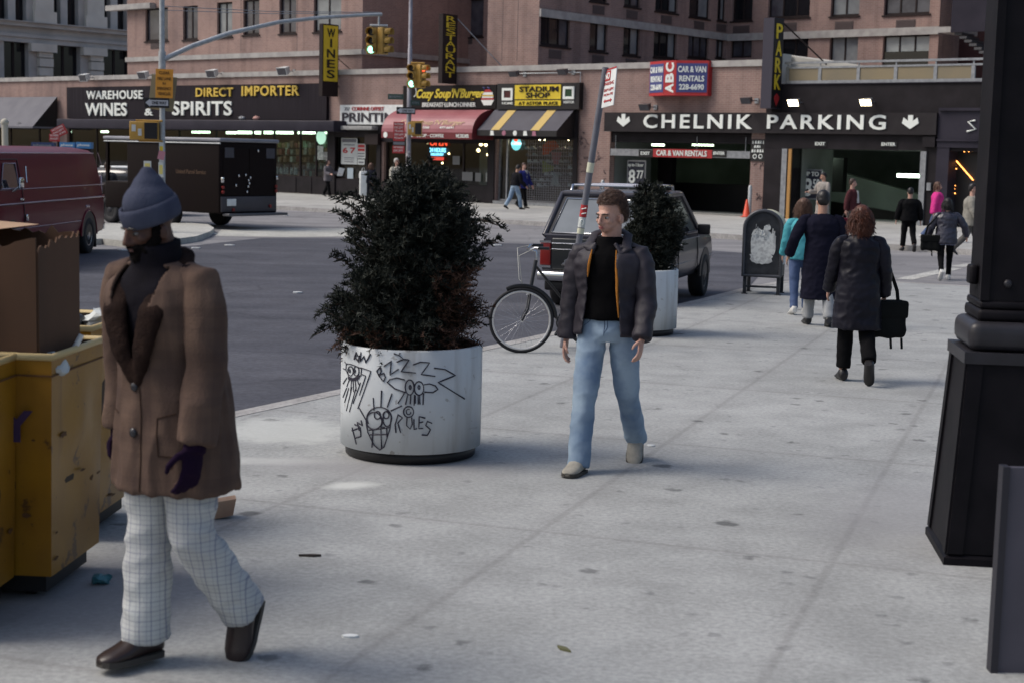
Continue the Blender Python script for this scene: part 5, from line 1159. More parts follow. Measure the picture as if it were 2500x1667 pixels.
# marker drawings: photo pixel -> angle and height on the drum
def on_drum(u, v):
    d = ray(u, v); o = CAM - pc1; A = d.x * d.x + d.y * d.y; Bq = 2 * (o.x * d.x + o.y * d.y); C = o.x * o.x + o.y * o.y - (RP + 0.002) ** 2
    disc = max(Bq * Bq - 4 * A * C, 0); k = (-Bq - math.sqrt(disc)) / (2 * A); p = o + d * k
    a = math.atan2(p.y, p.x); return ((RP + 0.0035) * math.cos(a), (RP + 0.0035) * math.sin(a), p.z)
def draw(name, lines, w=0.008):
    q = MB()
    for ln in lines:
        pts = [on_drum(750 + x / 3.92, 780 + y / 3.92) for x, y in ln]
        # dense points so the line hugs the curve
        dn = []
        for a, b_ in zip(ln[:-1], ln[1:]):
            n = max(1, int(math.hypot(b_[0] - a[0], b_[1] - a[1]) / 25))
            dn += [on_drum(750 + (a[0] + (b_[0] - a[0]) * i / n) / 3.92, 780 + (a[1] + (b_[1] - a[1]) * i / n) / 3.92) for i in range(n)]
        dn.append(pts[-1]); q.tube(dn, [w / 2 * (0.95 + 0.4 * noise.noise(Vector((p_[0] * 14, p_[2] * 14, len(q.v) * 0.01)))) for p_ in dn], 5)
    return part(name, q, mat('black_marker', (0.022, 0.02, 0.035), 0.6), pl1)
def el(cx, cy, rx, ry, n=18, a0=0, a1=360): return [(cx + rx * math.cos(R(a0 + (a1 - a0) * i / n)), cy + ry * math.sin(R(a0 + (a1 - a0) * i / n))) for i in range(n + 1)]
draw('marker_writing', [[(700, 450), (665, 490), (690, 540), (730, 590)], [(700, 450), (708, 490), (690, 530)], [(690, 530), (735, 510), (748, 550), (730, 590)],
    [(735, 445), (805, 395), (792, 525), (875, 470)], [(855, 405), (920, 378), (975, 382), (898, 495), (1040, 508)], [(1012, 430), (1080, 405), (1172, 410), (1090, 522), (1225, 540)], [(1215, 462), (1320, 475), (1418, 532), (1252, 598), (1505, 755)],
    [(850, 1080), (842, 1000), (870, 910)], [(865, 905), (912, 935), (868, 985), (895, 1080)], [(955, 930), (950, 1010), (985, 1045), (1005, 1000), (1000, 935)], [(1020, 950), (1022, 1048), (1050, 1040)], [(1130, 940), (1072, 925), (1068, 1040), (1110, 1038)], [(1068, 985), (1110, 975)], [(1195, 990), (1150, 970), (1135, 1010), (1180, 1050), (1150, 1105), (1095, 1100)],
    [(450, 380), (470, 310), (485, 340), (455, 350), (495, 405)], [(500, 340), (490, 385)], [(515, 310), (505, 400), (545, 345), (560, 410), (605, 325)], [(830, 322), (875, 340), (890, 315)], [(880, 340), (930, 385)],
    [(430, 1030), (470, 1190)], [(430, 1060), (510, 1030), (515, 1115), (460, 1130)], [(455, 1000), (500, 1020)], [(500, 1060), (480, 980), (530, 1010), (515, 960)]], 0.009)
draw('marker_drawing', [el(980, 645, 42, 72), el(1070, 655, 45, 65), el(985, 645, 9, 20, 8), el(1070, 645, 9, 20, 8), [(935, 575), (860, 555), (790, 570), (765, 598), (840, 660), (940, 695)], [(1118, 620), (1170, 612), (1225, 630), (1250, 665), (1200, 695), (1120, 690)],
    [(930, 700), (868, 800)], [(962, 712), (940, 810)], [(992, 716), (985, 805)], [(1025, 716), (1022, 818)], [(1060, 716), (1062, 808)], [(1075, 716), (1078, 808)], [(1112, 700), (1108, 812)], [(1035, 720), (1035, 800)],
    el(970, 880, 48, 52), el(970, 880, 22, 26, 10, 0, 300)], 0.009)
draw('marker_drawing', [el(690, 940, 118, 105, 24, 150, 380), el(640, 965, 75, 82, 20), el(765, 945, 40, 75, 16), el(672, 912, 30, 38, 12), el(755, 910, 28, 34, 12), [(565, 985), (580, 1075), (640, 1200), (695, 1245), (735, 1215), (790, 1050), (805, 920)], [(590, 1055), (680, 1045), (790, 1030)], [(590, 1098), (780, 1095)], [(630, 1050), (620, 1220)], [(705, 1040), (712, 1235)], [(760, 1035), (765, 1130)], [(700, 940), (730, 960), (705, 1030), (740, 1025)],
    [(640, 865), (632, 745)], [(705, 838), (712, 675)], [(765, 838), (812, 705)], [(800, 870), (905, 822)], [(565, 960), (500, 845)]], 0.009)
draw('marker_drawing', [el(415, 490, 26, 45), el(470, 490, 26, 45), el(455, 488, 8, 16, 6), el(408, 488, 8, 16, 6), [(375, 420), (420, 425), (520, 465), (515, 530), (470, 570), (400, 545), (372, 480), (375, 420)], [(360, 402), (380, 430)], [(345, 465), (375, 480)], [(510, 455), (610, 490), (560, 640), (485, 850)], [(520, 520), (560, 535), (500, 720)], [(405, 570), (380, 640)], [(425, 575), (415, 690)], [(440, 575), (445, 690)], [(460, 575), (470, 680)], [(480, 570), (495, 620)], [(380, 555), (345, 610)],
    [(430, 640), (375, 870)], [(470, 640), (405, 880)], [(510, 600), (440, 800)], [(380, 650), (345, 740)], [(400, 650), (360, 790)]], 0.007)
q = MB(); dd = [on_drum(750 + x / 3.92, 780 + y / 3.92) for x, y in ((390, 540), (430, 560), (470, 545), (505, 520), (500, 560), (470, 580), (430, 585), (395, 570))]
q.poly([(x * 1.004, y * 1.004, z) for x, y, z in dd]); part('marker_fill', q, mat('black_marker', (0.022, 0.02, 0.035), 0.6), pl1)

M_yew = mat('yew_needles', (0.009, 0.012, 0.010), 0.6, c2=(0.038, 0.042, 0.034), scale=13, spec=0.1); M_dead = mat('dead_needles', (0.085, 0.04, 0.022), 0.8, c2=(0.05, 0.022, 0.014), scale=8); M_bark = mat('shrub_bark', (0.09, 0.06, 0.045), 0.9)
def shrub(name, label, c, prof, n, seed, dead=None, needles=14, nl=0.032, sprays=(), group=None, ns=0.0046):
    """prof: (z, radius, x offset) up the crown"""
    rr = random.Random(seed); t = thing(name, label, 'shrub', c, 0, group)
    def at(z):
        for (a, ra, xa), (b_, rb, xb) in zip(prof[:-1], prof[1:]):
            if a <= z <= b_: k = (z - a) / (b_ - a); return ra + (rb - ra) * k, xa + (xb - xa) * k
        return prof[-1][1], prof[-1][2]
    lv, dv, wd = MB(), MB(), MB()
    z0, z1 = prof[0][0], prof[-1][0]
    wd.tube([(0, 0, HP - 0.06), (0.02, 0.01, 1.1), (0, 0, z1 - 0.25)], [0.045, 0.035, 0.012], 8)
    def twig(p, d, ln, mb):
        side = d.orthogonal().normalized(); s2 = d.cross(side); nn = needles
        for k in range(nn):
            f = (k + rr.random()) / nn; b_ = p + d * ln * f + Vector((0, 0, -0.03 * f * f)); a = rr.uniform(0, 6.28)
            nd = (d * 0.7 + (side * math.cos(a) + s2 * math.sin(a)) * 0.9).normalized() * nl * rr.uniform(0.6, 1.15); w = nd.cross(Vector((rr.uniform(-1, 1), rr.uniform(-1, 1), rr.uniform(-1, 1)))).normalized() * ns
            mb.add([b_ - w, b_ + w, b_ + nd + w * 0.25, b_ + nd - w * 0.25], [(0, 1, 2, 3)])
    def env(a, z):
        r, xo = at(z); return r * (1 + 0.20 * noise.noise(Vector((math.cos(a) * 1.6, math.sin(a) * 1.6, z * 2.6 + seed))) + 0.16 * noise.noise(Vector((math.cos(a) * 4, math.sin(a) * 4, z * 6 + seed)))), xo
    for i in range(n):          # boughs that run out and up from the stem, each carrying its own sprays
        z = z0 + (z1 - z0) * rr.random() ** 0.9; a = rr.uniform(0, 2 * math.pi); r, xo = env(a, z); r *= rr.uniform(0.72, 1.06)
        tip = Vector((xo + r * math.cos(a), r * math.sin(a), z)); bs = Vector((xo * 0.5, 0, max(HP, z - 0.12 - 0.45 * r))); d = (tip - bs).normalized()
        wd.tube([bs, bs.lerp(tip, .5) + Vector((0, 0, -0.02)), tip], [0.009, 0.006, 0.0025], 5)
        nt_ = int(14 + 22 * r / 0.5)
        for k in range(nt_):
            f = 0.30 + 0.72 * rr.random() ** 0.8; p = bs.lerp(tip, f) + Vector((rr.gauss(0, .03), rr.gauss(0, .03), rr.gauss(0, .028))) * (1.2 - 0.5 * f)
            td = (d * 0.9 + Vector((rr.uniform(-1, 1), rr.uniform(-1, 1), rr.uniform(-.6, .9))) * 0.75).normalized()
            isd = dead and dead(p, rr); twig(p, td, rr.uniform(0.05, 0.12), dv if isd else lv)
    for i in range(n * 4):      # dense inner growth
        z = z0 + (z1 - z0) * rr.random(); a = rr.uniform(0, 6.283); r, xo = env(a, z); r *= 0.72 * math.sqrt(rr.random())
        p = Vector((xo + r * math.cos(a), r * math.sin(a), z)); twig(p, Vector((rr.uniform(-1, 1), rr.uniform(-1, 1), rr.uniform(-.3, 1))).normalized(), 0.12, dv if dead and dead(p, rr) and rr.random() < .6 else lv)
    for sp in sprays:          # long sprays that stand out of the crown
        p, q_ = Vector(sp[0]), Vector(sp[1])
        for k in range(16):
            f = k / 16; b_ = Vector((rr.gauss(0, .012), rr.gauss(0, .012), rr.gauss(0, .012))) + p.lerp(q_, f) + Vector((0, 0, 0.05 * math.sin(f * 3))); twig(b_, (q_ - p).normalized(), (q_ - p).length / 5, lv)
        wd.tube([p, (p + q_) / 2 + Vector((0, 0, 0.03)), q_], [0.008, 0.006, 0.003], 5)
    part('foliage', lv, M_yew, t); part('stem', wd, M_bark, t)
    if dv.v: part('dead_foliage', dv, M_dead, t, 'brown dead needles low on one side')
    return t
px = 0.00274
shrub('yew_shrub', 'dark ragged evergreen shrub growing in the drawn-on white planter', pc1, [(0.70, 0.42, -0.01), (0.80, 0.48, -0.04), (0.92, 0.50, -0.06), (1.1, 0.45, -0.02), (1.3, 0.40, 0.01), (1.5, 0.385, 0.025), (1.60, 0.365, 0.02), (1.70, 0.30, 0.02), (1.78, 0.22, 0.04), (1.86, 0.10, 0.06)], 290, 3,
      dead=lambda p, r: (p.x > 0.16 and p.z < 1.25 and r.random() < 0.75) or (p.z < 0.84 and r.random() < 0.5),
      sprays=(((-0.3, -0.1, 1.55), (-0.50, -0.15, 1.67)), ((-0.3, -0.15, 1.45), (-0.49, -0.2, 1.59)), ((0.34, -0.1, 1.55), (0.58, -0.15, 1.53)), ((-0.25, 0, 1.58), (-0.45, -0.05, 1.70)), ((-0.4, -0.1, 1.0), (-0.6, -0.15, 0.93)), ((-0.4, -0.1, 0.85), (-0.62, -0.2, 0.80)), ((0.4, 0, 1.35), (0.56, 0, 1.42)), ((-0.2, 0, 1.65), (-0.30, 0, 1.80)), ((0.06, 0, 1.75), (0.1, 0, 1.93)), ((0.2, 0, 1.65), (0.32, 0, 1.78)), ((-0.38, 0, 1.2), (-0.52, -0.1, 1.3))))
shrub('yew_shrub', 'narrow black-green evergreen shrub in the plain planter behind the young man', pc2, [(0.68, 0.2, 0.12), (0.9, 0.24, 0.17), (1.15, 0.30, 0.19), (1.35, 0.31, 0.19), (1.5, 0.25, 0.16), (1.60, 0.17, 0.14), (1.68, 0.08, 0.12)], 130, 8, needles=13, nl=0.04, ns=0.006)

# ================================================================== mailbox
mbl, mbr = G(1811, 718), G(1897, 721); mw = 0.56
mbx = thing('mailbox', 'dark green street mailbox with an arched top and peeling white posters', 'mailbox', mbl, R(-16))
H0, R0 = 0.28, mw / 2
arch = [(0, H0), (mw, H0)] + [(mw / 2 + R0 * math.cos(a), 1.25 - R0 * 0.95 + R0 * 0.95 * math.sin(a)) for a in [math.pi * i / 16 for i in range(17)]]
M_mail = mat('mailbox_green', (0.018, 0.02, 0.024), 0.5, c2=(0.04, 0.042, 0.048), scale=7, spec=0.3)
q = MB(); q.prism(arch, 0.03, 0.55, 'y', False); part('body', q, M_mail, mbx)
q = MB(); q.tube([(x, 0.02, z) for x, z in arch[2:]] , 0.028, 8); q.tube([(x, 0.02, z) for x, z in (arch[1], arch[2])], 0.028, 8); q.tube([(x, 0.02, z) for x, z in (arch[-1], arch[0], arch[1])], 0.028, 8); part('rim', q, mat('mailbox_rim', (0.05, 0.053, 0.062), 0.35), mbx)
q = MB(); a2 = [p for p in arch[2:] if p[1] > 0.8]; 
q.prism([(mw / 2 + (x - mw / 2) * 1.012, z + 0.012) for x, z in a2] + [(mw / 2 + (x - mw / 2) * 0.99, z - 0.01) for x, z in a2[::-1]], 0.12, 0.545, 'y'); part('top_sheet', q, mat('yellowed_paper', (0.50, 0.49, 0.36), 0.7), mbx)
for x in (0.005, mw - 0.055):
    for y in (0.035, 0.5):
        q = MB(); q.box(x, x + 0.05, y, y + 0.05, 0, H0 + 0.02); q.box(x - 0.02, x + 0.07, y - 0.02, y + 0.07, 0, 0.012); part('leg', q, M_mail, mbx)
q = MB(); q.box(0.05, mw - 0.05, 0.05, 0.08, 0.1, 0.13); part('brace', q, M_mail, mbx)
M_paper = mat('peeling_paper', (0.62, 0.64, 0.62), 0.8, c2=(0.4, 0.41, 0.41), scale=22, lo=0.42, hi=0.62)
def blob_poly(cx, cz, w, h, n, jit, seed):
    r_ = random.Random(seed); out = []
    for i in range(n):
        a = 2 * math.pi * i / n; c_, s_ = math.cos(a), math.sin(a); e = 2.6; k = (abs(c_) ** e + abs(s_) ** e) ** (-1 / e)
        out.append((cx + w / 2 * c_ * k * (1 + r_.uniform(-jit, jit)), cz + h / 2 * s_ * k * (1 + r_.uniform(-jit, jit))))
    return out
for i, (cx, cz, w, h) in enumerate(((0.28, 0.74, 0.30, 0.46), (0.26, 0.55, 0.34, 0.18), (0.14, 0.76, 0.08, 0.34), (0.43, 0.76, 0.08, 0.34), (0.34, 1.0, 0.10, 0.08))):
    q = MB(); q.prism(blob_poly(cx, cz, w, h, 26, 0.12, i), 0.024 - i * 0.001, 0.029, 'y'); part('torn_poster', q, M_paper, mbx)
q = MB()
for k in range(34):
    x = 0.12 + rs.random() * 0.34; z = 0.9 + rs.random() * 0.16; strokes(q, [[(x, z), (x + rs.uniform(-.03, .03), z - rs.uniform(.03, .12)), (x + rs.uniform(-.05, .05), z - rs.uniform(.05, .1))]], rs.uniform(0.006, 0.02), 0.026)
part('scratch', q, M_paper, mbx)
q = MB(); q.box(mw + 0.001, mw + 0.01, 0.1, 0.5, 0.45, 0.75); part('side_paper', q, M_paper, mbx)

# ================================================================== yellow refuse carts with their rubbish
M_cart = mat('chipped_yellow_cart', (0.30, 0.145, 0.008), 0.42, c2=(0.23, 0.105, 0.007), scale=2.4, bump=0.15, bscale=5)
def rusty(m, c=(0.065, 0.028, 0.010)):      # chips and streaks of rust over the paint
    nt = m.node_tree; b = nt.nodes['Principled BSDF']; src = b.inputs['Base Color'].links[0].from_socket; lk = nt.links.new
    tc = n_new(nt, 'ShaderNodeTexCoord')
    for sc, st_, p0, p1, f in ((5.0, (1, 1, 1), 0.60, 0.635, 0.85), (2.2, (3, 3, 0.22), 0.58, 0.70, 0.5), (26.0, (1, 1, 1), 0.66, 0.69, 0.7), (1.3, (1, 1, 1), 0.45, 0.75, 0.35)):
        mp = n_new(nt, 'ShaderNodeMapping'); mp.inputs['Scale'].default_value = st_; lk(tc.outputs['Object'], mp.inputs[0])
        n = n_new(nt, 'ShaderNodeTexNoise'); n.inputs['Scale'].default_value = sc; n.inputs['Detail'].default_value = 9; n.inputs['Roughness'].default_value = 0.65; lk(mp.outputs[0], n.inputs[0])
        r = n_new(nt, 'ShaderNodeMapRange'); r.inputs[1].default_value = p0; r.inputs[2].default_value = p1; r.inputs[4].default_value = f; lk(n.outputs[0], r.inputs[0])
        x = n_new(nt, 'ShaderNodeMix', data_type='RGBA'); lk(r.outputs[0], x.inputs[0]); lk(src, x.inputs[6]); x.inputs[7].default_value = (*c, 1); src = x.outputs[2]
    lk(src, b.inputs['Base Color'])
rusty(M_cart)
M_rust = mat('rust_scuff', (0.10, 0.045, 0.015), 0.8)
M_cast = mat('black_rubber', (0.012, 0.012, 0.013), 0.6)
def cart(label, corner, w, d, h, rz, seed, letter=None):
    """corner: foot of the right front edge; w to the left, d to the back"""
    t = thing('refuse_cart', label, 'refuse cart', corner, rz, 'yellow refuse carts')
    z0 = 0.12; tp = 0.02; r_ = random.Random(seed)
    ob = [(-w + tp, tp), (-tp, tp), (-tp, d - tp), (-w + tp, d - tp)]; ot = [(-w, 0), (0, 0), (0, d), (-w, d)]
    q = MB()
    for i in range(4):
        a, b_, c, e = ob[i], ob[(i + 1) % 4], ot[(i + 1) % 4], ot[i]; nU, nV = 8, 10; g = []
        for j in range(nV + 1):
            for k in range(nU + 1):
                f, v = k / nU, j / nV; x = (a[0] * (1 - f) + b_[0] * f) * (1 - v) + (e[0] * (1 - f) + c[0] * f) * v; y = (a[1] * (1 - f) + b_[1] * f) * (1 - v) + (e[1] * (1 - f) + c[1] * f) * v; z = z0 + (h - z0) * v
                dn = noise.noise(Vector((x * 3.2 + seed * 5, y * 3.2, z * 3.2))) * 0.05 * math.sin(math.pi * f) * math.sin(math.pi * v)
                nx, ny = ((0, -1), (1, 0), (0, 1), (-1, 0))[i]; g.append((x + nx * dn, y + ny * dn, z))
        q.add(g, [(j * (nU + 1) + k, j * (nU + 1) + k + 1, (j + 1) * (nU + 1) + k + 1, (j + 1) * (nU + 1) + k) for j in range(nV) for k in range(nU)], True)
    q.poly([(*p, z0) for p in ob[::-1]])
    part('tub', q, M_cart, t)
    q = MB(); i0 = 0.012                                                     # inside
    q.add([(-w + i0 + tp, tp + i0, z0 + .3), (-tp - i0, tp + i0, z0 + .3), (-tp - i0, d - tp - i0, z0 + .3), (-w + tp + i0, d - tp - i0, z0 + .3), (-w + i0, i0, h), (-i0, i0, h), (-i0, d - i0, h), (-w + i0, d - i0, h)], [(0, 1, 2, 3), (1, 0, 4, 5), (2, 1, 5, 6), (3, 2, 6, 7), (0, 3, 7, 4)]); part('lining', q, mat('grimy_inside', (0.05, 0.033, 0.02), 0.8), t)
    q = MB(); q.tube([(-w, 0, h), (0, 0, h), (0, d, h), (-w, d, h)], 0.016, 8, closed=True); part('rim', q, mat('worn_yellow_rim', (0.55, 0.42, 0.2), 0.5), t)
    q = MB(); q.box(-w - 0.002, 0.002, -0.004, 0.0, h - 0.085, h - 0.078); q.box(0.0, 0.004, 0, d, h - 0.085, h - 0.078); part('seam', q, M_rust, t)
    q = MB()
    for k in range(16):                                                     # scuffs on the two near faces
        z = z0 + 0.05 + (h - z0) * 0.6 * r_.random(); s_ = r_.random(); wd_, hd_ = r_.uniform(.01, .07), r_.uniform(.008, .03)
        kk = tp * (1 - (z - z0) / (h - z0))
        if k % 3 == 0: x = -w + 0.05 + s_ * (w - 0.1); pts = [(x + px_ - 0, -0.004 + kk * 1.0, z + pz_) for px_, pz_ in blob_poly(0, 0, wd_, hd_, 9, 0.4, k)]
        else: y = 0.05 + s_ * (d - 0.1); pts = [(0.005 - kk, y + px_, z + pz_) for px_, pz_ in blob_poly(0, 0, wd_ * 1.3, hd_, 9, 0.4, k)]
        q.poly(pts)
    part('rust_scuffs', q, M_rust, t)
    if letter:
        q = MB(); put_text(q, letter, -0.52, -0.075, h * 0.66, h * 0.79, 0, 0, 0.03, depth=0.004); q.v = [(x, y + tp * (1 - (z - z0) / (h - z0)) - 0.03, z) for x, y, z in q.v]; part('lettering', q, mat('purple_stencil', (0.04, 0.02, 0.07), 0.7), t)
    q = MB(); q.box(-w + 0.07, -0.07, 0.09, d - 0.05, 0.03, z0 - 0.002); part('underside_shade', q, M_cast, t)  # black box added to stand in for the shade under the cart
    for x, y in ((-w + 0.16, 0.16), (-0.16, 0.16), (-0.16, d - 0.12), (-w + 0.16, d - 0.12)):
        q = MB(); q.T = Matrix.Translation((x, y, 0.07)) @ Matrix.Rotation(R(90), 4, 'Y'); q.lathe([(0.04, -0.02), (0.07, -0.02), (0.07, 0.02), (0.04, 0.02)], 16); q.T = Matrix.Identity(4); q.box(x - 0.03, x + 0.03, y - 0.03, y + 0.03, 0.1, z0 - 0.001); part('caster', q, M_cast, t)
    return t
hc = 1.09
k2 = P(126, 872, 1); d_ = ray(126, 872); cz2 = CAM + d_ * ((hc - CAMH) / d_.z)
d_ = ray(40, 868); cz1 = CAM + d_ * ((hc - CAMH) / d_.z); d_ = ray(222, 803); cz3 = CAM + d_ * ((hc - CAMH) / d_.z)
cart('yellow refuse cart holding the tall cardboard box, stencilled CITY in purple', Vector((cz2.x, cz2.y, 0)), 0.80, 0.66, hc, R(-4), 2, 'CITY')
cart('yellow refuse cart cut off by the left edge, nearest to the camera', Vector((cz1.x - 0.03, cz1.y - 0.62, 0)), 0.8, 0.62, hc, R(-3), 5)
cart('yellow refuse cart farthest back, half hidden behind the man in the brown coat', Vector((cz3.x, cz3.y, 0)), 0.8, 0.72, hc, R(-4), 9)
# the torn cardboard box standing in the middle cart
cbx = thing('cardboard_box', 'tall torn brown cardboard box standing in the middle yellow cart', 'cardboard box', Vector((cz2.x - 0.42, cz2.y + 0.28, 0.5)), R(-6))
M_card = mat('brown_cardboard', (0.105, 0.052, 0.027), 0.85, c2=(0.075, 0.038, 0.02), scale=2.2, stretch=(1, 1, 0.3)); M_card2 = mat('pale_cardboard', (0.42, 0.28, 0.17), 0.85, c2=(0.36, 0.23, 0.14), scale=4)
r_ = random.Random(4); xa, xb, ya_, yb2 = -0.36, 0.37, -0.2, 0.26; zt = at_depth(145, 572, cz2.y + 0.3).z - 0.5
def torn(x0, y0, x1, y1, zb, zt0, zt1, jag):
    n = 24; top = [(x0 + (x1 - x0) * i / n, y0 + (y1 - y0) * i / n, zt0 + (zt1 - zt0) * i / n + r_.uniform(-jag, jag)) for i in range(n + 1)]
    q = MB(); nx, ny = (y1 - y0), -(x1 - x0); l_ = math.hypot(nx, ny); nx, ny = nx / l_ * 0.008, ny / l_ * 0.008
    for i in range(n):
        a, b_ = top[i], top[i + 1]; q.hexa([(a[0], a[1], zb), (b_[0], b_[1], zb), (b_[0] + nx, b_[1] + ny, zb), (a[0] + nx, a[1] + ny, zb), a, b_, (b_[0] + nx, b_[1] + ny, b_[2]), (a[0] + nx, a[1] + ny, a[2])])
    return q
part('front_panel', torn(xa, ya_, xb, ya_, 0, zt - 0.08, zt - 0.02, 0.022), M_card, cbx); part('side_panel', torn(xb, ya_, xb, yb2, 0, zt - 0.05, zt, 0.02), M_card, cbx); part('back_panel', torn(xb, yb2, xa, yb2, 0, zt, zt + 0.02, 0.025), M_card, cbx); part('side_panel', torn(xa, yb2, xa, ya_, 0, zt, zt - 0.04, 0.02), M_card, cbx)
q = MB(); q.add([(xa, ya_ - 0.01, zt - 0.07), (xa + 0.3, ya_ - 0.01, zt - 0.06), (xa + 0.45, ya_ - 0.012, zt - 0.04), (xa + 0.43, ya_ - 0.06, zt - 0.16), (xa + 0.26, ya_ - 0.10, zt - 0.30), (xa + 0.08, ya_ - 0.11, zt - 0.34), (xa - 0.02, ya_ - 0.09, zt - 0.26)], [(0, 6, 5, 4, 3, 2, 1)]); part('torn_flap', q, mat('flap_inside', (0.19, 0.12, 0.085), 0.85), cbx)
q = MB(); q.add([(xa, ya_ + 0.01, zt + 0.045), (xa + 0.5, ya_ + 0.05, zt + 0.02), (xa + 0.55, yb2, zt + 0.03), (xa, yb2, zt + 0.06), (xa, ya_ + 0.01, zt - 0.03), (xa + 0.42, ya_ + 0.03, zt - 0.02)], [(0, 1, 2, 3), (4, 5, 1, 0)]); part('top_flap', q, M_card2, cbx)
# small rubbish
def wad(name, label, c, r, m, seed, flat=0.6, group=None):
    q = MB(); q.ball((0, 0, r * flat * 0.8), (r, r * 0.8, r * flat), sub=3)
    q.v = [(x + 0.5 * r * noise.noise(Vector((x / r * 1.6 + seed, y / r * 1.6, z / r * 1.6))), y + 0.5 * r * noise.noise(Vector((x / r * 1.6, y / r * 1.6 + seed, z / r * 1.6))), max(0.001, z + 0.4 * r * noise.noise(Vector((x / r * 1.6, y / r * 1.6, z / r * 1.6 + seed))))) for x, y, z in q.v]
    q.sm = [False] * len(q.sm); o = part(name, q, m); o.location = c; tag(o, label, 'litter', group); return o
wad('crumpled_paper', 'crumpled white wrapper at the foot of the cardboard box in the middle cart', cz2 + Vector((-0.06, 0.12, -0.10)), 0.09, M_poster, 1)
wad('crumpled_paper', 'crumpled grey and white paper heaped in the farthest cart', cz3 + Vector((-0.02, 0.35, -0.07)), 0.13, M_poster, 2); wad('rubbish_bag', 'dark rubbish bag filling the farthest cart', cz3 + Vector((-0.35, 0.35, -0.22)), 0.24, M_black, 3)
q = MB(); q.tube([(0, 0, 0), (0.06, 0.02, 0.12)], 0.013, 8); o = part('cardboard_tube', q, M_white); o.location = cz2 + Vector((-0.02, 0.3, -0.06)); tag(o, 'short white tube sticking out of the middle cart', 'litter')
q = MB(); q.prism([(-0.08, -0.05), (0.07, -0.055), (0.08, 0.045), (-0.06, 0.05)], 0, 0.09, 'z'); q.v = [(x * (1.1 if z > 0.05 else 0.85), y, z + (0.02 if x > 0 else 0)) for x, y, z in q.v]; o = part('wood_block', q, mat('raw_wood', (0.42, 0.28, 0.18), 0.8, c2=(0.3, 0.18, 0.12), scale=7)); o.location = G(538, 1262); o.rotation_euler = (0, 0, R(20)); tag(o, 'chunk of raw wood lying on the sidewalk behind the man in the brown coat', 'wood block')
wad('crumpled_can', 'small crushed blue-green can beside the yellow carts', G(248, 1424), 0.045, mat('teal_tin', (0.05, 0.17, 0.2), 0.35), 6)
q = MB(); q.prism([(-0.055, -0.008), (0.02, -0.014), (0.055, 0.0), (0.015, 0.01)], 0, 0.012, 'z'); o = part('dead_leaf', q, mat('dead_leaf_brown', (0.05, 0.04, 0.035), 0.8)); o.location = G(757, 1357); tag(o, 'dark dry leaf on the sidewalk in front of the planter', 'leaf')
q = MB(); q.prism([(-0.05, -0.01), (0.0, -0.02), (0.04, 0.0), (0.0, 0.012)], 0, 0.01, 'z'); o = part('dead_leaf', q, mat('olive_leaf', (0.12, 0.12, 0.06), 0.8)); o.location = G(1373, 1585); o.rotation_euler = (0, 0, R(120)); tag(o, 'olive dry leaf near the bottom edge of the sidewalk', 'leaf')
LITTER = [(726, 716), (1090, 590), (560, 600), (860, 592), (480, 607), (1010, 618), (1560, 530), (1780, 575), (700, 527), (520, 572), (330, 596), (300, 612), (1215, 600), (1120, 568)]
for i, (u, v) in enumerate(LITTER):
    on_walk = False
    q = MB(); s_ = 0.09 if v > 650 else 0.14; q.prism([(x, y) for x, y in blob_poly(0, 0, s_ * 1.4, s_, 8, 0.3, i)], 0, 0.02, 'z'); o = part('paper_scrap', q, M_white); o.location = G(u, v, ROADZ + 0.006)
    tag(o, 'small scrap of white paper lying on the roadway', 'litter', 'paper scraps on the roadway')
for u, v, lab in ((854, 1554, 'white scrap of paper lowest on the sidewalk'), (1590, 1088, 'small white scrap right of the young man\'s raised shoe')):
    q = MB(); q.prism(blob_poly(0, 0, 0.06, 0.04, 8, 0.3, u), 0, 0.008, 'z'); o = part('paper_scrap', q, M_white); o.location = G(u, v); tag(o, lab, 'litter')

# ================================================================== iron column at the right edge and the grey panel by it
def rz0(v, a): return Matrix.Rotation(a, 3, 'Z') @ v
M_iron = mat('black_iron_paint', (0.0045, 0.004, 0.0055), 0.55, c2=(0.009, 0.0078, 0.010), scale=4, bump=0.1, bscale=20, spec=0.12)
cb = G(2303, 1378); hw = 0.335; _ct = R(-7)
col = thing('iron_column', 'massive black cast iron column on a tapered panelled pedestal at the right edge', 'column', cb + rz0(Vector((hw, hw, 0)), _ct), _ct)
def frust(q, a, b_, z0, z1): q.hexa([(-a, -a, z0), (a, -a, z0), (a, a, z0), (-a, a, z0), (-b_, -b_, z1), (b_, -b_, z1), (b_, b_, z1), (-b_, b_, z1)])
def zat(v, u=2300): return at_depth(u, v, cb.y + 0.05).z
zb, z1, z2, z3, z4 = zat(1345), zat(886), zat(862), zat(785), zat(750)
q = MB(); frust(q, hw, hw, 0, zb - 0.02); frust(q, hw, hw - 0.03, zb - 0.02, zb); part('plinth', q, M_iron, col)
q = MB(); a, b_ = 0.318, 0.262; frust(q, a, b_, zb, z1)
for sx in (-1, 1):   # raised borders of the panels
    q.hexa([(sx * a, -a - 0.012, zb), (sx * (a - 0.075), -a - 0.012, zb), (sx * (a - 0.075), -a, zb), (sx * a, -a, zb), (sx * b_, -b_ - 0.012, z1), (sx * (b_ - 0.075), -b_ - 0.012, z1), (sx * (b_ - 0.075), -b_, z1), (sx * b_, -b_, z1)])
    q.hexa([(-a - 0.012, sx * a, zb), (-a - 0.012, sx * (a - 0.075), zb), (-a, sx * (a - 0.075), zb), (-a, sx * a, zb), (-b_ - 0.012, sx * b_, z1), (-b_ - 0.012, sx * (b_ - 0.075), z1), (-b_, sx * (b_ - 0.075), z1), (-b_, sx * b_, z1)])
part('pedestal', q, M_iron, col)
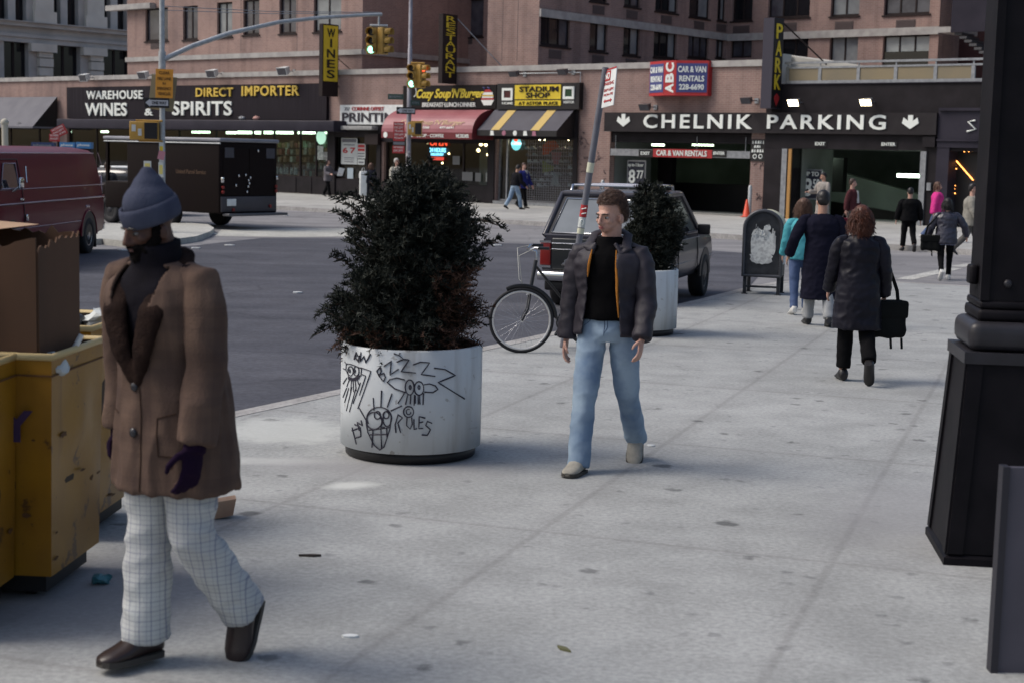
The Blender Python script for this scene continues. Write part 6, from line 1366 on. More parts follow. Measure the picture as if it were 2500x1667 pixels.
q = MB(); frust(q, 0.282, 0.282, z1 + 0.001, z2 + 0.01); q.bevbox(-0.262, 0.262, -0.262, 0.262, z2 + 0.012, z3, 0.06, 4); part('cap_moulding', q, mat('worn_iron_edge', (0.025, 0.024, 0.03), 0.42, c2=(0.016, 0.015, 0.018), scale=6), col)
sh = 0.198
q = MB(); q.bevbox(-sh - 0.02, sh + 0.02, -sh - 0.02, sh + 0.02, z3 + 0.001, z3 + 0.06, 0.02); q.bevbox(-sh - 0.012, sh + 0.012, -sh - 0.012, sh + 0.012, z3 + 0.062, z4 + 0.03, 0.015); part('shaft_ring', q, M_iron, col)
q = MB(); q.box(-sh, sh, -sh, sh, z4 + 0.031, 5.5); q.box(-sh - 0.012, -sh + 0.03, -sh - 0.012, -sh + 0.03, z4 + 0.032, 5.5); q.box(sh - 0.03, sh + 0.012, -sh - 0.012, -sh + 0.03, z4 + 0.032, 5.5); part('shaft', q, M_iron, col)
q = MB()
for x, z in ((-0.08, z4 + 0.12), (0.06, z4 + 0.12)): q.ball((x, -sh - 0.005, z), (0.022, 0.015, 0.022))
part('bolt', q, mat('worn_iron_edge', (0.045, 0.043, 0.05), 0.35), col)
q = MB(); q.bevbox(-sh - 0.045, -sh - 0.0005, -0.06, 0.06, z4 + 0.1, z4 + 0.2, 0.015); part('side_box', q, M_iron, col)
gp = G(2416, 1640)
pn = thing('metal_panel', 'low grey metal panel edge standing in front of the black column', 'panel', gp)
q = MB(); hz = at_depth(2450, 1140, gp.y).z; q.box(0.03, 0.6, 0.0, 0.03, 0, hz); part('sheet', q, mat('grey_panel_sheet', (0.075, 0.07, 0.09), 0.5, c2=(0.06, 0.056, 0.072), scale=3), pn)
q = MB(); q.box(0, 0.028, -0.012, 0.045, 0, hz + 0.004); part('edge_strip', q, mat('panel_edge', (0.02, 0.019, 0.026), 0.5), pn)

# ================================================================== vehicles: local x forward, y to the vehicle's left, z up
M_tyre = mat('tyre_rubber', (0.014, 0.014, 0.016), 0.75); M_chrome = mat('chrome', (0.62, 0.63, 0.65), 0.14, 1.0); M_hub = mat('steel_hubcap', (0.5, 0.51, 0.53), 0.28, 0.85)
M_car_glass = mat('car_glass', (0.02, 0.022, 0.026), 0.05, spec=0.6); M_tail = mat('tail_lamp', (0.20, 0.012, 0.01), 0.3)
def wheel(parent, x, y, r, w, out, rimm=M_hub, rimf=0.58, spokes=0):
    """out = +1 when the outer face looks to +y"""
    t = MB(); t.T = Matrix.Translation((x, y, r)) @ Matrix.Rotation(R(-90) * out, 4, 'X')
    rr = r * rimf
    t.lathe([(rr, -w / 2), (r * 0.9, -w / 2), (r, -w * 0.36), (r, w * 0.36), (r * 0.93, w / 2), (rr * 1.05, w / 2), (rr, w * 0.42)], 28)
    tw = part('wheel', t, M_tyre, parent)
    q = MB(); q.T = t.T; q.lathe([(rr, w * 0.2), (rr, w * 0.44), (rr * 0.93, w * 0.46), (rr * 0.85, w * 0.34), (rr * 0.55, w * 0.3), (rr * 0.45, w * 0.42), (rr * 0.22, w * 0.5), (0.01, w * 0.51)], 24); part('rim', q, rimm, tw)
    if spokes:
        q = MB(); q.T = t.T
        for k in range(spokes):
            a = 2 * math.pi * k / spokes; q.prism([(rr * .9 * math.cos(a + s_), rr * .9 * math.sin(a + s_)) for s_ in (-.1, .1)] + [(rr * .5 * math.cos(a + s_), rr * .5 * math.sin(a + s_)) for s_ in (.16, -.16)], w * 0.345, w * 0.375, 'z')
        part('rim_hole', q, M_tyre, tw)
    return tw
def loft(stations, smooth=True, close_ends=True):
    """stations: lists of equally many 3-D points, closed sections"""
    q = MB(); n = len(stations[0]); vs = [p for s_ in stations for p in s_]; fs = []
    for i in range(len(stations) - 1):
        for k in range(n): fs.append((i * n + k, i * n + (k + 1) % n, (i + 1) * n + (k + 1) % n, (i + 1) * n + k))
    q.add(vs, fs, smooth)
    if close_ends: q.add(stations[0], [tuple(range(n))[::-1]], False); q.add(stations[-1], [tuple(range(n))], False)
    return q
def smooth_edges(o, ang=35):
    for p in o.data.polygons: p.use_smooth = True
    m_ = o.modifiers.new('sm', 'EDGE_SPLIT'); m_.split_angle = R(ang)
    return o

# ---- maroon van
vrear = G(262, 560, ROADZ); vx0 = P(262, 480, 31.6)
van = thing('van', 'maroon panel van with chrome side strips cut off by the left edge', 'van', Vector((vx0.x - 1.0, 31.6, ROADZ)), R(-90 - 2.0))
M_van = mat('maroon_van_paint', (0.125, 0.006, 0.018), 0.32, spec=0.12, coat=0.06, c2=(0.145, 0.008, 0.022), scale=1.5)
def vsec(x, rake): 
    half = [(0.0, 0.36), (0.86, 0.36), (0.97, 0.42), (1.0, 0.60), (1.0, 0.95), (0.985, 1.1), (0.95, 1.4), (0.885, 1.80), (0.84, 1.93), (0.74, 2.0), (0.4, 2.05), (0.0, 2.06)]
    pts = half + [(-y, z) for y, z in half[-2:0:-1]]
    return [(x + rake * max(0, (z - 0.95)) , y, z) for y, z in pts]
st_ = [vsec(0.02, 0.20), vsec(0.12, 0.19), vsec(1.5, 0.02), vsec(3.0, 0), vsec(4.7, 0), vsec(5.6, -0.02)]
for k, f in ((0, 0.97),): st_[k] = [(x, y * f, z) for x, y, z in st_[k]]
nose = [vsec(6.1, -0.55), vsec(6.5, -0.9)]; nose[1] = [(min(x, 6.6), y * 0.94, min(z, 1.25)) for x, y, z in nose[1]]
bo = smooth_edges(part('body', loft(st_ + nose), M_van, van), 30)
q = MB(); q.prism([(0.0 + 1.1 + 0.47 * math.cos(a), 0.36 + 0.47 * math.sin(a)) for a in [math.pi * i / 14 for i in range(15)]], 0.98, 1.006, 'y'); q.prism([(5.3 + 0.47 * math.cos(a), 0.36 + 0.47 * math.sin(a)) for a in [math.pi * i / 14 for i in range(15)]], 0.98, 1.006, 'y'); part('wheel_arch', q, M_black, van)
q = MB(); q.tube([(1.1 + 0.485 * math.cos(a), 1.0, 0.36 + 0.485 * math.sin(a)) for a in [math.pi * i / 14 for i in range(15)]], 0.022, 6); part('arch_lip', q, M_van, van)
for x in (1.1, 5.3): wheel(van, x, 0.90, 0.36, 0.22, 1); 
for x in (1.1, 5.3): wheel(van, x, -0.90, 0.36, 0.22, -1)
M_strip = mat('pinkish_trim', (0.42, 0.33, 0.37), 0.25, 0.6)
q = MB()
for z, r_, a, b_ in ((1.09, 0.018, 0.1, 5.9), (0.66, 0.012, 1.62, 5.9)): q.tube([(a, 1.0, z), (b_, 1.0 , z)], r_, 6)
q.tube([(0.05, 1.0, 1.33 - .0), (5.9, 0.985, 1.33)], 0.01, 6); q.v = [(x, y - (0.03 if z > 1.25 else 0), z) for x, y, z in q.v]
part('side_strip', q, M_strip, van)
q = MB(); q.tube([(0.3, 0.845, 1.945), (5.6, 0.845, 1.945)], 0.012, 6); part('drip_rail', q, M_strip, van)
q = MB(); q.tube([(4.72, 1.004, 0.45), (4.72, 1.004, 1.0), (4.72, 0.965, 1.35), (4.74, 0.89, 1.82)], 0.008, 5); q.tube([(4.74, 0.9, 1.84), (5.6, 0.9, 1.84)], 0.008, 5); part('door_seam', q, M_black, van)
q = MB(); q.hexa([(4.86, 0.97, 1.36), (5.75, 0.97, 1.36), (5.75, 0.9, 1.36), (4.86, 0.9, 1.36), (4.9, 0.908, 1.76), (5.45, 0.908, 1.76), (5.45, 0.86, 1.76), (4.9, 0.86, 1.76)]); part('door_window', q, M_car_glass, van)
q = MB(); q.tube([(4.86, 0.978, 1.35), (5.75, 0.978, 1.35), (5.45, 0.915, 1.77), (4.9, 0.915, 1.77)], 0.014, 6, closed=True); part('window_trim', q, M_strip, van)
q = MB(); q.bevbox(5.02, 5.22, 1.08, 1.12, 1.36, 1.54, 0.02); q.tube([(5.1, 0.97, 1.3), (5.1, 1.09, 1.42)], 0.012, 6); q.tube([(5.2, 0.97, 1.3), (5.16, 1.09, 1.4)], 0.012, 6); part('wing_mirror', q, M_chrome, van)
q = MB(); q.bevbox(4.78, 4.94, 1.005, 1.03, 1.14, 1.18, 0.008); part('door_handle', q, M_chrome, van)
q = MB(); q.tube([(4.5, 0.955, 1.72), (4.52, 0.975, 1.5), (4.54, 0.99, 1.44)], 0.014, 6); q.bevbox(4.62, 4.7, 1.003, 1.05, 0.78, 0.9, 0.015); part('side_hinge', q, M_chrome, van)
q = MB(); q.bevbox(0.10, 0.24, 0.99, 1.012, 1.06, 1.13, 0.01); part('side_marker', q, M_tail, van)
q = MB(); q.bevbox(1.05, 1.3, 0.995, 1.012, 0.90, 0.95, 0.01); part('fuel_door', q, M_strip, van)
q = MB(); q.hexa([(6.09, -.74, 1.42), (6.09, .74, 1.42), (5.68, .66, 1.87), (5.68, -.66, 1.87), (6.11, -.74, 1.44), (6.11, .74, 1.44), (5.70, .66, 1.89), (5.70, -.66, 1.89)]); part('windscreen', q, M_car_glass, van)
q = MB(); q.bevbox(6.5, 6.66, -0.9, 0.9, 0.38, 0.55, 0.03); part('bumper', q, M_chrome, van)
q = MB(); q.bevbox(6.45, 6.62, -0.55, 0.55, 0.66, 0.92, 0.02); part('grille', q, M_black, van)
for s_ in (-1, 1): q = MB(); q.bevbox(6.45, 6.62, s_ * 0.72 - 0.1, s_ * 0.72 + 0.1, 0.68, 0.9, 0.03); part('headlight', q, M_chrome, van)
q = MB(); q.bevbox(0.62, 0.66, 0.75, 1.0, 0.1, 0.5, 0.01); part('mud_flap', q, M_black, van)
q = MB(); q.bevbox(-0.14, 0.01, -0.95, 0.95, 0.42, 0.58, 0.03); part('bumper', q, M_chrome, van)
q = MB(); q.tube([(0.03, 0.93, 1.72), (0.16, 0.9, 1.95)], 0.01, 5); q.bevbox(0.0, 0.05, 0.82, 0.94, 1.0, 1.5, 0.02); part('tail_trim', q, M_strip, van)

# ---- brown delivery truck
tc = P(536, 450, 40.0); TL = 4.45; ta = math.atan2(0.58, -0.815)
fw_ = Vector((math.cos(ta), math.sin(ta), 0)); lf = Vector((-math.sin(ta), math.cos(ta), 0))
truck = thing('delivery_truck', 'dark brown delivery truck seen from behind with pale roof edges, standing by the traffic island', 'truck', Vector((tc.x, tc.y, ROADZ)) - lf * 1.05, ta)
M_tr = mat('dark_brown_truck', (0.0085, 0.005, 0.005), 0.55, c2=(0.009, 0.0055, 0.005), scale=1.2, spec=0.08)
W2, TH = 1.05, 2.36
q = MB()
q.bevbox(0, 3.55, -W2, W2, 0.42, TH - 0.09, 0.05); q.bevbox(3.4, TL, -W2, W2, 0.42, 1.15, 0.04); q.box(TL - 0.12, TL - 0.04, W2 - 0.08, W2, 1.15, TH - 0.1); q.box(TL - 0.12, TL - 0.04, -W2, -W2 + 0.08, 1.15, TH - 0.1); q.bevbox(TL, TL + 0.7, -0.8, 0.8, 0.5, 1.1, 0.12)
part('body', q, M_tr, truck)
q = MB(); q.bevbox(-0.06, TL + 0.05, -W2 - 0.03, W2 + 0.03, TH - 0.1, TH, 0.045); part('roof', q, mat('pale_roof', (0.24, 0.245, 0.27), 0.5, c2=(0.18, 0.185, 0.21), scale=2), truck)
q = MB(); q.tube([(-0.05, W2 + 0.02, TH - 0.14), (TL, W2 + 0.02, TH - 0.14)], 0.02, 6); part('gutter', q, M_galv, truck)
q = MB(); q.box(-0.012, -0.002, -W2 + 0.12, -0.01, 0.9, TH - 0.25); q.box(-0.012, -0.002, 0.01, W2 - 0.12, 0.9, TH - 0.25)
part('rear_door', q, M_tr, truck)
q = MB()
for y, z in ((0.05, 1.28), (0.06, 1.12), (0.4, 1.4), (0.15, 1.42), (-0.02, 1.35), (-0.3, 2.05), (0.1, 0.98), (0.02, 1.2), (0.5, 1.15)): q.bevbox(-0.05, -0.013, y - 0.025, y + 0.025, z - 0.03, z + 0.03, 0.008)
part('door_latch', q, M_chrome, truck)
for y in (0.72, -0.78):
    q = MB(); q.box(-0.02, -0.013, y - 0.16, y + 0.16, TH - 0.5, TH - 0.24); part('rear_window', q, mat('dusty_window', (0.045, 0.045, 0.06), 0.25), truck)
q = MB(); q.bevbox(-0.03, -0.0025, -W2 + 0.05, W2 - 0.03, 0.46, 0.86, 0.012); part('kick_panel', q, mat('grey_kick_panel', (0.05, 0.046, 0.055), 0.45, c2=(0.036, 0.033, 0.04), scale=2), truck)
q = MB(); q.bevbox(-0.26, 0.0, -W2 - 0.15, W2 - 0.1, 0.36, 0.43, 0.015); part('step_bumper', q, mat('scuffed_bumper', (0.09, 0.09, 0.10), 0.4, 0.3), truck)
q = MB(); q.bevbox(-0.045, -0.031, 0.5, 0.82, 0.62, 0.8, 0.006); part('number_plate', q, M_white, truck)
for y, z in ((W2 - 0.08, 1.1), (W2 - 0.08, 0.98), (-W2 + 0.08, 1.12), (-W2 + 0.08, 1.0), (0.6, 0.52), (-W2 + 0.3, 0.6)):
    q = MB(); q.T = Matrix.Translation((-0.04, y, z)) @ Matrix.Rotation(R(90), 4, 'Y'); q.lathe([(0.045, -0.02), (0.045, 0.01), (0.03, 0.02)], 12); q.T = Matrix.Identity(4); part('tail_lamp', q, M_tail, truck)
q = MB(); q.bevbox(-0.07, -0.013, W2 - 0.1, W2 - 0.03, 1.22, 1.36, 0.01); q.bevbox(-0.07, -0.013, -W2 + 0.03, -W2 + 0.1, 1.3, 1.4, 0.01); part('rear_grab', q, M_chrome, truck)
MT = Matrix(((-1, 0, 0, 0), (0, -1, 0, W2 + 0.002), (0, 0, 1, 0), (0, 0, 0, 1)))
q = MB(); put_text(q, 'United Parcel Service', -1.62, -0.5, 1.42, 1.53, 0, 0, 0.0, depth=0.004, M=MT); part('lettering', q, mat('dull_gold_letters', (0.10, 0.055, 0.03), 0.6), truck)
wheel(truck, 2.0, W2 - 0.14, 0.37, 0.26, 1, mat('dark_rim', (0.03, 0.03, 0.035), 0.4)); wheel(truck, 2.0, -W2 + 0.14, 0.37, 0.26, -1, mat('dark_rim', (0.03, 0.03, 0.035), 0.4)); wheel(truck, 4.3, W2 - 0.14, 0.37, 0.26, 1, mat('dark_rim', (0.03, 0.03, 0.035), 0.4)); wheel(truck, 4.3, -W2 + 0.14, 0.37, 0.26, -1, mat('dark_rim', (0.03, 0.03, 0.035), 0.4))
q = MB(); q.bevbox(2.3, 2.42, W2 - 0.002, W2 + 0.02, 0.7, 0.95, 0.01); part('side_marker', q, mat('amber_lamp', (0.5, 0.12, 0.03), 0.3), truck)
q = MB(); q.bevbox(3.5, 3.8, 0.2, 0.7, 1.15, 1.75, 0.06); part('seat', q, M_black, truck)
# ---- pale car beyond it
carp = P(285, 372, 48.5)
wc = thing('parked_car', 'white car mostly hidden behind the brown truck and the maroon van', 'car', Vector((carp.x, carp.y, ROADZ)), R(160))
cs = lambda x, w, zt_: [(x, -w, 0.3), (x, w, 0.3), (x, w + 0.03, 0.6), (x, w - 0.05, zt_), (x, -w + 0.05, zt_), (x, -w - 0.03, 0.6)]
part('body', loft([cs(-2.3, .75, .8), cs(-2.2, .82, .95), cs(-1.2, .85, 1.0), cs(0.9, .85, 1.0), cs(2.1, .8, .9), cs(2.3, .72, .75)]), M_white, wc)
gs = lambda x, w, a, b_: [(x, -w, 0.98), (x, w, 0.98), (x, w - a, b_), (x, -w + a, b_)]
part('window', loft([gs(-1.7, .74, .02, 1.0), gs(-1.0, .78, .16, 1.4), gs(0.2, .78, .16, 1.43), gs(1.2, .74, .02, 1.0)]), M_car_glass, wc)
q = MB(); q.bevbox(-0.95, 0.2, -.62, .62, 1.4, 1.47, 0.03); part('roof', q, M_white, wc); q = MB(); q.bevbox(-2.0, 2.0, 0.86, 0.89, 0.62, 0.74, 0.01); q.bevbox(-2.0, 2.0, -0.89, -0.86, 0.62, 0.74, 0.01); part('side_strip', q, M_gold, wc)
for x in (-1.4, 1.4):
    for s_ in (-1, 1): wheel(wc, x, s_ * 0.78, 0.31, 0.2, s_)

# ---- dark grey estate car at the kerb
sa = math.atan2(0.954, 0.30); sr = Vector((1.95, 21.0, ROADZ)); slf = Vector((-math.sin(sa), math.cos(sa), 0)); sfw = Vector((math.cos(sa), math.sin(sa), 0))
suv = thing('parked_suv', 'dark grey two-door estate car with a roof rack parked at the kerb', 'car', sr + slf * 0.83, sa)
M_suv = mat('dark_grey_car_paint', (0.035, 0.034, 0.045), 0.28, spec=0.35, coat=0.2, c2=(0.046, 0.045, 0.056), scale=1.3); M_suvd = mat('black_tailgate', (0.014, 0.016, 0.018), 0.28)
w_ = 0.83
def ssec(x, w, zb_, zt_): return [(x, -w * .9, zb_), (x, w * .9, zb_), (x, w, zb_ + 0.15), (x, w * 1.01, 0.72), (x, w * 0.985, zt_ - 0.06), (x, w * 0.93, zt_), (x, -w * 0.93, zt_), (x, -w * 0.985, zt_ - 0.06), (x, -w * 1.01, 0.72), (x, -w, zb_ + 0.15)]
smooth_edges(part('body', loft([ssec(0.0, w_ * .97, .42, 1.02), ssec(0.08, w_, .40, 1.03), ssec(1.2, w_, .38, 1.03), ssec(2.9, w_, .38, 1.02), ssec(3.3, w_, .38, 1.0), ssec(4.1, w_ * .97, .42, .95), ssec(4.3, w_ * .9, .48, .85)]), M_suv, suv), 40)
def gsec(x0, x1, w0, w1, z0_, z1_): return None
roofz = 1.60
cab = [(0.04, 1.03), (0.42, roofz), (2.25, roofz), (3.0, 1.03)]
q = MB(); wl, wt = w_ * 0.95, w_ * 0.78
pr = [(x, (wl if z < 1.2 else wt), z) for x, z in cab]; q.add(pr + [(x, -y, z) for x, y, z in pr], [(0, 1, 2, 3), (4, 7, 6, 5), (0, 4, 5, 1), (1, 5, 6, 2), (2, 6, 7, 3)])
part('cabin', q, M_car_glass, suv)
def lerp3(a, b_, f): return tuple(a[i] + (b_[i] - a[i]) * f for i in range(3))
fr = MB()
for sg in (1, -1):
    b0, t0, t1, b1 = [(x, sg * (y + 0.004), z) for x, y, z in pr]
    fr.tube([b0, t0, t1, b1], 0.04, 6); fr.tube([b0, b1], 0.025, 6)
    for f in (0.42, 0.5): fr.tube([lerp3(b0, b1, f), lerp3(t0, t1, f * .92)], 0.035, 6)
fr.tube([(0.42, -wt, roofz), (0.42, wt, roofz)], 0.045, 6); fr.tube([(2.25, -wt, roofz), (2.25, wt, roofz)], 0.04, 6); fr.tube([(0.03, -wl, 1.03), (0.03, wl, 1.03)], 0.03, 6)
part('window_pillar', fr, M_suv, suv)
q = MB(); q.bevbox(0.40, 2.3, -wt - 0.01, wt + 0.01, roofz - 0.01, roofz + 0.045, 0.03); part('roof', q, mat('car_roof_grey', (0.11, 0.115, 0.13), 0.25, coat=0.3), suv)
q = MB(); n_ = Vector((-0.57, 0, 0.38)).normalized()
def rw(y, f, off): x, z = 0.04 + 0.38 * f, 1.03 + (roofz - 1.03) * f; return (x - 0.57 / 0.685 * off, y, z + 0.38 / 0.685 * off)
q.quad(rw(-wl * .86, 0.08, .006), rw(wl * .86, 0.08, .006), rw(wt * .86, 0.86, .006), rw(-wt * .86, 0.86, .006)); part('rear_window', q, mat('sky_pale_rear_glass', (0.20, 0.225, 0.25), 0.3, spec=0.3, c2=(0.14, 0.16, 0.18), scale=2), suv)  # sky reflection put into the pale colour of the glass
q = MB(); q.tube([rw(-wl * .88, 0.06, .008), rw(wl * .88, 0.06, .008), rw(wt * .88, 0.88, .008), rw(-wt * .88, 0.88, .008)], 0.012, 6, closed=True); part('window_trim', q, M_chrome, suv)
q = MB(); q.bevbox(-0.03, 0.005, -w_ * .8, w_ * .8, 0.56, 1.0, 0.02); part('tailgate', q, M_suvd, suv)
q = MB(); q.tube([(-0.035, -w_ * .8, 0.93), (-0.035, w_ * .8, 0.93)], 0.008, 6); q.tube([(-0.035, -w_ * .8, 0.85), (-0.035, w_ * .8, 0.85)], 0.006, 6); part('tailgate_trim', q, M_chrome, suv)
MR = Matrix(((0, 1, 0, -0.033), (-1, 0, 0, 0), (0, 0, 1, 0), (0, 0, 0, 1)))
q = MB(); put_text(q, 'CHEVROLET', -0.48, 0.12, 0.665, 0.715, 0, 0, 0.02, depth=0.004, M=MR); part('lettering', q, M_metal, suv)
q = MB(); q.box(-0.04, -0.031, 0.02, 0.34, 0.58, 0.65); part('number_plate', q, M_metal, suv)
for s_ in (1, -1):
    q = MB(); q.bevbox(-0.035, 0.06, s_ * w_ * .91 - 0.075, s_ * w_ * .91 + 0.075, 0.62, 0.93, 0.015); part('tail_lamp', q, M_tail, suv)
    q = MB(); q.box(-0.04, -0.0355, s_ * w_ * .91 - 0.08, s_ * w_ * .91 + 0.08, 0.93, 0.96); q.box(-0.04, -0.0355, s_ * w_ * .91 - 0.08, s_ * w_ * .91 + 0.08, 0.59, 0.619); part('lamp_trim', q, M_chrome, suv)
q = MB(); q.bevbox(-0.2, -0.04, -w_ * 1.0, w_ * 1.0, 0.42, 0.55, 0.04); part('bumper', q, M_chrome, suv)
q = MB(); q.bevbox(-0.08, 0.2, -w_ * .9, w_ * .9, 0.28, 0.42, 0.03); part('underside', q, M_black, suv)
q = MB()
for y in (-wt * .85, wt * .85): q.tube([(0.5, y, roofz + 0.045), (0.55, y, roofz + 0.12), (2.1, y, roofz + 0.12), (2.15, y, roofz + 0.045)], 0.018, 6)
for x in (0.6, 1.1, 1.6, 2.05): q.tube([(x, -wt * .85, roofz + 0.12), (x, wt * .85, roofz + 0.12)], 0.018, 6)
part('roof_rack', q, M_chrome, suv)
q = MB(); q.prism([(x + 0.43 * math.cos(a), 0.34 + 0.43 * math.sin(a)) for x in (0.85,) for a in [math.pi * i / 14 for i in range(15)]], -w_ * 1.015, -w_ * .97, 'y'); q.prism([(3.4 + 0.43 * math.cos(a), 0.34 + 0.43 * math.sin(a)) for a in [math.pi * i / 14 for i in range(15)]], -w_ * 1.015, -w_ * .97, 'y'); part('wheel_arch', q, M_black, suv)
for x in (0.85, 3.4):
    for s_ in (-1, 1): wheel(suv, x, s_ * (w_ - 0.09), 0.34, 0.22, s_, mat('dark_alloy', (0.09, 0.085, 0.09), 0.4, 0.6))
q = MB(); q.bevbox(2.62, 2.72, -w_ - 0.2, -w_ - 0.02, 1.0, 1.15, 0.02); part('wing_mirror', q, M_black, suv)
q = MB(); q.bevbox(1.32, 1.45, -w_ * 1.03, -w_ * 1.0, 0.88, 0.92, 0.006); part('door_handle', q, M_chrome, suv)
q = MB(); q.tube([(1.3, -w_ * 1.012, 0.45), (1.3, -w_ * 1.018, 0.72), (1.3, -w_ * 0.99, 1.0)], 0.006, 4); q.tube([(2.75, -w_ * 1.012, 0.45), (2.75, -w_ * 1.018, 0.72), (2.75, -w_ * 0.99, 1.0)], 0.006, 4); part('door_seam', q, M_black, suv)
q = MB(); q.tube([(0.1, -w_ * 1.0, 0.955), (2.9, -w_ * 0.995, 0.955)], 0.008, 5); q.tube([(0.05, -w_ * 1.015, 0.62), (4.2, -w_ * 0.98, 0.62)], 0.01, 5); part('side_trim', q, M_metal, suv)

# ---- traffic cone and pale bollard by the garage pier
cp_ = G(1826, 533); cp_ = FW(S(1822, -0.6, 530), -0.6, 0)
tcn = thing('traffic_cone', 'orange-red traffic cone standing against the garage pier', 'traffic cone', cp_)
q = MB(); q.lathe([(0.15, 0.03), (0.13, 0.06), (0.03, 0.62), (0.0, 0.63)], 16); part('cone', q, mat('cone_orange', (0.6, 0.07, 0.03), 0.5), tcn)
q = MB(); q.box(-0.18, 0.18, -0.18, 0.18, 0, 0.03); part('base', q, mat('cone_orange', (0.6, 0.07, 0.03), 0.5), tcn)
for u, lab in ((1830, 'pale steel bollard in front of the garage pier beside the orange cone'), (1470, 'pale steel bollard at the foot of the graffiti-covered pier')):
    q = MB(); q.lathe([(0.07, 0), (0.07, 1.05), (0.05, 1.1), (0.01, 1.12)], 12); o = part('bollard', q, M_galv); o.location = FW(S(u, -0.35, 500), -0.35, 0); tag(o, lab, 'bollard', 'pale bollards')

# ================================================================== bicycle
gb = G(1271, 861)
bike = thing('bicycle', 'black bicycle with a pale front rim leaning at the sign pole', 'bicycle', gb)
M_frame = mat('black_bike_paint', (0.012, 0.012, 0.014), 0.3); M_rimw = mat('pale_rim', (0.62, 0.60, 0.57), 0.3, 0.3)
WR = 0.33; fd = Vector((0.66, 0.75, 0)); fh = Vector((0, 0, WR)); up = Vector((0, 0, 1))
def bp(a, z): return fd * a + up * z
wd_ = Vector((0.995, 0.10, 0)).normalized()          # the front wheel is turned
def bwheel(c, dirn, fender):
    def rp(a, r): return c + dirn * (r * math.cos(a)) + up * (r * math.sin(a))
    A = [2 * math.pi * i / 40 for i in range(40)]
    q = MB(); q.tube([rp(a, WR - 0.014) for a in A], 0.017, 8, closed=True); wo = part('wheel', q, M_tyre, bike)
    q = MB(); q.tube([rp(a, WR - 0.036) for a in A], 0.0125, 6, closed=True); part('rim', q, M_rimw, wo)
    q = MB(); ax_ = dirn.cross(up)
    for i in range(28):
        a = 2 * math.pi * i / 28; b_ = a + (0.5 if i % 2 else -0.5); q.tube([c + ax_ * (0.03 if i % 4 < 2 else -0.03) + (rp(b_, 0.02) - c), rp(a, WR - 0.045)], 0.0011, 4)
    part('spokes', q, M_chrome, wo)
    q = MB(); q.tube([c - ax_ * 0.05, c + ax_ * 0.05], 0.018, 8); part('hub', q, M_chrome, wo)
    if fender:
        q = MB(); q.tube([rp(R(a), WR + 0.022) for a in range(fender[0], fender[1], 8)], 0.02, 6, flat=0.4); part('mudguard', q, M_frame, bike)
bwheel(fh, wd_, (5, 118)); rh = bp(1.06, WR); bwheel(rh, fd, (20, 150))
hb, ht = bp(0.13, 0.64), bp(0.205, 0.93); bbk = bp(0.60, 0.28); st, sb_ = bp(0.40 + 0.36, 0.80), bbk
q = MB(); ax_ = wd_.cross(up)
for s_ in (-1, 1): q.tube([fh + ax_ * 0.05 * s_, fh + ax_ * 0.05 * s_ + wd_ * 0.06 + up * 0.12, hb + ax_ * 0.045 * s_, hb], 0.012, 8)
part('fork', q, M_frame, bike)
q = MB(); q.tube([hb, ht], 0.02, 10); q.tube([ht - up * 0.06, bp(0.66, 0.50)], 0.014, 8); q.tube([hb + up * 0.04, bbk], 0.016, 8); q.tube([bbk, st], 0.015, 8); q.tube([bbk, rh], 0.01, 8); q.tube([st - up * 0.1, rh], 0.009, 8); part('frame', q, M_frame, bike)
q = MB(); sa_ = ht + up * 0.09; q.tube([ht, sa_, sa_ - wd_ * 0.06 + up * 0.02], 0.013, 8); bar = [sa_ - wd_ * 0.06 + up * 0.02 + ax_ * (0.0 + d) - wd_ * e + up * f for d, e, f in ((-0.27, -0.16, 0.03), (-0.24, -0.02, 0.03), (-0.1, 0.02, 0.0), (0.1, 0.02, 0.0), (0.24, -0.02, 0.03), (0.27, -0.16, 0.03))]; q.tube(bar, 0.012, 8); part('handlebar', q, M_chrome, bike)
q = MB(); q.tube(bar[:1] + [bar[0].lerp(bar[1], 0.8)], 0.016, 8); q.tube([bar[5], bar[5].lerp(bar[4], 0.8)], 0.016, 8); part('grip', q, M_frame, bike)
q = MB(); q.tube([bar[1], bar[1] - wd_ * 0.13 + up * -0.03, hb - wd_ * 0.12 + up * 0.1, hb + up * -0.02], 0.0035, 5); q.tube([bar[4], bar[4] - wd_ * 0.16 + up * -0.08, hb - wd_ * 0.09 + up * 0.06, hb + up * -0.02], 0.0035, 5); part('brake_cable', q, mat('pale_cable', (0.42, 0.42, 0.38), 0.5), bike)
q = MB(); q.bevbox(-0.05, 0.05, -0.02, 0.02, -0.03, 0.03, 0.01); q.v = [tuple(Vector(p) + hb + up * -0.03) for p in q.v]; part('brake_caliper', q, M_chrome, bike)
q = MB(); n2 = fd.cross(up); q.tube([bbk + fd * (0.085 * math.cos(a)) + up * (0.085 * math.sin(a)) - n2 * -0.04 for a in [2 * math.pi * i / 20 for i in range(20)]], 0.009, 6, closed=True)
for i in range(5): q.tube([bbk + n2 * 0.04, bbk + n2 * 0.04 + fd * 0.08 * math.cos(i * 1.257) + up * 0.08 * math.sin(i * 1.257)], 0.006, 5)
q.tube([bbk + n2 * 0.05, bbk + n2 * 0.05 - fd * 0.12 - up * 0.12], 0.01, 6); part('crank', q, M_frame, bike)
q = MB(); pc_ = bbk + n2 * 0.1 - fd * 0.12 - up * 0.12; q.bevbox(-0.045, 0.045, -0.03, 0.03, -0.012, 0.012, 0.006); q.v = [tuple(Vector(p) + pc_) for p in q.v]; part('pedal', q, M_frame, bike)
q = MB(); q.ball(st + up * 0.06, (0.1, 0.13, 0.04)); part('saddle', q, M_black, bike)

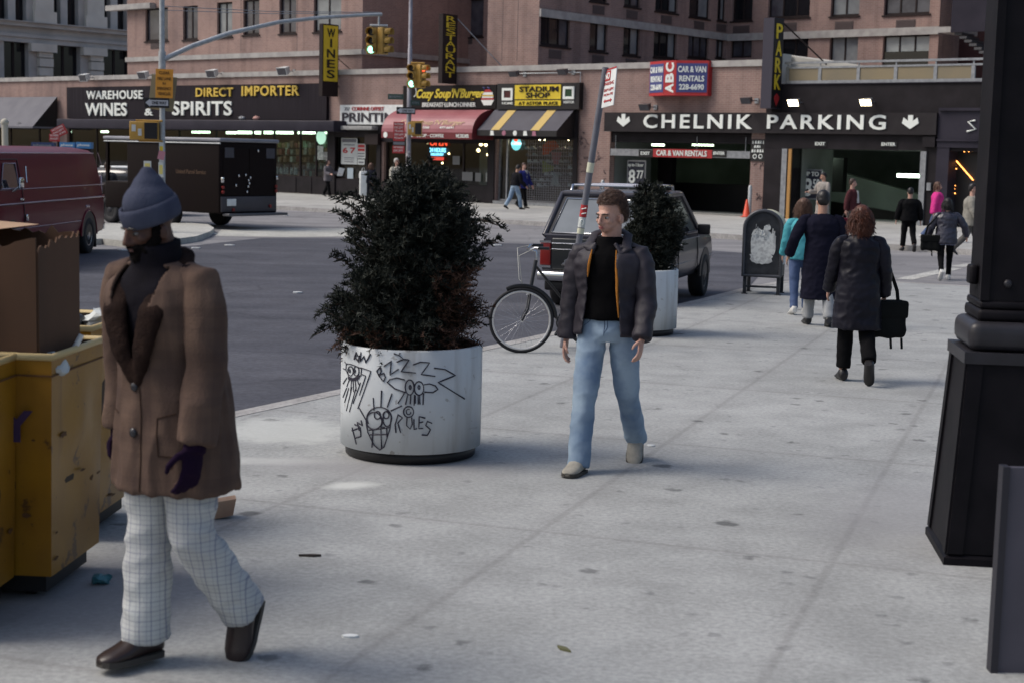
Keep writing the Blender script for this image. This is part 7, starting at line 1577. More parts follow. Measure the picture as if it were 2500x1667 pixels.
# ================================================================== people: local frame faces -Y, the person's left is +X
def solid(name, mb, vox, m, parent=None, smooth=6, fold=0.0, ff=(9, 9, 16), seed=0, cut=None, thick=0.0, adapt=None):
    """one continuous skin round the shapes collected in mb"""
    me = mb.mesh('t'); o = bpy.data.objects.new('t', me); scene.collection.objects.link(o)
    r = o.modifiers.new('r', 'REMESH'); r.mode = 'VOXEL'; r.voxel_size = vox
    if smooth: s_ = o.modifiers.new('s', 'SMOOTH'); s_.factor = 0.5; s_.iterations = smooth
    dg = bpy.context.evaluated_depsgraph_get(); out = bpy.data.meshes.new_from_object(o.evaluated_get(dg)); bpy.data.objects.remove(o); bpy.data.meshes.remove(me)
    if fold:
        ns = [v.normal.copy() for v in out.vertices]
        for v, n in zip(out.vertices, ns):
            p = v.co; a = noise.noise(Vector((p.x * ff[0] + seed, p.y * ff[1], p.z * ff[2]))); b = noise.noise(Vector((p.x * ff[0] * 2.1 + seed, p.y * ff[1] * 2.1 + 3, p.z * ff[2] * 1.7 + p.x * 9)))
            v.co = p + n * fold * ((1 - abs(a) * 2.4) * 0.7 + 0.45 * b)
    if cut:
        bm = bmesh.new(); bm.from_mesh(out); bmesh.ops.delete(bm, geom=[f for f in bm.faces if cut(f.calc_center_median())], context='FACES'); bm.to_mesh(out); bm.free()
    out.name = name; out.materials.clear(); out.materials.append(m)
    for p in out.polygons: p.use_smooth = True
    ob = bpy.data.objects.new(name, out)
    if thick: md = ob.modifiers.new('th', 'SOLIDIFY'); md.thickness = thick; md.offset = -1
    return link(ob, parent)
from mathutils.bvhtree import BVHTree
def front(ob):          # front surface of a garment: (x, z) -> point
    t = BVHTree.FromPolygons([v.co for v in ob.data.vertices], [tuple(p.vertices) for p in ob.data.polygons])
    def f(x, z, off=0.0):
        l, n, i, d = t.ray_cast(Vector((x, -1.5, z)), Vector((0, 1, 0))); return (l + Vector((0, -off, 0))) if l else None
    return f
def seam(name, ob, lines, m, r=0.002, off=0.0005, parent=None):
    f = front(ob)
    for ln in lines:
        dn = []
        for a, b_ in zip(ln[:-1], ln[1:]):
            n = max(1, int(math.hypot(b_[0] - a[0], b_[1] - a[1]) / 0.015)); dn += [(a[0] + (b_[0] - a[0]) * i / n, a[1] + (b_[1] - a[1]) * i / n) for i in range(n)]
        pts = [f(x, z, off) for x, z in dn + [ln[-1]]]; pts = [p for p in pts if p]
        if len(pts) > 1: q = MB(); q.tube(pts, r, 5); part(name, q, m, parent or ob)
def cloth(name, c, c2=None, scale=5.0, bump=0.25, bscale=140, rough=0.9, spec=0.07, **k):
    return mat(name, c, rough, c2=c2 or tuple(x * 0.72 for x in c), scale=scale, bump=bump, bscale=bscale, spec=spec, **k)
def rx(v, a): c, s_ = math.cos(a), math.sin(a); return Vector((v.x, v.y * c - v.z * s_, v.y * s_ + v.z * c))
def rz(v, a): c, s_ = math.cos(a), math.sin(a); return Vector((v.x * c - v.y * s_, v.x * s_ + v.y * c, v.z))
SKIN = {'pale': mat('pale_skin', (0.50, 0.30, 0.23), 0.5, c2=(0.44, 0.245, 0.19), scale=14), 'tan': mat('tan_skin', (0.42, 0.24, 0.17), 0.5, c2=(0.36, 0.2, 0.14), scale=14), 'dark': mat('dark_skin', (0.09, 0.042, 0.029), 0.45, c2=(0.06, 0.028, 0.02), scale=14, spec=0.3)}
class Pose:
    def __init__(s, H, lean=0.0, R_=(0, 0, 0), L_=(0, 0, 0), aR=(0, 8, 10), aL=(0, 8, 10), head=(0, 0), sw=1.0, footR=None, footL=None, twist=0.0, hs=1.0, nk=0.0):
        s.H = H; h = H; s.hs = hs
        def leg(sx, l, ft):
            f, k, ab = R(l[0]), R(l[1]), R(l[2]); hip = Vector((sx * 0.052 * h, 0, 0.52 * h))
            d1 = Vector((sx * math.sin(ab), -math.sin(f) * math.cos(ab), -math.cos(f) * math.cos(ab))); kn = hip + d1 * 0.245 * h
            f2 = f - k; d2 = Vector((sx * math.sin(ab) * 0.6, -math.sin(f2), -math.cos(f2))); an = kn + d2.normalized() * 0.235 * h
            pt = R(ft) if ft is not None else 0.0
            fd_ = Vector((sx * 0.12, -math.cos(pt), -math.sin(pt))).normalized()
            return hip, kn, an, fd_
        s.legs = {-1: leg(-1, R_, footR), 1: leg(1, L_, footL)}
        s.lean = R(lean); s.tw = R(twist)
        def up(p): p = Vector(p) * h; q = p - Vector((0, 0, 0.53 * h)); q = rz(q, s.tw); return rx(q, s.lean) + Vector((0, 0, 0.53 * h))
        s.up = up
        def arm(sx, a):
            f, ab, e = R(a[0]), R(a[1]), R(a[2]); yaw = R(a[3]) if len(a) > 3 else 0.0
            sh = up((sx * 0.106 * sw, 0.006, 0.793))
            d1 = rz(Vector((sx * math.sin(ab), -math.sin(f) * math.cos(ab), -math.cos(f) * math.cos(ab))), s.tw); el = sh + d1 * 0.172 * h
            f2 = f + e; d2 = rz(rz(Vector((sx * math.sin(ab) * 0.5, -math.sin(f2), -math.cos(f2))), -sx * yaw), s.tw).normalized(); wr = el + d2 * 0.148 * h
            return sh, el, wr, d2
        s.arms = {-1: arm(-1, aR), 1: arm(1, aL)}
        s.hy, s.hp = R(head[0]), R(head[1]); s.sw = sw
        s.neck = up((0, 0.008, 0.815)); s.hc = up((0, -0.006, 0.87 - nk))
        low = min([l[2].z - 0.042 * h for l in s.legs.values()] + [(l[2] + l[3] * 0.1 * h).z - 0.02 * h for l in s.legs.values()])
        s.dz = -low
    def hd(s, p):       # a point of the head given in head units round its pivot (0,0,.87)
        q = (Vector(p) - Vector((0, -0.006, 0.87))) * s.H * s.hs; q = rx(q, s.hp); q = rz(q, s.hy); return s.hc + rx(q, s.lean * 0.3)
    def hrot(s): return Matrix.Rotation(s.hy, 3, 'Z') @ Matrix.Rotation(s.hp, 3, 'X')
def hand(q, wr, d, sx, h, curl=35, spread=1.0):
    d = d.normalized(); fwd = Vector((0, -1, 0)); ac = (fwd - d * fwd.dot(d)).normalized(); nrm = d.cross(ac).normalized()   # across, palm normal
    if nrm.x * sx > 0: nrm = -nrm
    k = h / 1.75; palm = wr + d * 0.05 * k
    q.tube([wr - d * 0.02 * k, wr + d * 0.015 * k, wr + d * 0.055 * k, wr + d * 0.09 * k], [(0.026 * k, 0.02 * k), (0.034 * k, 0.016 * k), (0.042 * k, 0.016 * k), (0.038 * k, 0.013 * k)], 10, up=nrm)
    for i, ln in enumerate((0.074, 0.083, 0.077, 0.06)):
        o = wr + d * 0.085 * k + ac * (0.030 - i * 0.0205) * k; c = R(curl * (0.8 + 0.12 * i)); pts = [o]; a = c * 0.35; dd = d
        for fseg in (0.45, 0.32, 0.23):
            dd = d * math.cos(a) + nrm * math.sin(a) + ac * (0.12 * (1.5 - i) * 0.2 * spread); pts.append(pts[-1] + dd.normalized() * ln * fseg * k); a += c * 0.55
        q.tube(pts, [0.0095 * k, 0.0092 * k, 0.0082 * k, 0.0068 * k], 8, up=nrm)
    t0 = wr + d * 0.025 * k + ac * 0.028 * k; q.tube([t0, t0 + (d * 0.5 + ac * 0.75 + nrm * 0.25).normalized() * 0.035 * k, t0 + (d * 0.72 + ac * 0.6 + nrm * 0.4).normalized() * 0.066 * k, t0 + (d * 0.9 + ac * 0.4 + nrm * 0.5).normalized() * 0.085 * k], [0.014 * k, 0.0115 * k, 0.0098 * k, 0.0075 * k], 8)
def build_body(P_, skin, vox, hands=True, female=False, curl=35, curlR=None):
    h = P_.H; q = MB(); rot = P_.hrot(); hh = h * P_.hs
    def E(c, r, sub=3): q.ball(P_.hd(c), tuple(x * hh for x in r), rot, sub)
    E((0, 0.006, 0.945), (0.042, 0.052, 0.050)); E((0, -0.014, 0.912), (0.036, 0.040, 0.046)); E((0, -0.024, 0.887), (0.029, 0.029, 0.024)); E((0, -0.038, 0.8745), (0.015, 0.013, 0.0115))
    E((0, -0.046, 0.930), (0.028, 0.012, 0.0085)); E((-0.021, -0.036, 0.905), (0.013, 0.014, 0.012)); E((0.021, -0.036, 0.905), (0.013, 0.014, 0.012))
    q.tube([P_.hd((0, -0.053, 0.928)), P_.hd((0, -0.061, 0.911)), P_.hd((0, -0.066, 0.900)), P_.hd((0, -0.054, 0.893))], [0.0045 * h, 0.0062 * h, 0.0088 * h, 0.006 * h], 8)
    for sx in (-1, 1): E((sx * 0.0445, 0.004, 0.908), (0.006, 0.012, 0.0185)); E((sx * 0.008, -0.055, 0.897), (0.0055, 0.006, 0.0045))
    E((0, -0.0515, 0.8855), (0.0135, 0.006, 0.0042)); E((0, -0.0495, 0.8795), (0.0115, 0.006, 0.0042))
    nr = 0.030 if female else 0.034
    q.tube([P_.up((0, 0.012, 0.79)), P_.neck, P_.hd((0, 0.008, 0.885)), P_.hd((0, 0.006, 0.92))], [nr * 1.5 * h, nr * 1.08 * h, nr * h, nr * h], 14)
    w = 0.098 * P_.sw
    q.tube([P_.up((0, 0, z)) for z in (0.49, 0.53, 0.58, 0.63, 0.70, 0.765, 0.805, 0.825)], [(x * h, y * h) for x, y in ((.07, .055), (.085, .06), (.08, .055), (.072, .05), (w * .86, .055), (w * .9, .05), (w * .6, .035), (.03, .03))], 18, up=(0, 1, 0))
    for sx in (-1, 1):
        hip, kn, an, fd_ = P_.legs[sx]
        q.tube([hip, hip.lerp(kn, .5), kn, kn.lerp(an, .35), an], [0.05 * h, 0.046 * h, 0.033 * h, 0.034 * h, 0.022 * h], 12)
        sh, el, wr, d2 = P_.arms[sx]
        q.tube([sh, sh.lerp(el, .5), el, el.lerp(wr, .3), wr], [0.02 * h, 0.024 * h, 0.023 * h, 0.0235 * h, 0.0155 * h], 12)
        if hands: hand(q, wr, d2, sx, h, curl)
    ob = solid('person', q, vox, skin, None, smooth=5 if vox < 0.007 else 3)
    return ob
def face(P_, ob, brow, iris, white=0.42, lips=(0.36, 0.12, 0.11)):
    h = P_.H * P_.hs; rot = P_.hrot()
    for sx in (-1, 1):
        q = MB(); q.mat(0).ball(P_.hd((sx * 0.0175, -0.0462, 0.917)), tuple(x * h for x in (0.0080, 0.0062, 0.0040)), rot, 2); q.mat(1).ball(P_.hd((sx * 0.0178 + 0.001, -0.0525, 0.9168)), tuple(x * h for x in (0.0036, 0.002, 0.0042)), rot, 2); part('eye', q, [mat('eye_white_%.2f' % white, (white, white * .96, white * .92), 0.35), iris], ob)
        q = MB(); q.tube([P_.hd((sx * 0.006, -0.0575, 0.928)), P_.hd((sx * 0.017, -0.0575, 0.931)), P_.hd((sx * 0.028, -0.047, 0.927))], [0.0022 * h, 0.0028 * h, 0.0015 * h], 6); part('eyebrow', q, brow, ob)
    q = MB(); q.ball(P_.hd((0, -0.0575, 0.8850)), tuple(x * h for x in (0.0118, 0.0035, 0.0030)), rot, 2); q.ball(P_.hd((0, -0.0560, 0.8800)), tuple(x * h for x in (0.0105, 0.0038, 0.0034)), rot, 2); part('lips', q, mat('lips_%.2f' % lips[0], lips, 0.45), ob)
def trousers(P_, ob, m, vox=0.012, rt=0.062, rk=0.048, ra=0.044, top=0.57, fold=0.006, hem=0.97, seed=0, name='trousers'):
    h = P_.H; q = MB()
    q.tube([P_.up((0, 0, z)) for z in (0.475, 0.51, 0.545, top)], [(.068 * h, .062 * h), (.098 * h, .072 * h), (.095 * h, .068 * h), (.088 * h, .06 * h)], 20, up=(0, 1, 0))
    for sx in (-1, 1):
        hip, kn, an, fd_ = P_.legs[sx]; e = kn.lerp(an, hem); kn2 = kn
        q.tube([hip + Vector((0, 0, 0.02 * h)), hip.lerp(kn, .35), hip.lerp(kn, .8), kn2, kn.lerp(an, .3), e], [rt * h, rt * h * .97, rk * 1.12 * h, rk * h, (rk + ra) / 2 * h, ra * h], 16)
    return solid(name, q, vox, m, ob, 5, fold, (7, 7, 10), seed)
def shoes(P_, ob, m, sole=None, high=0.0, fat=1.0):
    h = P_.H
    for sx in (-1, 1):
        hip, kn, an, fd_ = P_.legs[sx]; q = MB(); side = fd_.cross(Vector((0, 0, 1))).normalized(); upv = side.cross(fd_).normalized(); k = h * fat
        def pt(f, u, s_=0): return an + fd_ * f * h + upv * u * h + side * s_ * h
        st_ = [(-.036, .018, .004, -.036), (-.028, .026, .032, -.040), (0.0, .028, .036 + high, -.041), (.03, .029, .012, -.041), (.06, .031, -.006, -.041), (.085, .029, -.014, -.041), (.102, .022, -.02, -.040), (.110, .010, -.026, -.038)]
        rings = []
        for f, w, t_, b in st_: rings.append([pt(f, b + (t_ - b) * (0.5 - 0.5 * math.cos(a)) , w * math.sin(a) * (1.0 if abs(math.cos(a)) < .8 else .9)) for a in [2 * math.pi * i / 14 for i in range(14)]])
        n = 14; q.add([p for r_ in rings for p in r_], [(i * n + k_, i * n + (k_ + 1) % n, (i + 1) * n + (k_ + 1) % n, (i + 1) * n + k_) for i in range(len(rings) - 1) for k_ in range(n)], True); q.add(rings[0], [tuple(range(n))[::-1]]); q.add(rings[-1], [tuple(range(n))])
        so = part('shoe', q, m, ob)
        if sole:
            q = MB(); out = [(f, w * 1.05) for f, w, t_, b in st_]; ring = [(f, w) for f, w in out] + [(f, -w) for f, w in out[::-1]]; n = len(ring)
            q.add([pt(f, -.043, w) for f, w in ring] + [pt(f, -.031, w) for f, w in ring], [tuple(range(n)), tuple(range(n, 2 * n))[::-1]] + [(i, n + i, n + (i + 1) % n, (i + 1) % n) for i in range(n)]); part('sole', q, sole, so)
def top(P_, ob, m, hem=0.50, vox=0.012, b=0.014, flare=0.0, sleeve=0.034, cuff=0.03, armf=1.0, fold=0.005, seed=0, name='jacket', neck=0.83, cut=None, thick=0.0, shoulder=1.0, deep=1.0, belly=0.0, smooth=5, neckr=0.045, ff=(9, 9, 12), dpt=0.0):
    h = P_.H; q = MB(); w = (0.098 * P_.sw + b) * shoulder
    zs = [hem, hem + 0.03, 0.58, 0.64, 0.71, 0.755, 0.785, 0.802, 0.818, neck]; rr = []
    for z in zs:
        if z <= 0.60: wx, wy = 0.094 + b + flare * (0.60 - z), 0.074 + b * deep + flare * .8 * (0.60 - z)
        elif z < 0.66: wx, wy = 0.088 + b, 0.068 + b * deep + belly
        elif z < 0.74: wx, wy = w * .96, 0.072 + b * deep
        elif z < 0.77: wx, wy = w * 1.0, 0.070 + b * deep
        elif z < 0.79: wx, wy = w * .90, 0.064 + b * .8
        elif z < 0.806: wx, wy = w * .70, 0.054 + b * .6
        elif z < 0.822: wx, wy = w * .48, 0.046 + b * .5
        else: wx, wy = neckr, neckr
        rr.append((wx * h, wy * h))
    zs2 = [(z, r_) for z, r_ in zip(zs, rr)]; zs2.sort(key=lambda t_: t_[0])
    pts = []
    for z, r_ in zs2:
        p = P_.up((0, 0, max(z, 0.53))); 
        if z < 0.53: p = P_.up((0, 0, 0.53)) + Vector((0, 0, (z - 0.53) * h))
        pts.append(p)
    q.tube(pts, [r_ for z, r_ in zs2], 24, up=(0, 1, 0))
    torso = solid(name, q, vox, m, ob, smooth, fold, ff, seed, cut, thick)
    for sx in (-1, 1):
        q = MB(); sh, el, wr, d2 = P_.arms[sx]; e = el.lerp(wr, armf)
        q.tube([sh + Vector((-sx * 0.045 * h, 0, 0.008 * h)), sh + Vector((-sx * 0.006 * h, 0, -0.006 * h)), sh.lerp(el, .3), sh.lerp(el, .6), el, el.lerp(e, .5), e], [0.026 * h, min(0.036, sleeve) * h, (sleeve + .003) * h, (sleeve + .003) * h, sleeve * h, (sleeve + cuff) / 2 * h, cuff * h], 16)
        solid('sleeve', q, vox, m, torso, 4, fold * 0.85, (ff[0] * .9, ff[1] * .9, ff[2] * 1.15), seed + 5 + sx)
    return torso
def strands(q, P_, pts0, n, length, thick, seed, curl=0.0, dirf=None):
    rr = random.Random(seed); h = P_.H
    for i in range(n):
        p, d = pts0(rr); L_ = length * rr.uniform(.7, 1.2); pts = [p]; ph = rr.uniform(0, 6.28)
        for k in range(1, 6):
            f = k / 5; sdv = Vector((math.cos(ph + f * 9), math.sin(ph + f * 9), 0)) * curl; pts.append(p + d * L_ * f + sdv * (f + .2))
        q.tube(pts, [thick, thick, thick * .9, thick * .8, thick * .6, thick * .25], 4, caps=False)
def short_hair(P_, ob, m, vox=0.008, vol=0.006, seed=0, fringe=0.962, strandn=0, back=0.895):
    h = P_.H * P_.hs; q = MB(); rot = P_.hrot(); q.ball(P_.hd((0, 0.010, 0.949)), tuple(x * h for x in (0.0435 + vol, 0.0525 + vol, 0.0515 + vol)), rot, 3); q.ball(P_.hd((0, 0.026, 0.925)), tuple(x * h for x in (0.0400 + vol, 0.036 + vol, 0.045)), rot, 3)
    inv = rot.inverted()
    def keep(c):
        p = inv @ rx(c - P_.hc, -P_.lean * 0.3) / h + Vector((0, -0.006, 0.87)); y, z = p.y, p.z
        if y < -0.012: return z > fringe - (y + 0.05) * 0.15 * 0 - 0.0
        if y < 0.012: return z > 0.918 + (0.012 - y) * (fringe - 0.918) / 0.024 * 0.9
        return z > back
    ho = solid('hair', q, vox, m, ob, 3, vol * h * 0.35, (40, 40, 40), seed, lambda c: not keep(c), 0.0)
    if strandn:
        rr = random.Random(seed + 1); s_ = MB(); vs = [v.co.copy() for v in ho.data.vertices]; nn = [v.normal.copy() for v in ho.data.vertices]
        for i in range(strandn):
            k = rr.randrange(len(vs)); p = vs[k]; n = nn[k]; t = rot @ Vector((rr.uniform(-.35, .35), rr.uniform(.2, .9), rr.uniform(-.2, .5) - 0.5 * (p - P_.hc).y / h)); t = (t - n * t.dot(n)).normalized(); L_ = rr.uniform(.018, .034) * h / 1.75
            s_.tube([p - n * 0.003, p + n * 0.005 + t * L_ * .5, p + n * 0.006 + t * L_], [0.0013, 0.0012, 0.0004], 4, caps=False)
        part('hair_tufts', s_, m, ho)
    return ho
def long_hair(P_, ob, m, down, width=0.06, vox=0.01, curl=0.012, n=420, seed=0, bob=False, thick=0.0045):
    """down: how far below the crown (in head units) the hair hangs; seen mostly from behind"""
    h = P_.H * P_.hs; q = MB(); rot = P_.hrot(); q.ball(P_.hd((0, 0.012, 0.948)), tuple(x * h for x in (0.052, 0.058, 0.056)), rot, 3)
    zb_ = 1.0 - down
    q.tube([P_.hd((0, 0.026, z)) for z in (0.955, 0.93, 0.90, max(0.87, zb_ + 0.02), zb_)] if zb_ < 0.86 else [P_.hd((0, 0.024, z)) for z in (0.955, 0.92, zb_)], [(width * .85 * h, .044 * h), (width * h, .045 * h), (width * 1.05 * h, .044 * h), (width * 1.0 * h, .036 * h), (width * .55 * h, .02 * h)] if zb_ < 0.86 else [(width * .85 * h, .044 * h), (width * h, .045 * h), (width * .8 * h, .035 * h)], 18, up=(0, 1, 0))
    for sx in (-1, 1): q.tube([P_.hd((sx * 0.038, 0.0, 0.965)), P_.hd((sx * 0.05, -0.006, 0.92)), P_.hd((sx * 0.05, 0.0, max(0.86, zb_ + .02)))], [.018 * h, .02 * h, .012 * h], 10)
    inv = rot.inverted()
    def cut(c):
        p = inv @ rx(c - P_.hc, -P_.lean * 0.3) / h + Vector((0, -0.006, 0.87)); return p.y < -0.02 and p.z < 0.965 and abs(p.x) < 0.043
    ho = solid('hair', q, vox, m, ob, 3, 0.006 * h / 1.75, (38, 38, 16), seed, cut)
    rr = random.Random(seed + 3); s_ = MB(); vs = [(v.co.copy(), v.normal.copy()) for v in ho.data.vertices]
    for i in range(n):
        p, nv = rr.choice(vs); L_ = rr.uniform(.05, .13) * h / 1.75; ph = rr.uniform(0, 6.28); d = Vector((nv.x * .25, nv.y * .25, -1)).normalized(); pts = []
        for k in range(6): f = k / 5; pts.append(p + nv * (0.002 + 0.006 * f) + d * L_ * f + Vector((math.cos(ph + f * 8), math.sin(ph + f * 8), 0)) * curl * f)
        s_.tube(pts, [thick * .6, thick, thick, thick * .8, thick * .5, thick * .15], 4, caps=False)
    part('hair_strands', s_, m, ho); return ho
def stand(ob, P_, loc, heading, label, group=None):
    ob.location = Vector(loc) + Vector((0, 0, P_.dz)); ob.rotation_euler = (0, 0, heading); tag(ob, label, 'person', group); return ob
HB = mat('dark_brown_hair', (0.055, 0.032, 0.022), 0.5, c2=(0.03, 0.018, 0.013), scale=30); HK = mat('black_hair', (0.012, 0.01, 0.01), 0.45); HR = mat('red_brown_hair', (0.105, 0.032, 0.016), 0.45, c2=(0.05, 0.016, 0.01), scale=22); HL = mat('light_brown_hair', (0.14, 0.075, 0.05), 0.5, c2=(0.075, 0.04, 0.028), scale=22); HG = mat('grey_hair', (0.4, 0.39, 0.37), 0.6)
IR = mat('dark_iris', (0.02, 0.014, 0.01), 0.2)

# ---- young man in jeans walking towards the camera
pj = Pose(1.80, lean=2, R_=(17, 5, 2), L_=(-14, 24, 3), aR=(-4, 8, 12), aL=(8, 9, 22, 8), head=(-26, 5), sw=1.08, footR=-3, footL=34)
M_denim = cloth('faded_denim', (0.155, 0.225, 0.33), (0.31, 0.40, 0.49), 4.0, 0.2, 160, lo=0.38, hi=0.62)
b = build_body(pj, SKIN['pale'], 0.0058, curl=48)
jl = G(1474, 1142); stand(b, pj, jl, R(-16), 'young man in open dark jacket, black sweater and faded jeans walking past the bicycle')
face(pj, b, HB, IR)
short_hair(pj, b, mat('chestnut_hair', (0.085, 0.043, 0.028), 0.55, c2=(0.045, 0.022, 0.015), scale=40), 0.007, 0.0065, 3, 0.963, 2400)
jt = trousers(pj, b, M_denim, 0.009, 0.053, 0.042, 0.039, 0.585, 0.0085, 1.08, 4)
top(pj, b, cloth('black_sweater', (0.0045, 0.0043, 0.005), rough=0.95), 0.555, 0.011, 0.006, 0.0, 0.03, 0.027, 0.8, 0.004, 7, 'sweater', 0.845, neckr=0.043)
M_seam = cloth('denim_seam', (0.075, 0.11, 0.18)); hz = 1.02
seam('trouser_seam', jt, [[(0.0, 1.03), (0.004, 0.965), (0.0, 0.90)], [(0.022, 1.03), (0.022, 0.95), (0.004, 0.915)], [(-0.075, 1.02), (-0.10, 0.985), (-0.135, 0.955)], [(0.075, 1.02), (0.10, 0.985), (0.135, 0.955)], [(-0.14, 1.025), (0.14, 1.025)]], M_seam, 0.0022)
op = lambda z: 0.076 + 0.026 * max(0, min(1, (1.50 - z) / 0.25)) + 0.028 * max(0, min(1, (1.2 - z) / 0.3))
M_jk = cloth('charcoal_jacket', (0.030, 0.026, 0.035), (0.019, 0.0165, 0.023), 3.0, 0.15, 90, 0.6, 0.35)
jj = top(pj, b, M_jk, 0.50, 0.010, 0.022, 0.13, 0.037, 0.034, 1.0, 0.010, 2, 'jacket', 0.82, cut=lambda c: c.y < -0.02 and abs(c.x + 0.012) < op(c.z) , thick=0.008, shoulder=1.02, ff=(9, 9, 13))
M_or = cloth('orange_lining', (0.42, 0.17, 0.035)); q = MB()
for sx, z0_, z1_ in ((-1, 1.27, 1.44), (1, 1.02, 1.44)):
    pts = []
    for i in range(12):
        z = z0_ + (z1_ - z0_) * i / 11; pts.append((sx * op(z) * 0.95 - 0.012, -0.158 - 0.012 * math.sin(3.14 * i / 11) + 0.03 * max(0, (z - 1.35) / .1), z))
    q.tube(pts, [(0.003 + 0.006 * math.sin(3.14 * (i + .4) / 12), 0.005) for i in range(12)], 6, up=(0, 1, 0))
part('jacket_lining', q, M_or, b)
q = MB()
for sx in (-1, 1): q.tube([(sx * 0.062 - .012, -0.105, 1.485), (sx * 0.095, -0.118, 1.42), (sx * 0.125, -0.105, 1.455), (sx * 0.105, 0.02, 1.535), (sx * 0.05, 0.075, 1.555), (0, 0.085, 1.56)], [(0.012, 0.012), (0.03, 0.012), (0.036, 0.012), (0.034, 0.012), (0.034, 0.012), (0.034, 0.012)], 10)
solid('collar', q, 0.009, M_jk, b, 4, 0.004)
shoes(pj, b, mat('pale_suede', (0.36, 0.34, 0.29), 0.85, c2=(0.26, 0.245, 0.21), scale=14), mat('dark_sole', (0.05, 0.045, 0.04), 0.8), fat=1.05)

# ---- man in the brown coat, close to the camera
pv = Pose(1.89, lean=10, R_=(4, 2, 2), L_=(4, 42, 1), aR=(-4, 2, 6), aL=(2, 5, 12), head=(-14, 12), sw=1.08, footR=-2, footL=60, hs=0.9, nk=0.022)
vl = G(432, 1626)
b = build_body(pv, SKIN['dark'], 0.0058, curl=52)
stand(b, pv, vl, R(-34), 'man in knitted blue-grey cap and long brown coat walking past the yellow carts')
face(pv, b, HK, IR, white=0.16, lips=(0.07, 0.026, 0.024))
# cap
h = pv.H * pv.hs; q = MB(); rot = pv.hrot(); q.ball(pv.hd((0, 0.010, 0.965)), tuple(x * h for x in (0.0525, 0.060, 0.052)), rot, 3); q.ball(pv.hd((0, 0.018, 0.998)), tuple(x * h for x in (0.034, 0.038, 0.038)), rot, 3); q.ball(pv.hd((0, 0.022, 1.022)), tuple(x * h for x in (0.018, 0.02, 0.026)), rot, 3)
inv = rot.inverted(); M_cap = cloth('blue_grey_knit', (0.062, 0.07, 0.105), (0.05, 0.056, 0.088), 6, 0.6, 70, stretch=(3, 3, 0.4))
cap = solid('knit_cap', q, 0.009, M_cap, b, 6, 0.003, (12, 12, 9), 1, lambda c: (inv @ rx(c - pv.hc, -pv.lean * .3) / h).z < 0.068)
q = MB(); A = [2 * math.pi * i / 36 for i in range(36)]
q.tube([pv.hd((0.0545 * math.cos(a), 0.008 + 0.0625 * math.sin(a), 0.951 + 0.006 * math.sin(a))) for a in A], [(0.0055 * h, 0.0225 * h)] * 36, 10, closed=True, up=(0, 0, 1)); part('cap_cuff', q, M_cap, cap)
# beard
q = MB(); q.ball(pv.hd((0, -0.026, 0.878)), tuple(x * h for x in (0.034, 0.033, 0.022)), rot, 3); q.ball(pv.hd((0, -0.036, 0.862)), tuple(x * h for x in (0.024, 0.022, 0.022)), rot, 3)
for sx in (-1, 1): q.tube([pv.hd((sx * 0.04, -0.004, 0.925)), pv.hd((sx * 0.037, -0.014, 0.895)), pv.hd((sx * 0.022, -0.035, 0.872))], [0.009 * h, 0.012 * h, 0.014 * h], 8)
q.tube([pv.hd((-0.018, -0.052, 0.884)), pv.hd((0, -0.062, 0.8915)), pv.hd((0.018, -0.052, 0.884))], 0.0045 * h, 8)
solid('beard', q, 0.006, mat('black_beard', (0.006, 0.005, 0.005), 0.95, spec=0.03, bump=0.6, bscale=160), b, 2, 0.006, (45, 45, 45), 2, lambda c: (lambda p: p.y < -0.045 and abs(p.x) < 0.013 and 0.0085 < p.z < 0.017)(inv @ rx(c - pv.hc, -pv.lean * .3) / h))
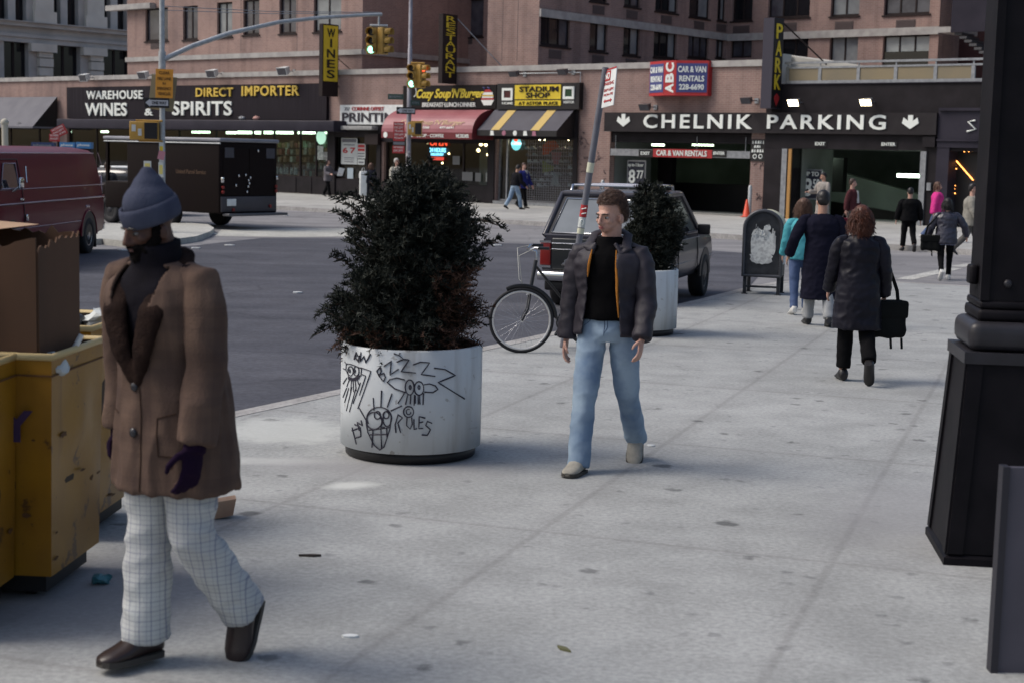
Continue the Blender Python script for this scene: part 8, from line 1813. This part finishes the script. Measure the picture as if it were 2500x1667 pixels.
def checks(name, base, line, pitch, lw, horiz=True, warm=None, wpitch=0.2, wl=0.012, soft=0.5, base2=None, hmul=1.0):
    m = bpy.data.materials.new(name); m.use_nodes = True; nt = m.node_tree; bs = nt.nodes['Principled BSDF']; bs.inputs['Roughness'].default_value = 0.9; bs.inputs['Specular IOR Level'].default_value = 0.15; lk = nt.links.new
    tc = n_new(nt, 'ShaderNodeTexCoord'); sp = n_new(nt, 'ShaderNodeSeparateXYZ'); lk(tc.outputs['Object'], sp.inputs[0])
    no = n_new(nt, 'ShaderNodeTexNoise'); no.inputs['Scale'].default_value = 5; no.inputs['Detail'].default_value = 5; lk(tc.outputs['Object'], no.inputs[0]); r0 = n_new(nt, 'ShaderNodeValToRGB'); e = r0.color_ramp.elements; e[0].position = .35; e[1].position = .65; e[0].color = (*base, 1); e[1].color = (*(base2 or tuple(x * .8 for x in base)), 1); lk(no.outputs[0], r0.inputs[0]); col = r0.outputs[0]
    def lines(sock, pit, wd__, c, fac, off=0.0):
        nonlocal col
        a = n_new(nt, 'ShaderNodeMath', operation='ADD'); a.inputs[1].default_value = 10 + off; lk(sock, a.inputs[0]); d = n_new(nt, 'ShaderNodeMath', operation='DIVIDE'); d.inputs[1].default_value = pit; lk(a.outputs[0], d.inputs[0]); f = n_new(nt, 'ShaderNodeMath', operation='FRACT'); lk(d.outputs[0], f.inputs[0])
        g = n_new(nt, 'ShaderNodeMath', operation='LESS_THAN'); g.inputs[1].default_value = wd__ / pit; lk(f.outputs[0], g.inputs[0]); k = n_new(nt, 'ShaderNodeMath', operation='MULTIPLY'); k.inputs[1].default_value = fac; lk(g.outputs[0], k.inputs[0])
        x = n_new(nt, 'ShaderNodeMix', data_type='RGBA'); lk(k.outputs[0], x.inputs[0]); lk(col, x.inputs[6]); x.inputs[7].default_value = (*c, 1); col = x.outputs[2]
    sh = n_new(nt, 'ShaderNodeMath', operation='MULTIPLY_ADD'); sh.inputs[1].default_value = 0.6; lk(sp.outputs[1], sh.inputs[0]); lk(sp.outputs[0], sh.inputs[2])
    lines(sh.outputs[0], pitch, lw, line, soft); lines(sh.outputs[0], pitch, lw * .6, line, soft * .7, pitch * .35)
    if horiz: lines(sp.outputs[2], pitch * hmul, lw, line, soft * .75); lines(sp.outputs[2], pitch * hmul, lw * .6, line, soft * .5, pitch * .35)
    if warm: lines(sh.outputs[0], wpitch, wl, warm, 0.5, 0.03); lines(sp.outputs[2], wpitch, wl, warm, 0.4)
    lk(col, bs.inputs['Base Color']); n2 = n_new(nt, 'ShaderNodeTexNoise'); n2.inputs['Scale'].default_value = 130; lk(tc.outputs['Object'], n2.inputs[0]); bp_ = n_new(nt, 'ShaderNodeBump'); bp_.inputs['Strength'].default_value = .3; bp_.inputs['Distance'].default_value = .01; lk(n2.outputs[0], bp_.inputs['Height']); lk(bp_.outputs[0], bs.inputs['Normal'])
    return m
vu0 = lambda *p: pv.up(Vector(p) / pv.H)
M_coat = checks('brown_plaid_coat', (0.122, 0.080, 0.060), (0.055, 0.036, 0.032), 0.16, 0.035, True, None, 0.15, 0.012, 0.3, (0.075, 0.049, 0.039))
cutv = lambda c: c.y < -0.03 - (c.z - 0.95) * 0.19 and c.z > 1.12 and abs(c.x) < 0.115 * min(1, (c.z - 1.12) / 0.33)
coat = top(pv, b, M_coat, 0.365, 0.010, 0.020, 0.10, 0.038, 0.038, 1.0, 0.014, 5, 'coat', 0.825, cut=cutv, thick=0.012, shoulder=1.0, ff=(9, 9, 4.5), deep=1.2)
q = MB(); vu = lambda *p: pv.up(Vector(p) / pv.H)
for sx in (-1, 1): q.tube([vu(0.004 * sx, -0.176, 1.12), vu(sx * 0.055, -0.182, 1.26), vu(sx * 0.096, -0.152, 1.40), vu(sx * 0.104, -0.06, 1.485), vu(sx * 0.09, 0.03, 1.53), vu(sx * 0.05, 0.08, 1.55), vu(0, 0.09, 1.555)], [(0.02, 0.018), (0.046, 0.022), (0.062, 0.026), (0.062, 0.03), (0.055, 0.032), (0.052, 0.032), (0.052, 0.032)], 12, up=(0, -1, 0))
solid('fur_collar', q, 0.009, cloth('dark_fur', (0.014, 0.008, 0.007), (0.024, 0.014, 0.011), 20, 0.8, 150), b, 6, 0.003, (30, 30, 30), 4)
top(pv, b, cloth('black_scarf', (0.007, 0.006, 0.008), (0.012, 0.011, 0.016)), 0.60, 0.011, 0.002, 0, 0.022, 0.022, 0.5, 0.005, 3, 'scarf', 0.862, neckr=0.05)
q = MB(); q.ball(vu0(0.0, -0.125, 1.36), (0.022, 0.012, 0.06), None, 2); part('shirt_front', q, cloth('blue_shirt', (0.04, 0.05, 0.10)), b)
q = MB()
cf = front(coat)
seam('coat_seam', coat, [[(0.022, 1.16), (0.03, 0.9), (0.03, 0.70)], [(0.10, 0.98), (0.16, 1.0)], [(-0.16, 1.0), (-0.10, 0.98)], [(0.10, 0.98), (0.105, 0.84), (0.17, 0.84)]], cloth('dark_brown_thread', (0.05, 0.03, 0.022)), 0.003)
for z in (1.09, 0.92): 
    q = MB(); q.ball(cf(0.0 , z, 0.003), (0.019, 0.009, 0.019)); part('button', q, mat('dark_button', (0.02, 0.02, 0.025), 0.25), b)
q = MB(); sh, el_, wr, d2 = pv.arms[1]; hand(q, wr, d2, 1, pv.H * 1.16, 50); q.tube([wr - d2 * .06, wr + d2 * .03], [.042, .044], 12); solid('glove', q, 0.007, cloth('purple_glove', (0.014, 0.006, 0.02)), b, 3)
q = MB(); sh, el_, wr, d2 = pv.arms[-1]; hand(q, wr, d2, -1, pv.H * 1.16, 50); q.tube([wr - d2 * .06, wr + d2 * .03], [.042, .044], 12); solid('glove', q, 0.007, cloth('purple_glove', (0.014, 0.006, 0.02)), b, 3)
M_chk = checks('checked_trousers', (0.50, 0.52, 0.51), (0.13, 0.14, 0.22), 0.05, 0.0055, True, None, soft=0.5, base2=(0.42, 0.43, 0.43), hmul=0.75)
trousers(pv, b, M_chk, 0.010, 0.056, 0.045, 0.048, 0.57, 0.011, 1.03, 8)
shoes(pv, b, mat('brown_black_leather', (0.028, 0.018, 0.017), 0.35), mat('dark_sole', (0.05, 0.045, 0.04), 0.8), fat=1.1)

# ---- the others
def walker(label, loc, heading, H, pose, skin, topc, legc, shoec, hair, hem=0.50, vox=0.016, b_=0.016, flare=0.1, sleeve=0.037, female=False, hairfn=None, group=None, rough=0.8, spec=0.25, fold=0.009, legr=(0.056, 0.045, 0.041), fc=True, seed=1, topname='jacket', hemleg=0.97):
    pose.setdefault('hs', 0.95); P_ = Pose(H, **pose); o = build_body(P_, SKIN[skin], 0.011 if vox > 0.015 else 0.009, True, female); stand(o, P_, loc, heading, label, group)
    if fc: face(P_, o, hair if hair is not HG else HB, IR)
    if hairfn: hairfn(P_, o)
    else: short_hair(P_, o, hair, 0.011, 0.007, seed)
    trousers(P_, o, legc, vox, *legr, 0.57, 0.006, hemleg, seed)
    top(P_, o, topc, hem, vox, b_, flare, sleeve, sleeve * 0.9, 0.98, fold, seed, topname, 0.825)
    shoes(P_, o, shoec); return P_, o
STEP1 = dict(R_=(16, 6, 1), L_=(-16, 22, 1), aR=(-14, 8, 14), aL=(14, 8, 18), footL=30); STEP2 = dict(R_=(-14, 30, 1), L_=(15, 6, 1), aR=(14, 9, 16), aL=(-14, 9, 12), footR=35)
STAND = dict(R_=(4, 2, 1), L_=(-5, 6, 1), aR=(4, 8, 20), aL=(4, 8, 20), footL=6)
K_black = mat('black_leather_shoe', (0.014, 0.013, 0.014), 0.4); K_white = mat('white_trainer', (0.55, 0.55, 0.53), 0.6)
C_leather = mat('black_leather_coat', (0.005, 0.0048, 0.009), 0.42, spec=0.16, c2=(0.012, 0.0115, 0.019), scale=4, bump=0.2, bscale=30)
C_blackcloth = cloth('black_cloth', (0.007, 0.007, 0.008)); C_navy = cloth('navy_overcoat', (0.011, 0.011, 0.022)); C_jeans2 = cloth('blue_jeans', (0.055, 0.085, 0.17), (0.085, 0.12, 0.22), 4)
# woman in leather coat, seen from behind
P_, o = walker('woman with red-brown hair in a long black leather coat, carrying a large black bag', G(2084, 931), R(174), 1.63, dict(lean=2, R_=(-6, 40, 1), L_=(6, 3, 1), aR=(2, 10, 16), aL=(10, 9, 26), head=(0, 4), sw=1.05, footR=58, hs=0.92), 'pale', C_leather, C_blackcloth, K_black, HR, 0.30, 0.012, 0.022, 0.075, 0.041, True, lambda P_, o: long_hair(P_, o, HR, 0.215, 0.040, 0.009, 0.018, 1300, 5, thick=0.003), fc=False, fold=0.010, hemleg=0.86)
def shoulder_bag(label, c, yaw, w, hgt, d, m, strap_to, fr=0.12, tilt=0.0):
    t = thing('shoulder_bag', label, 'bag', c, yaw, 'bags carried by people'); q = MB()
    q.bevbox(-w / 2, w / 2, -d / 2, d / 2, -hgt, 0, 0.05, 3); solid('pouch', q, 0.012, m, t, 4, 0.012, (7, 7, 7), 3)
    q = MB(); q.bevbox(-w / 2 - .005, w / 2 + .005, -d / 2 - 0.012, d / 2 + 0.004, -hgt * .45, 0.012, 0.03, 3); part('flap', q, m, t)
    q = MB(); q.tube([(-w * .3, 0, -0.01), (-w * .2, 0.0, 0.16)] + [strap_to] + [(w * .25, 0.0, 0.1), (w * .3, 0, -0.01)], [(0.018, 0.004)] * 5, 8); part('strap', q, m, t)
    q = MB(); [q.tube([(x, -d * .3, -hgt), (x + .01, -d * .3, -hgt - .1)], [(0.012, 0.004)] * 2, 6) for x in (0.02, w * .38)]; part('loose_strap', q, m, t)
    return t
shoulder_bag('large black bag hanging at the right hip of the woman in the leather coat', G(2084, 931) + Vector((0.29, 0.05, 0.74)), R(10), 0.33, 0.33, 0.17, cloth('black_canvas_bag', (0.010, 0.011, 0.011)), (-0.12, -0.02, 0.58))
# man in navy overcoat
P_, o = walker('tall man in a navy overcoat and pale trousers walking away beside the girl in turquoise', G(1995, 795), R(176), 1.66, dict(lean=1, R_=(-8, 14, 2), L_=(9, 4, 2), aR=(4, 12, 10), aL=(-12, 24, 42), head=(8, 6), sw=1.2, footR=18), 'tan', C_navy, cloth('pale_trousers', (0.36, 0.37, 0.38)), K_black, HK, 0.20, 0.013, 0.022, 0.05, 0.042, False, lambda P_, o: short_hair(P_, o, HK, 0.010, 0.008, 5, 0.965, 0, 0.885), fc=False, fold=0.008, legr=(0.055, 0.044, 0.04))
# girl in turquoise
P_, o = walker('girl with long curly brown hair in turquoise sweatshirt and blue jeans', G(1950, 767), R(178), 1.53, dict(lean=1, R_=(5, 5, 1), L_=(-6, 10, 1), aR=(6, 6, 20), aL=(6, 8, 30), sw=1.0, footL=10), 'pale', cloth('turquoise_fleece', (0.085, 0.36, 0.42)), C_jeans2, K_white, HL, 0.47, 0.013, 0.022, 0.02, 0.042, True, lambda P_, o: long_hair(P_, o, HL, 0.24, 0.050, 0.010, 0.022, 1200, 6, thick=0.003), fc=False, legr=(0.052, 0.04, 0.034))
# crossing the side street
P_, o = walker('person in baggy black jacket and black trousers crossing the side street', G(2215, 614, ROADZ), R(178), 1.56, dict(R_=(-12, 26, 2), L_=(10, 5, 2), aR=(-6, 14, 14), aL=(6, 14, 14), sw=1.15, footR=40, head=(0, 4)), 'pale', C_blackcloth, C_blackcloth, K_black, HK, 0.47, 0.017, 0.034, 0.1, 0.045, False, fc=False, hemleg=0.85)
q = MB()
for sx in (-1, 1): hip, kn, an, fd_ = P_.legs[sx]; q.tube([kn.lerp(an, .8), an], [.033, .03], 10)
part('white_sock', q, K_white, o)
P_, o = walker('woman in dark leather jacket and black leggings hurrying across the street', G(2304, 684, ROADZ), R(172), 1.53, dict(lean=4, R_=(10, 6, 1), L_=(-10, 34, 1), aR=(6, 34, 30), aL=(6, 20, 30), sw=1.1, footL=50, head=(0, 6)), 'pale', mat('navy_leather_jacket', (0.024, 0.024, 0.038), 0.38, spec=0.5, c2=(0.036, 0.036, 0.055), scale=4), C_blackcloth, K_white, HK, 0.44, 0.014, 0.028, 0.10, 0.042, True, lambda P_, o: long_hair(P_, o, HK, 0.16, 0.052, 0.012, 0.01, 200, 7), fc=False, fold=0.012, legr=(0.05, 0.038, 0.03))
q = MB(); q.tube([P_.up((0, 0, 0.455)), P_.up((0, 0, 0.425))], [(.115 * P_.H, .09 * P_.H)] * 2, 18, up=(0, 1, 0)); part('shirt_tail', q, checks('blue_check_shirt', (0.5, 0.52, 0.55), (0.04, 0.05, 0.2), 0.05, 0.02), o)
shoulder_bag('slouchy black bag at the left side of the woman hurrying across the street', G(2304, 684, ROADZ) + Vector((-0.28, 0.0, 0.82)), R(-10), 0.36, 0.28, 0.16, cloth('black_canvas_bag', (0.010, 0.011, 0.011)), (0.15, 0.0, 0.42))
# along the far sidewalk
def far_at(u, Y): d = ray(u, 500); return Vector((d.x / d.y * Y, Y, 0.0))
P_, o = walker('woman in a bright pink padded jacket walking right past the garage', far_at(2288, 40.5), R(78), 1.58, dict(sw=1.1, **STEP1), 'pale', cloth('pink_padding', (0.60, 0.05, 0.25), (0.5, 0.035, 0.2)), C_jeans2, K_white, HL, 0.47, 0.017, 0.028, 0.05, 0.044, True, lambda P_, o: long_hair(P_, o, HL, 0.12, 0.05, 0.012, 0.01, 120, 8))
P_, o = walker('person in puffy pale grey coat half hidden behind the black column', far_at(2374, 34.5), R(70), 1.62, dict(sw=1.15, **STEP2), 'pale', cloth('pale_grey_padding', (0.27, 0.26, 0.23)), cloth('grey_trousers', (0.12, 0.115, 0.11)), K_black, HK, 0.42, 0.017, 0.045, 0.05, 0.055, False)
P_, o = walker('man in maroon jacket and white shirt carrying a red bag before the garage', far_at(2080, 41), R(60), 1.60, dict(sw=1.12, head=(20, 0), **STEP1), 'pale', cloth('maroon_jacket', (0.085, 0.03, 0.034)), cloth('grey_trousers', (0.12, 0.115, 0.11)), K_black, HB, 0.47, 0.017, 0.02, 0.05, 0.041, False)
q = MB(); q.hexa([(-0.05, -0.205, 1.02), (0.08, -0.205, 1.02), (0.08, -0.15, 1.02), (-0.05, -0.15, 1.02), (-0.04, -0.17, 1.36), (0.05, -0.17, 1.36), (0.05, -0.1, 1.36), (-0.04, -0.1, 1.36)]); q.v = [(x * .9 * P_.H / 1.7, y * .86, z * P_.H / 1.7) for x, y, z in q.v]; part('shirt_front', q, cloth('white_shirt', (0.55, 0.56, 0.54)), o)
sh, el_, wr, d2 = P_.arms[-1]; wv = o.matrix_basis @ (wr + d2 * 0.1)
t = thing('travel_bag', 'dark red bag held by the man in the maroon jacket', 'bag', wv, R(40)); q = MB(); q.bevbox(-0.26, 0.26, -0.1, 0.1, -0.42, -0.1, 0.05, 3); part('pouch', q, cloth('red_bag_cloth', (0.14, 0.02, 0.035)), t); q = MB(); q.tube([(-0.12, 0, -0.11), (-0.08, 0, 0.0), (0.08, 0, 0.0), (0.12, 0, -0.11)], 0.012, 6); part('handle', q, K_black, t)
P_, o = walker('person in a pale raincoat reaching up in front of the board with the big 8', far_at(2008, 48), R(-60), 1.68, dict(sw=1.15, head=(-20, 10), R_=(5, 3, 1), L_=(-5, 6, 1), aR=(20, 10, 70), aL=(10, 10, 60), footL=6), 'tan', cloth('pale_raincoat', (0.33, 0.30, 0.275)), cloth('grey_trousers', (0.12, 0.115, 0.11)), K_black, HK, 0.22, 0.017, 0.026, 0.06, 0.042, False)
P_, o = walker('man in a royal blue blazer and black trousers passing the sports shop', G(1277, 509), R(55), 1.72, dict(sw=1.1, head=(-20, 0), **STEP1), 'pale', cloth('royal_blue_cloth', (0.025, 0.03, 0.15)), C_blackcloth, K_black, HB, 0.44, 0.017, 0.022, 0.05, 0.044, False)
q = MB(); q.hexa([(-0.035, -0.16, 1.16), (0.035, -0.16, 1.16), (0.035, -0.1, 1.16), (-0.035, -0.1, 1.16), (-0.06, -0.15, 1.44), (0.06, -0.15, 1.44), (0.05, -0.06, 1.46), (-0.05, -0.06, 1.46)]); q.v = [(x, y * 1.0, z * P_.H / 1.75) for x, y, z in q.v]; part('shirt_front', q, cloth('grey_shirt', (0.3, 0.31, 0.33)), o)
P_, o = walker('person in dark sweater and faded light jeans beside the man in blue', G(1256, 512), R(125), 1.66, dict(lean=10, sw=1.1, head=(0, 20), R_=(20, 10, 1), L_=(-18, 16, 1), aR=(10, 8, 40), aL=(10, 8, 40), footL=20), 'tan', cloth('black_knit', (0.014, 0.014, 0.017)), M_denim, K_black, HK, 0.53, 0.017, 0.022, 0.02, 0.044, False, lambda P_, o: short_hair(P_, o, HK, 0.012, 0.012, 2), fc=False, topname='sweater')
P_, o = walker('grey-haired man in cream jacket standing by the thin grey pole', G(967, 506), R(50), 1.76, dict(sw=1.25, head=(5, 0), **STAND), 'pale', cloth('cream_jacket', (0.50, 0.48, 0.41)), cloth('stone_trousers', (0.32, 0.30, 0.27)), K_black, HG, 0.48, 0.017, 0.028, 0.06, 0.044, False)
P_, o = walker('woman with long fair hair in a dark jacket passing the printing shop', far_at(904, 61), R(-150), 1.55, dict(sw=1.0, **STEP2), 'pale', cloth('dark_slate_jacket', (0.032, 0.032, 0.045)), cloth('dark_slate_jacket', (0.032, 0.032, 0.045)), K_white, HL, 0.44, 0.017, 0.03, 0.08, 0.045, True, lambda P_, o: long_hair(P_, o, HL, 0.22, 0.055, 0.013, 0.015, 200, 9), fc=False)
t = thing('shopping_bag', 'tall white carrier bag beside the fair-haired woman at the printing shop', 'bag', far_at(886, 60.8) + Vector((0, 0, 0.25)), R(20)); q = MB(); q.bevbox(-0.14, 0.14, -0.08, 0.08, 0, 0.95, 0.04); part('pouch', q, M_white, t); q = MB(); q.tube([(-0.06, 0, 0.94), (-0.04, 0, 1.08), (0.04, 0, 1.08), (0.06, 0, 0.94)], 0.01, 6); part('handle', q, M_white, t)
P_, o = walker('woman in a grey coat and black trousers holding white papers by the wine shop', G(800, 481), R(60), 1.62, dict(sw=1.1, aR=(20, 12, 60), aL=(24, 10, 62), R_=(16, 6, 1), L_=(-14, 16, 1), footL=22), 'pale', cloth('grey_tweed', (0.15, 0.14, 0.155)), C_blackcloth, K_black, HK, 0.42, 0.018, 0.026, 0.06, 0.042, True, lambda P_, o: long_hair(P_, o, HK, 0.13, 0.05, 0.013, 0.005, 60, 10))
sh, el_, wr, d2 = P_.arms[1]; wv = o.matrix_basis @ (wr + d2 * 0.08); t = thing('papers', 'white papers held by the woman in the grey coat', 'papers', wv, R(20)); q = MB(); q.hexa([(-0.12, -0.02, -0.1), (0.12, -0.02, -0.1), (0.12, 0, -0.1), (-0.12, 0, -0.1), (-0.02, -0.02, 0.26), (0.22, -0.02, 0.22), (0.22, 0, 0.22), (-0.02, 0, 0.26)]); part('sheet', q, M_white, t)
P_, o = walker('man in a long grey coat standing between the maroon van and the brown truck', far_at(264, 44) + Vector((0, 0, ROADZ)), R(40), 1.64, dict(sw=1.05, head=(30, 0), **STAND), 'tan', cloth('long_grey_coat', (0.135, 0.135, 0.14)), C_blackcloth, K_black, HB, 0.16, 0.017, 0.028, 0.04, 0.045, False)
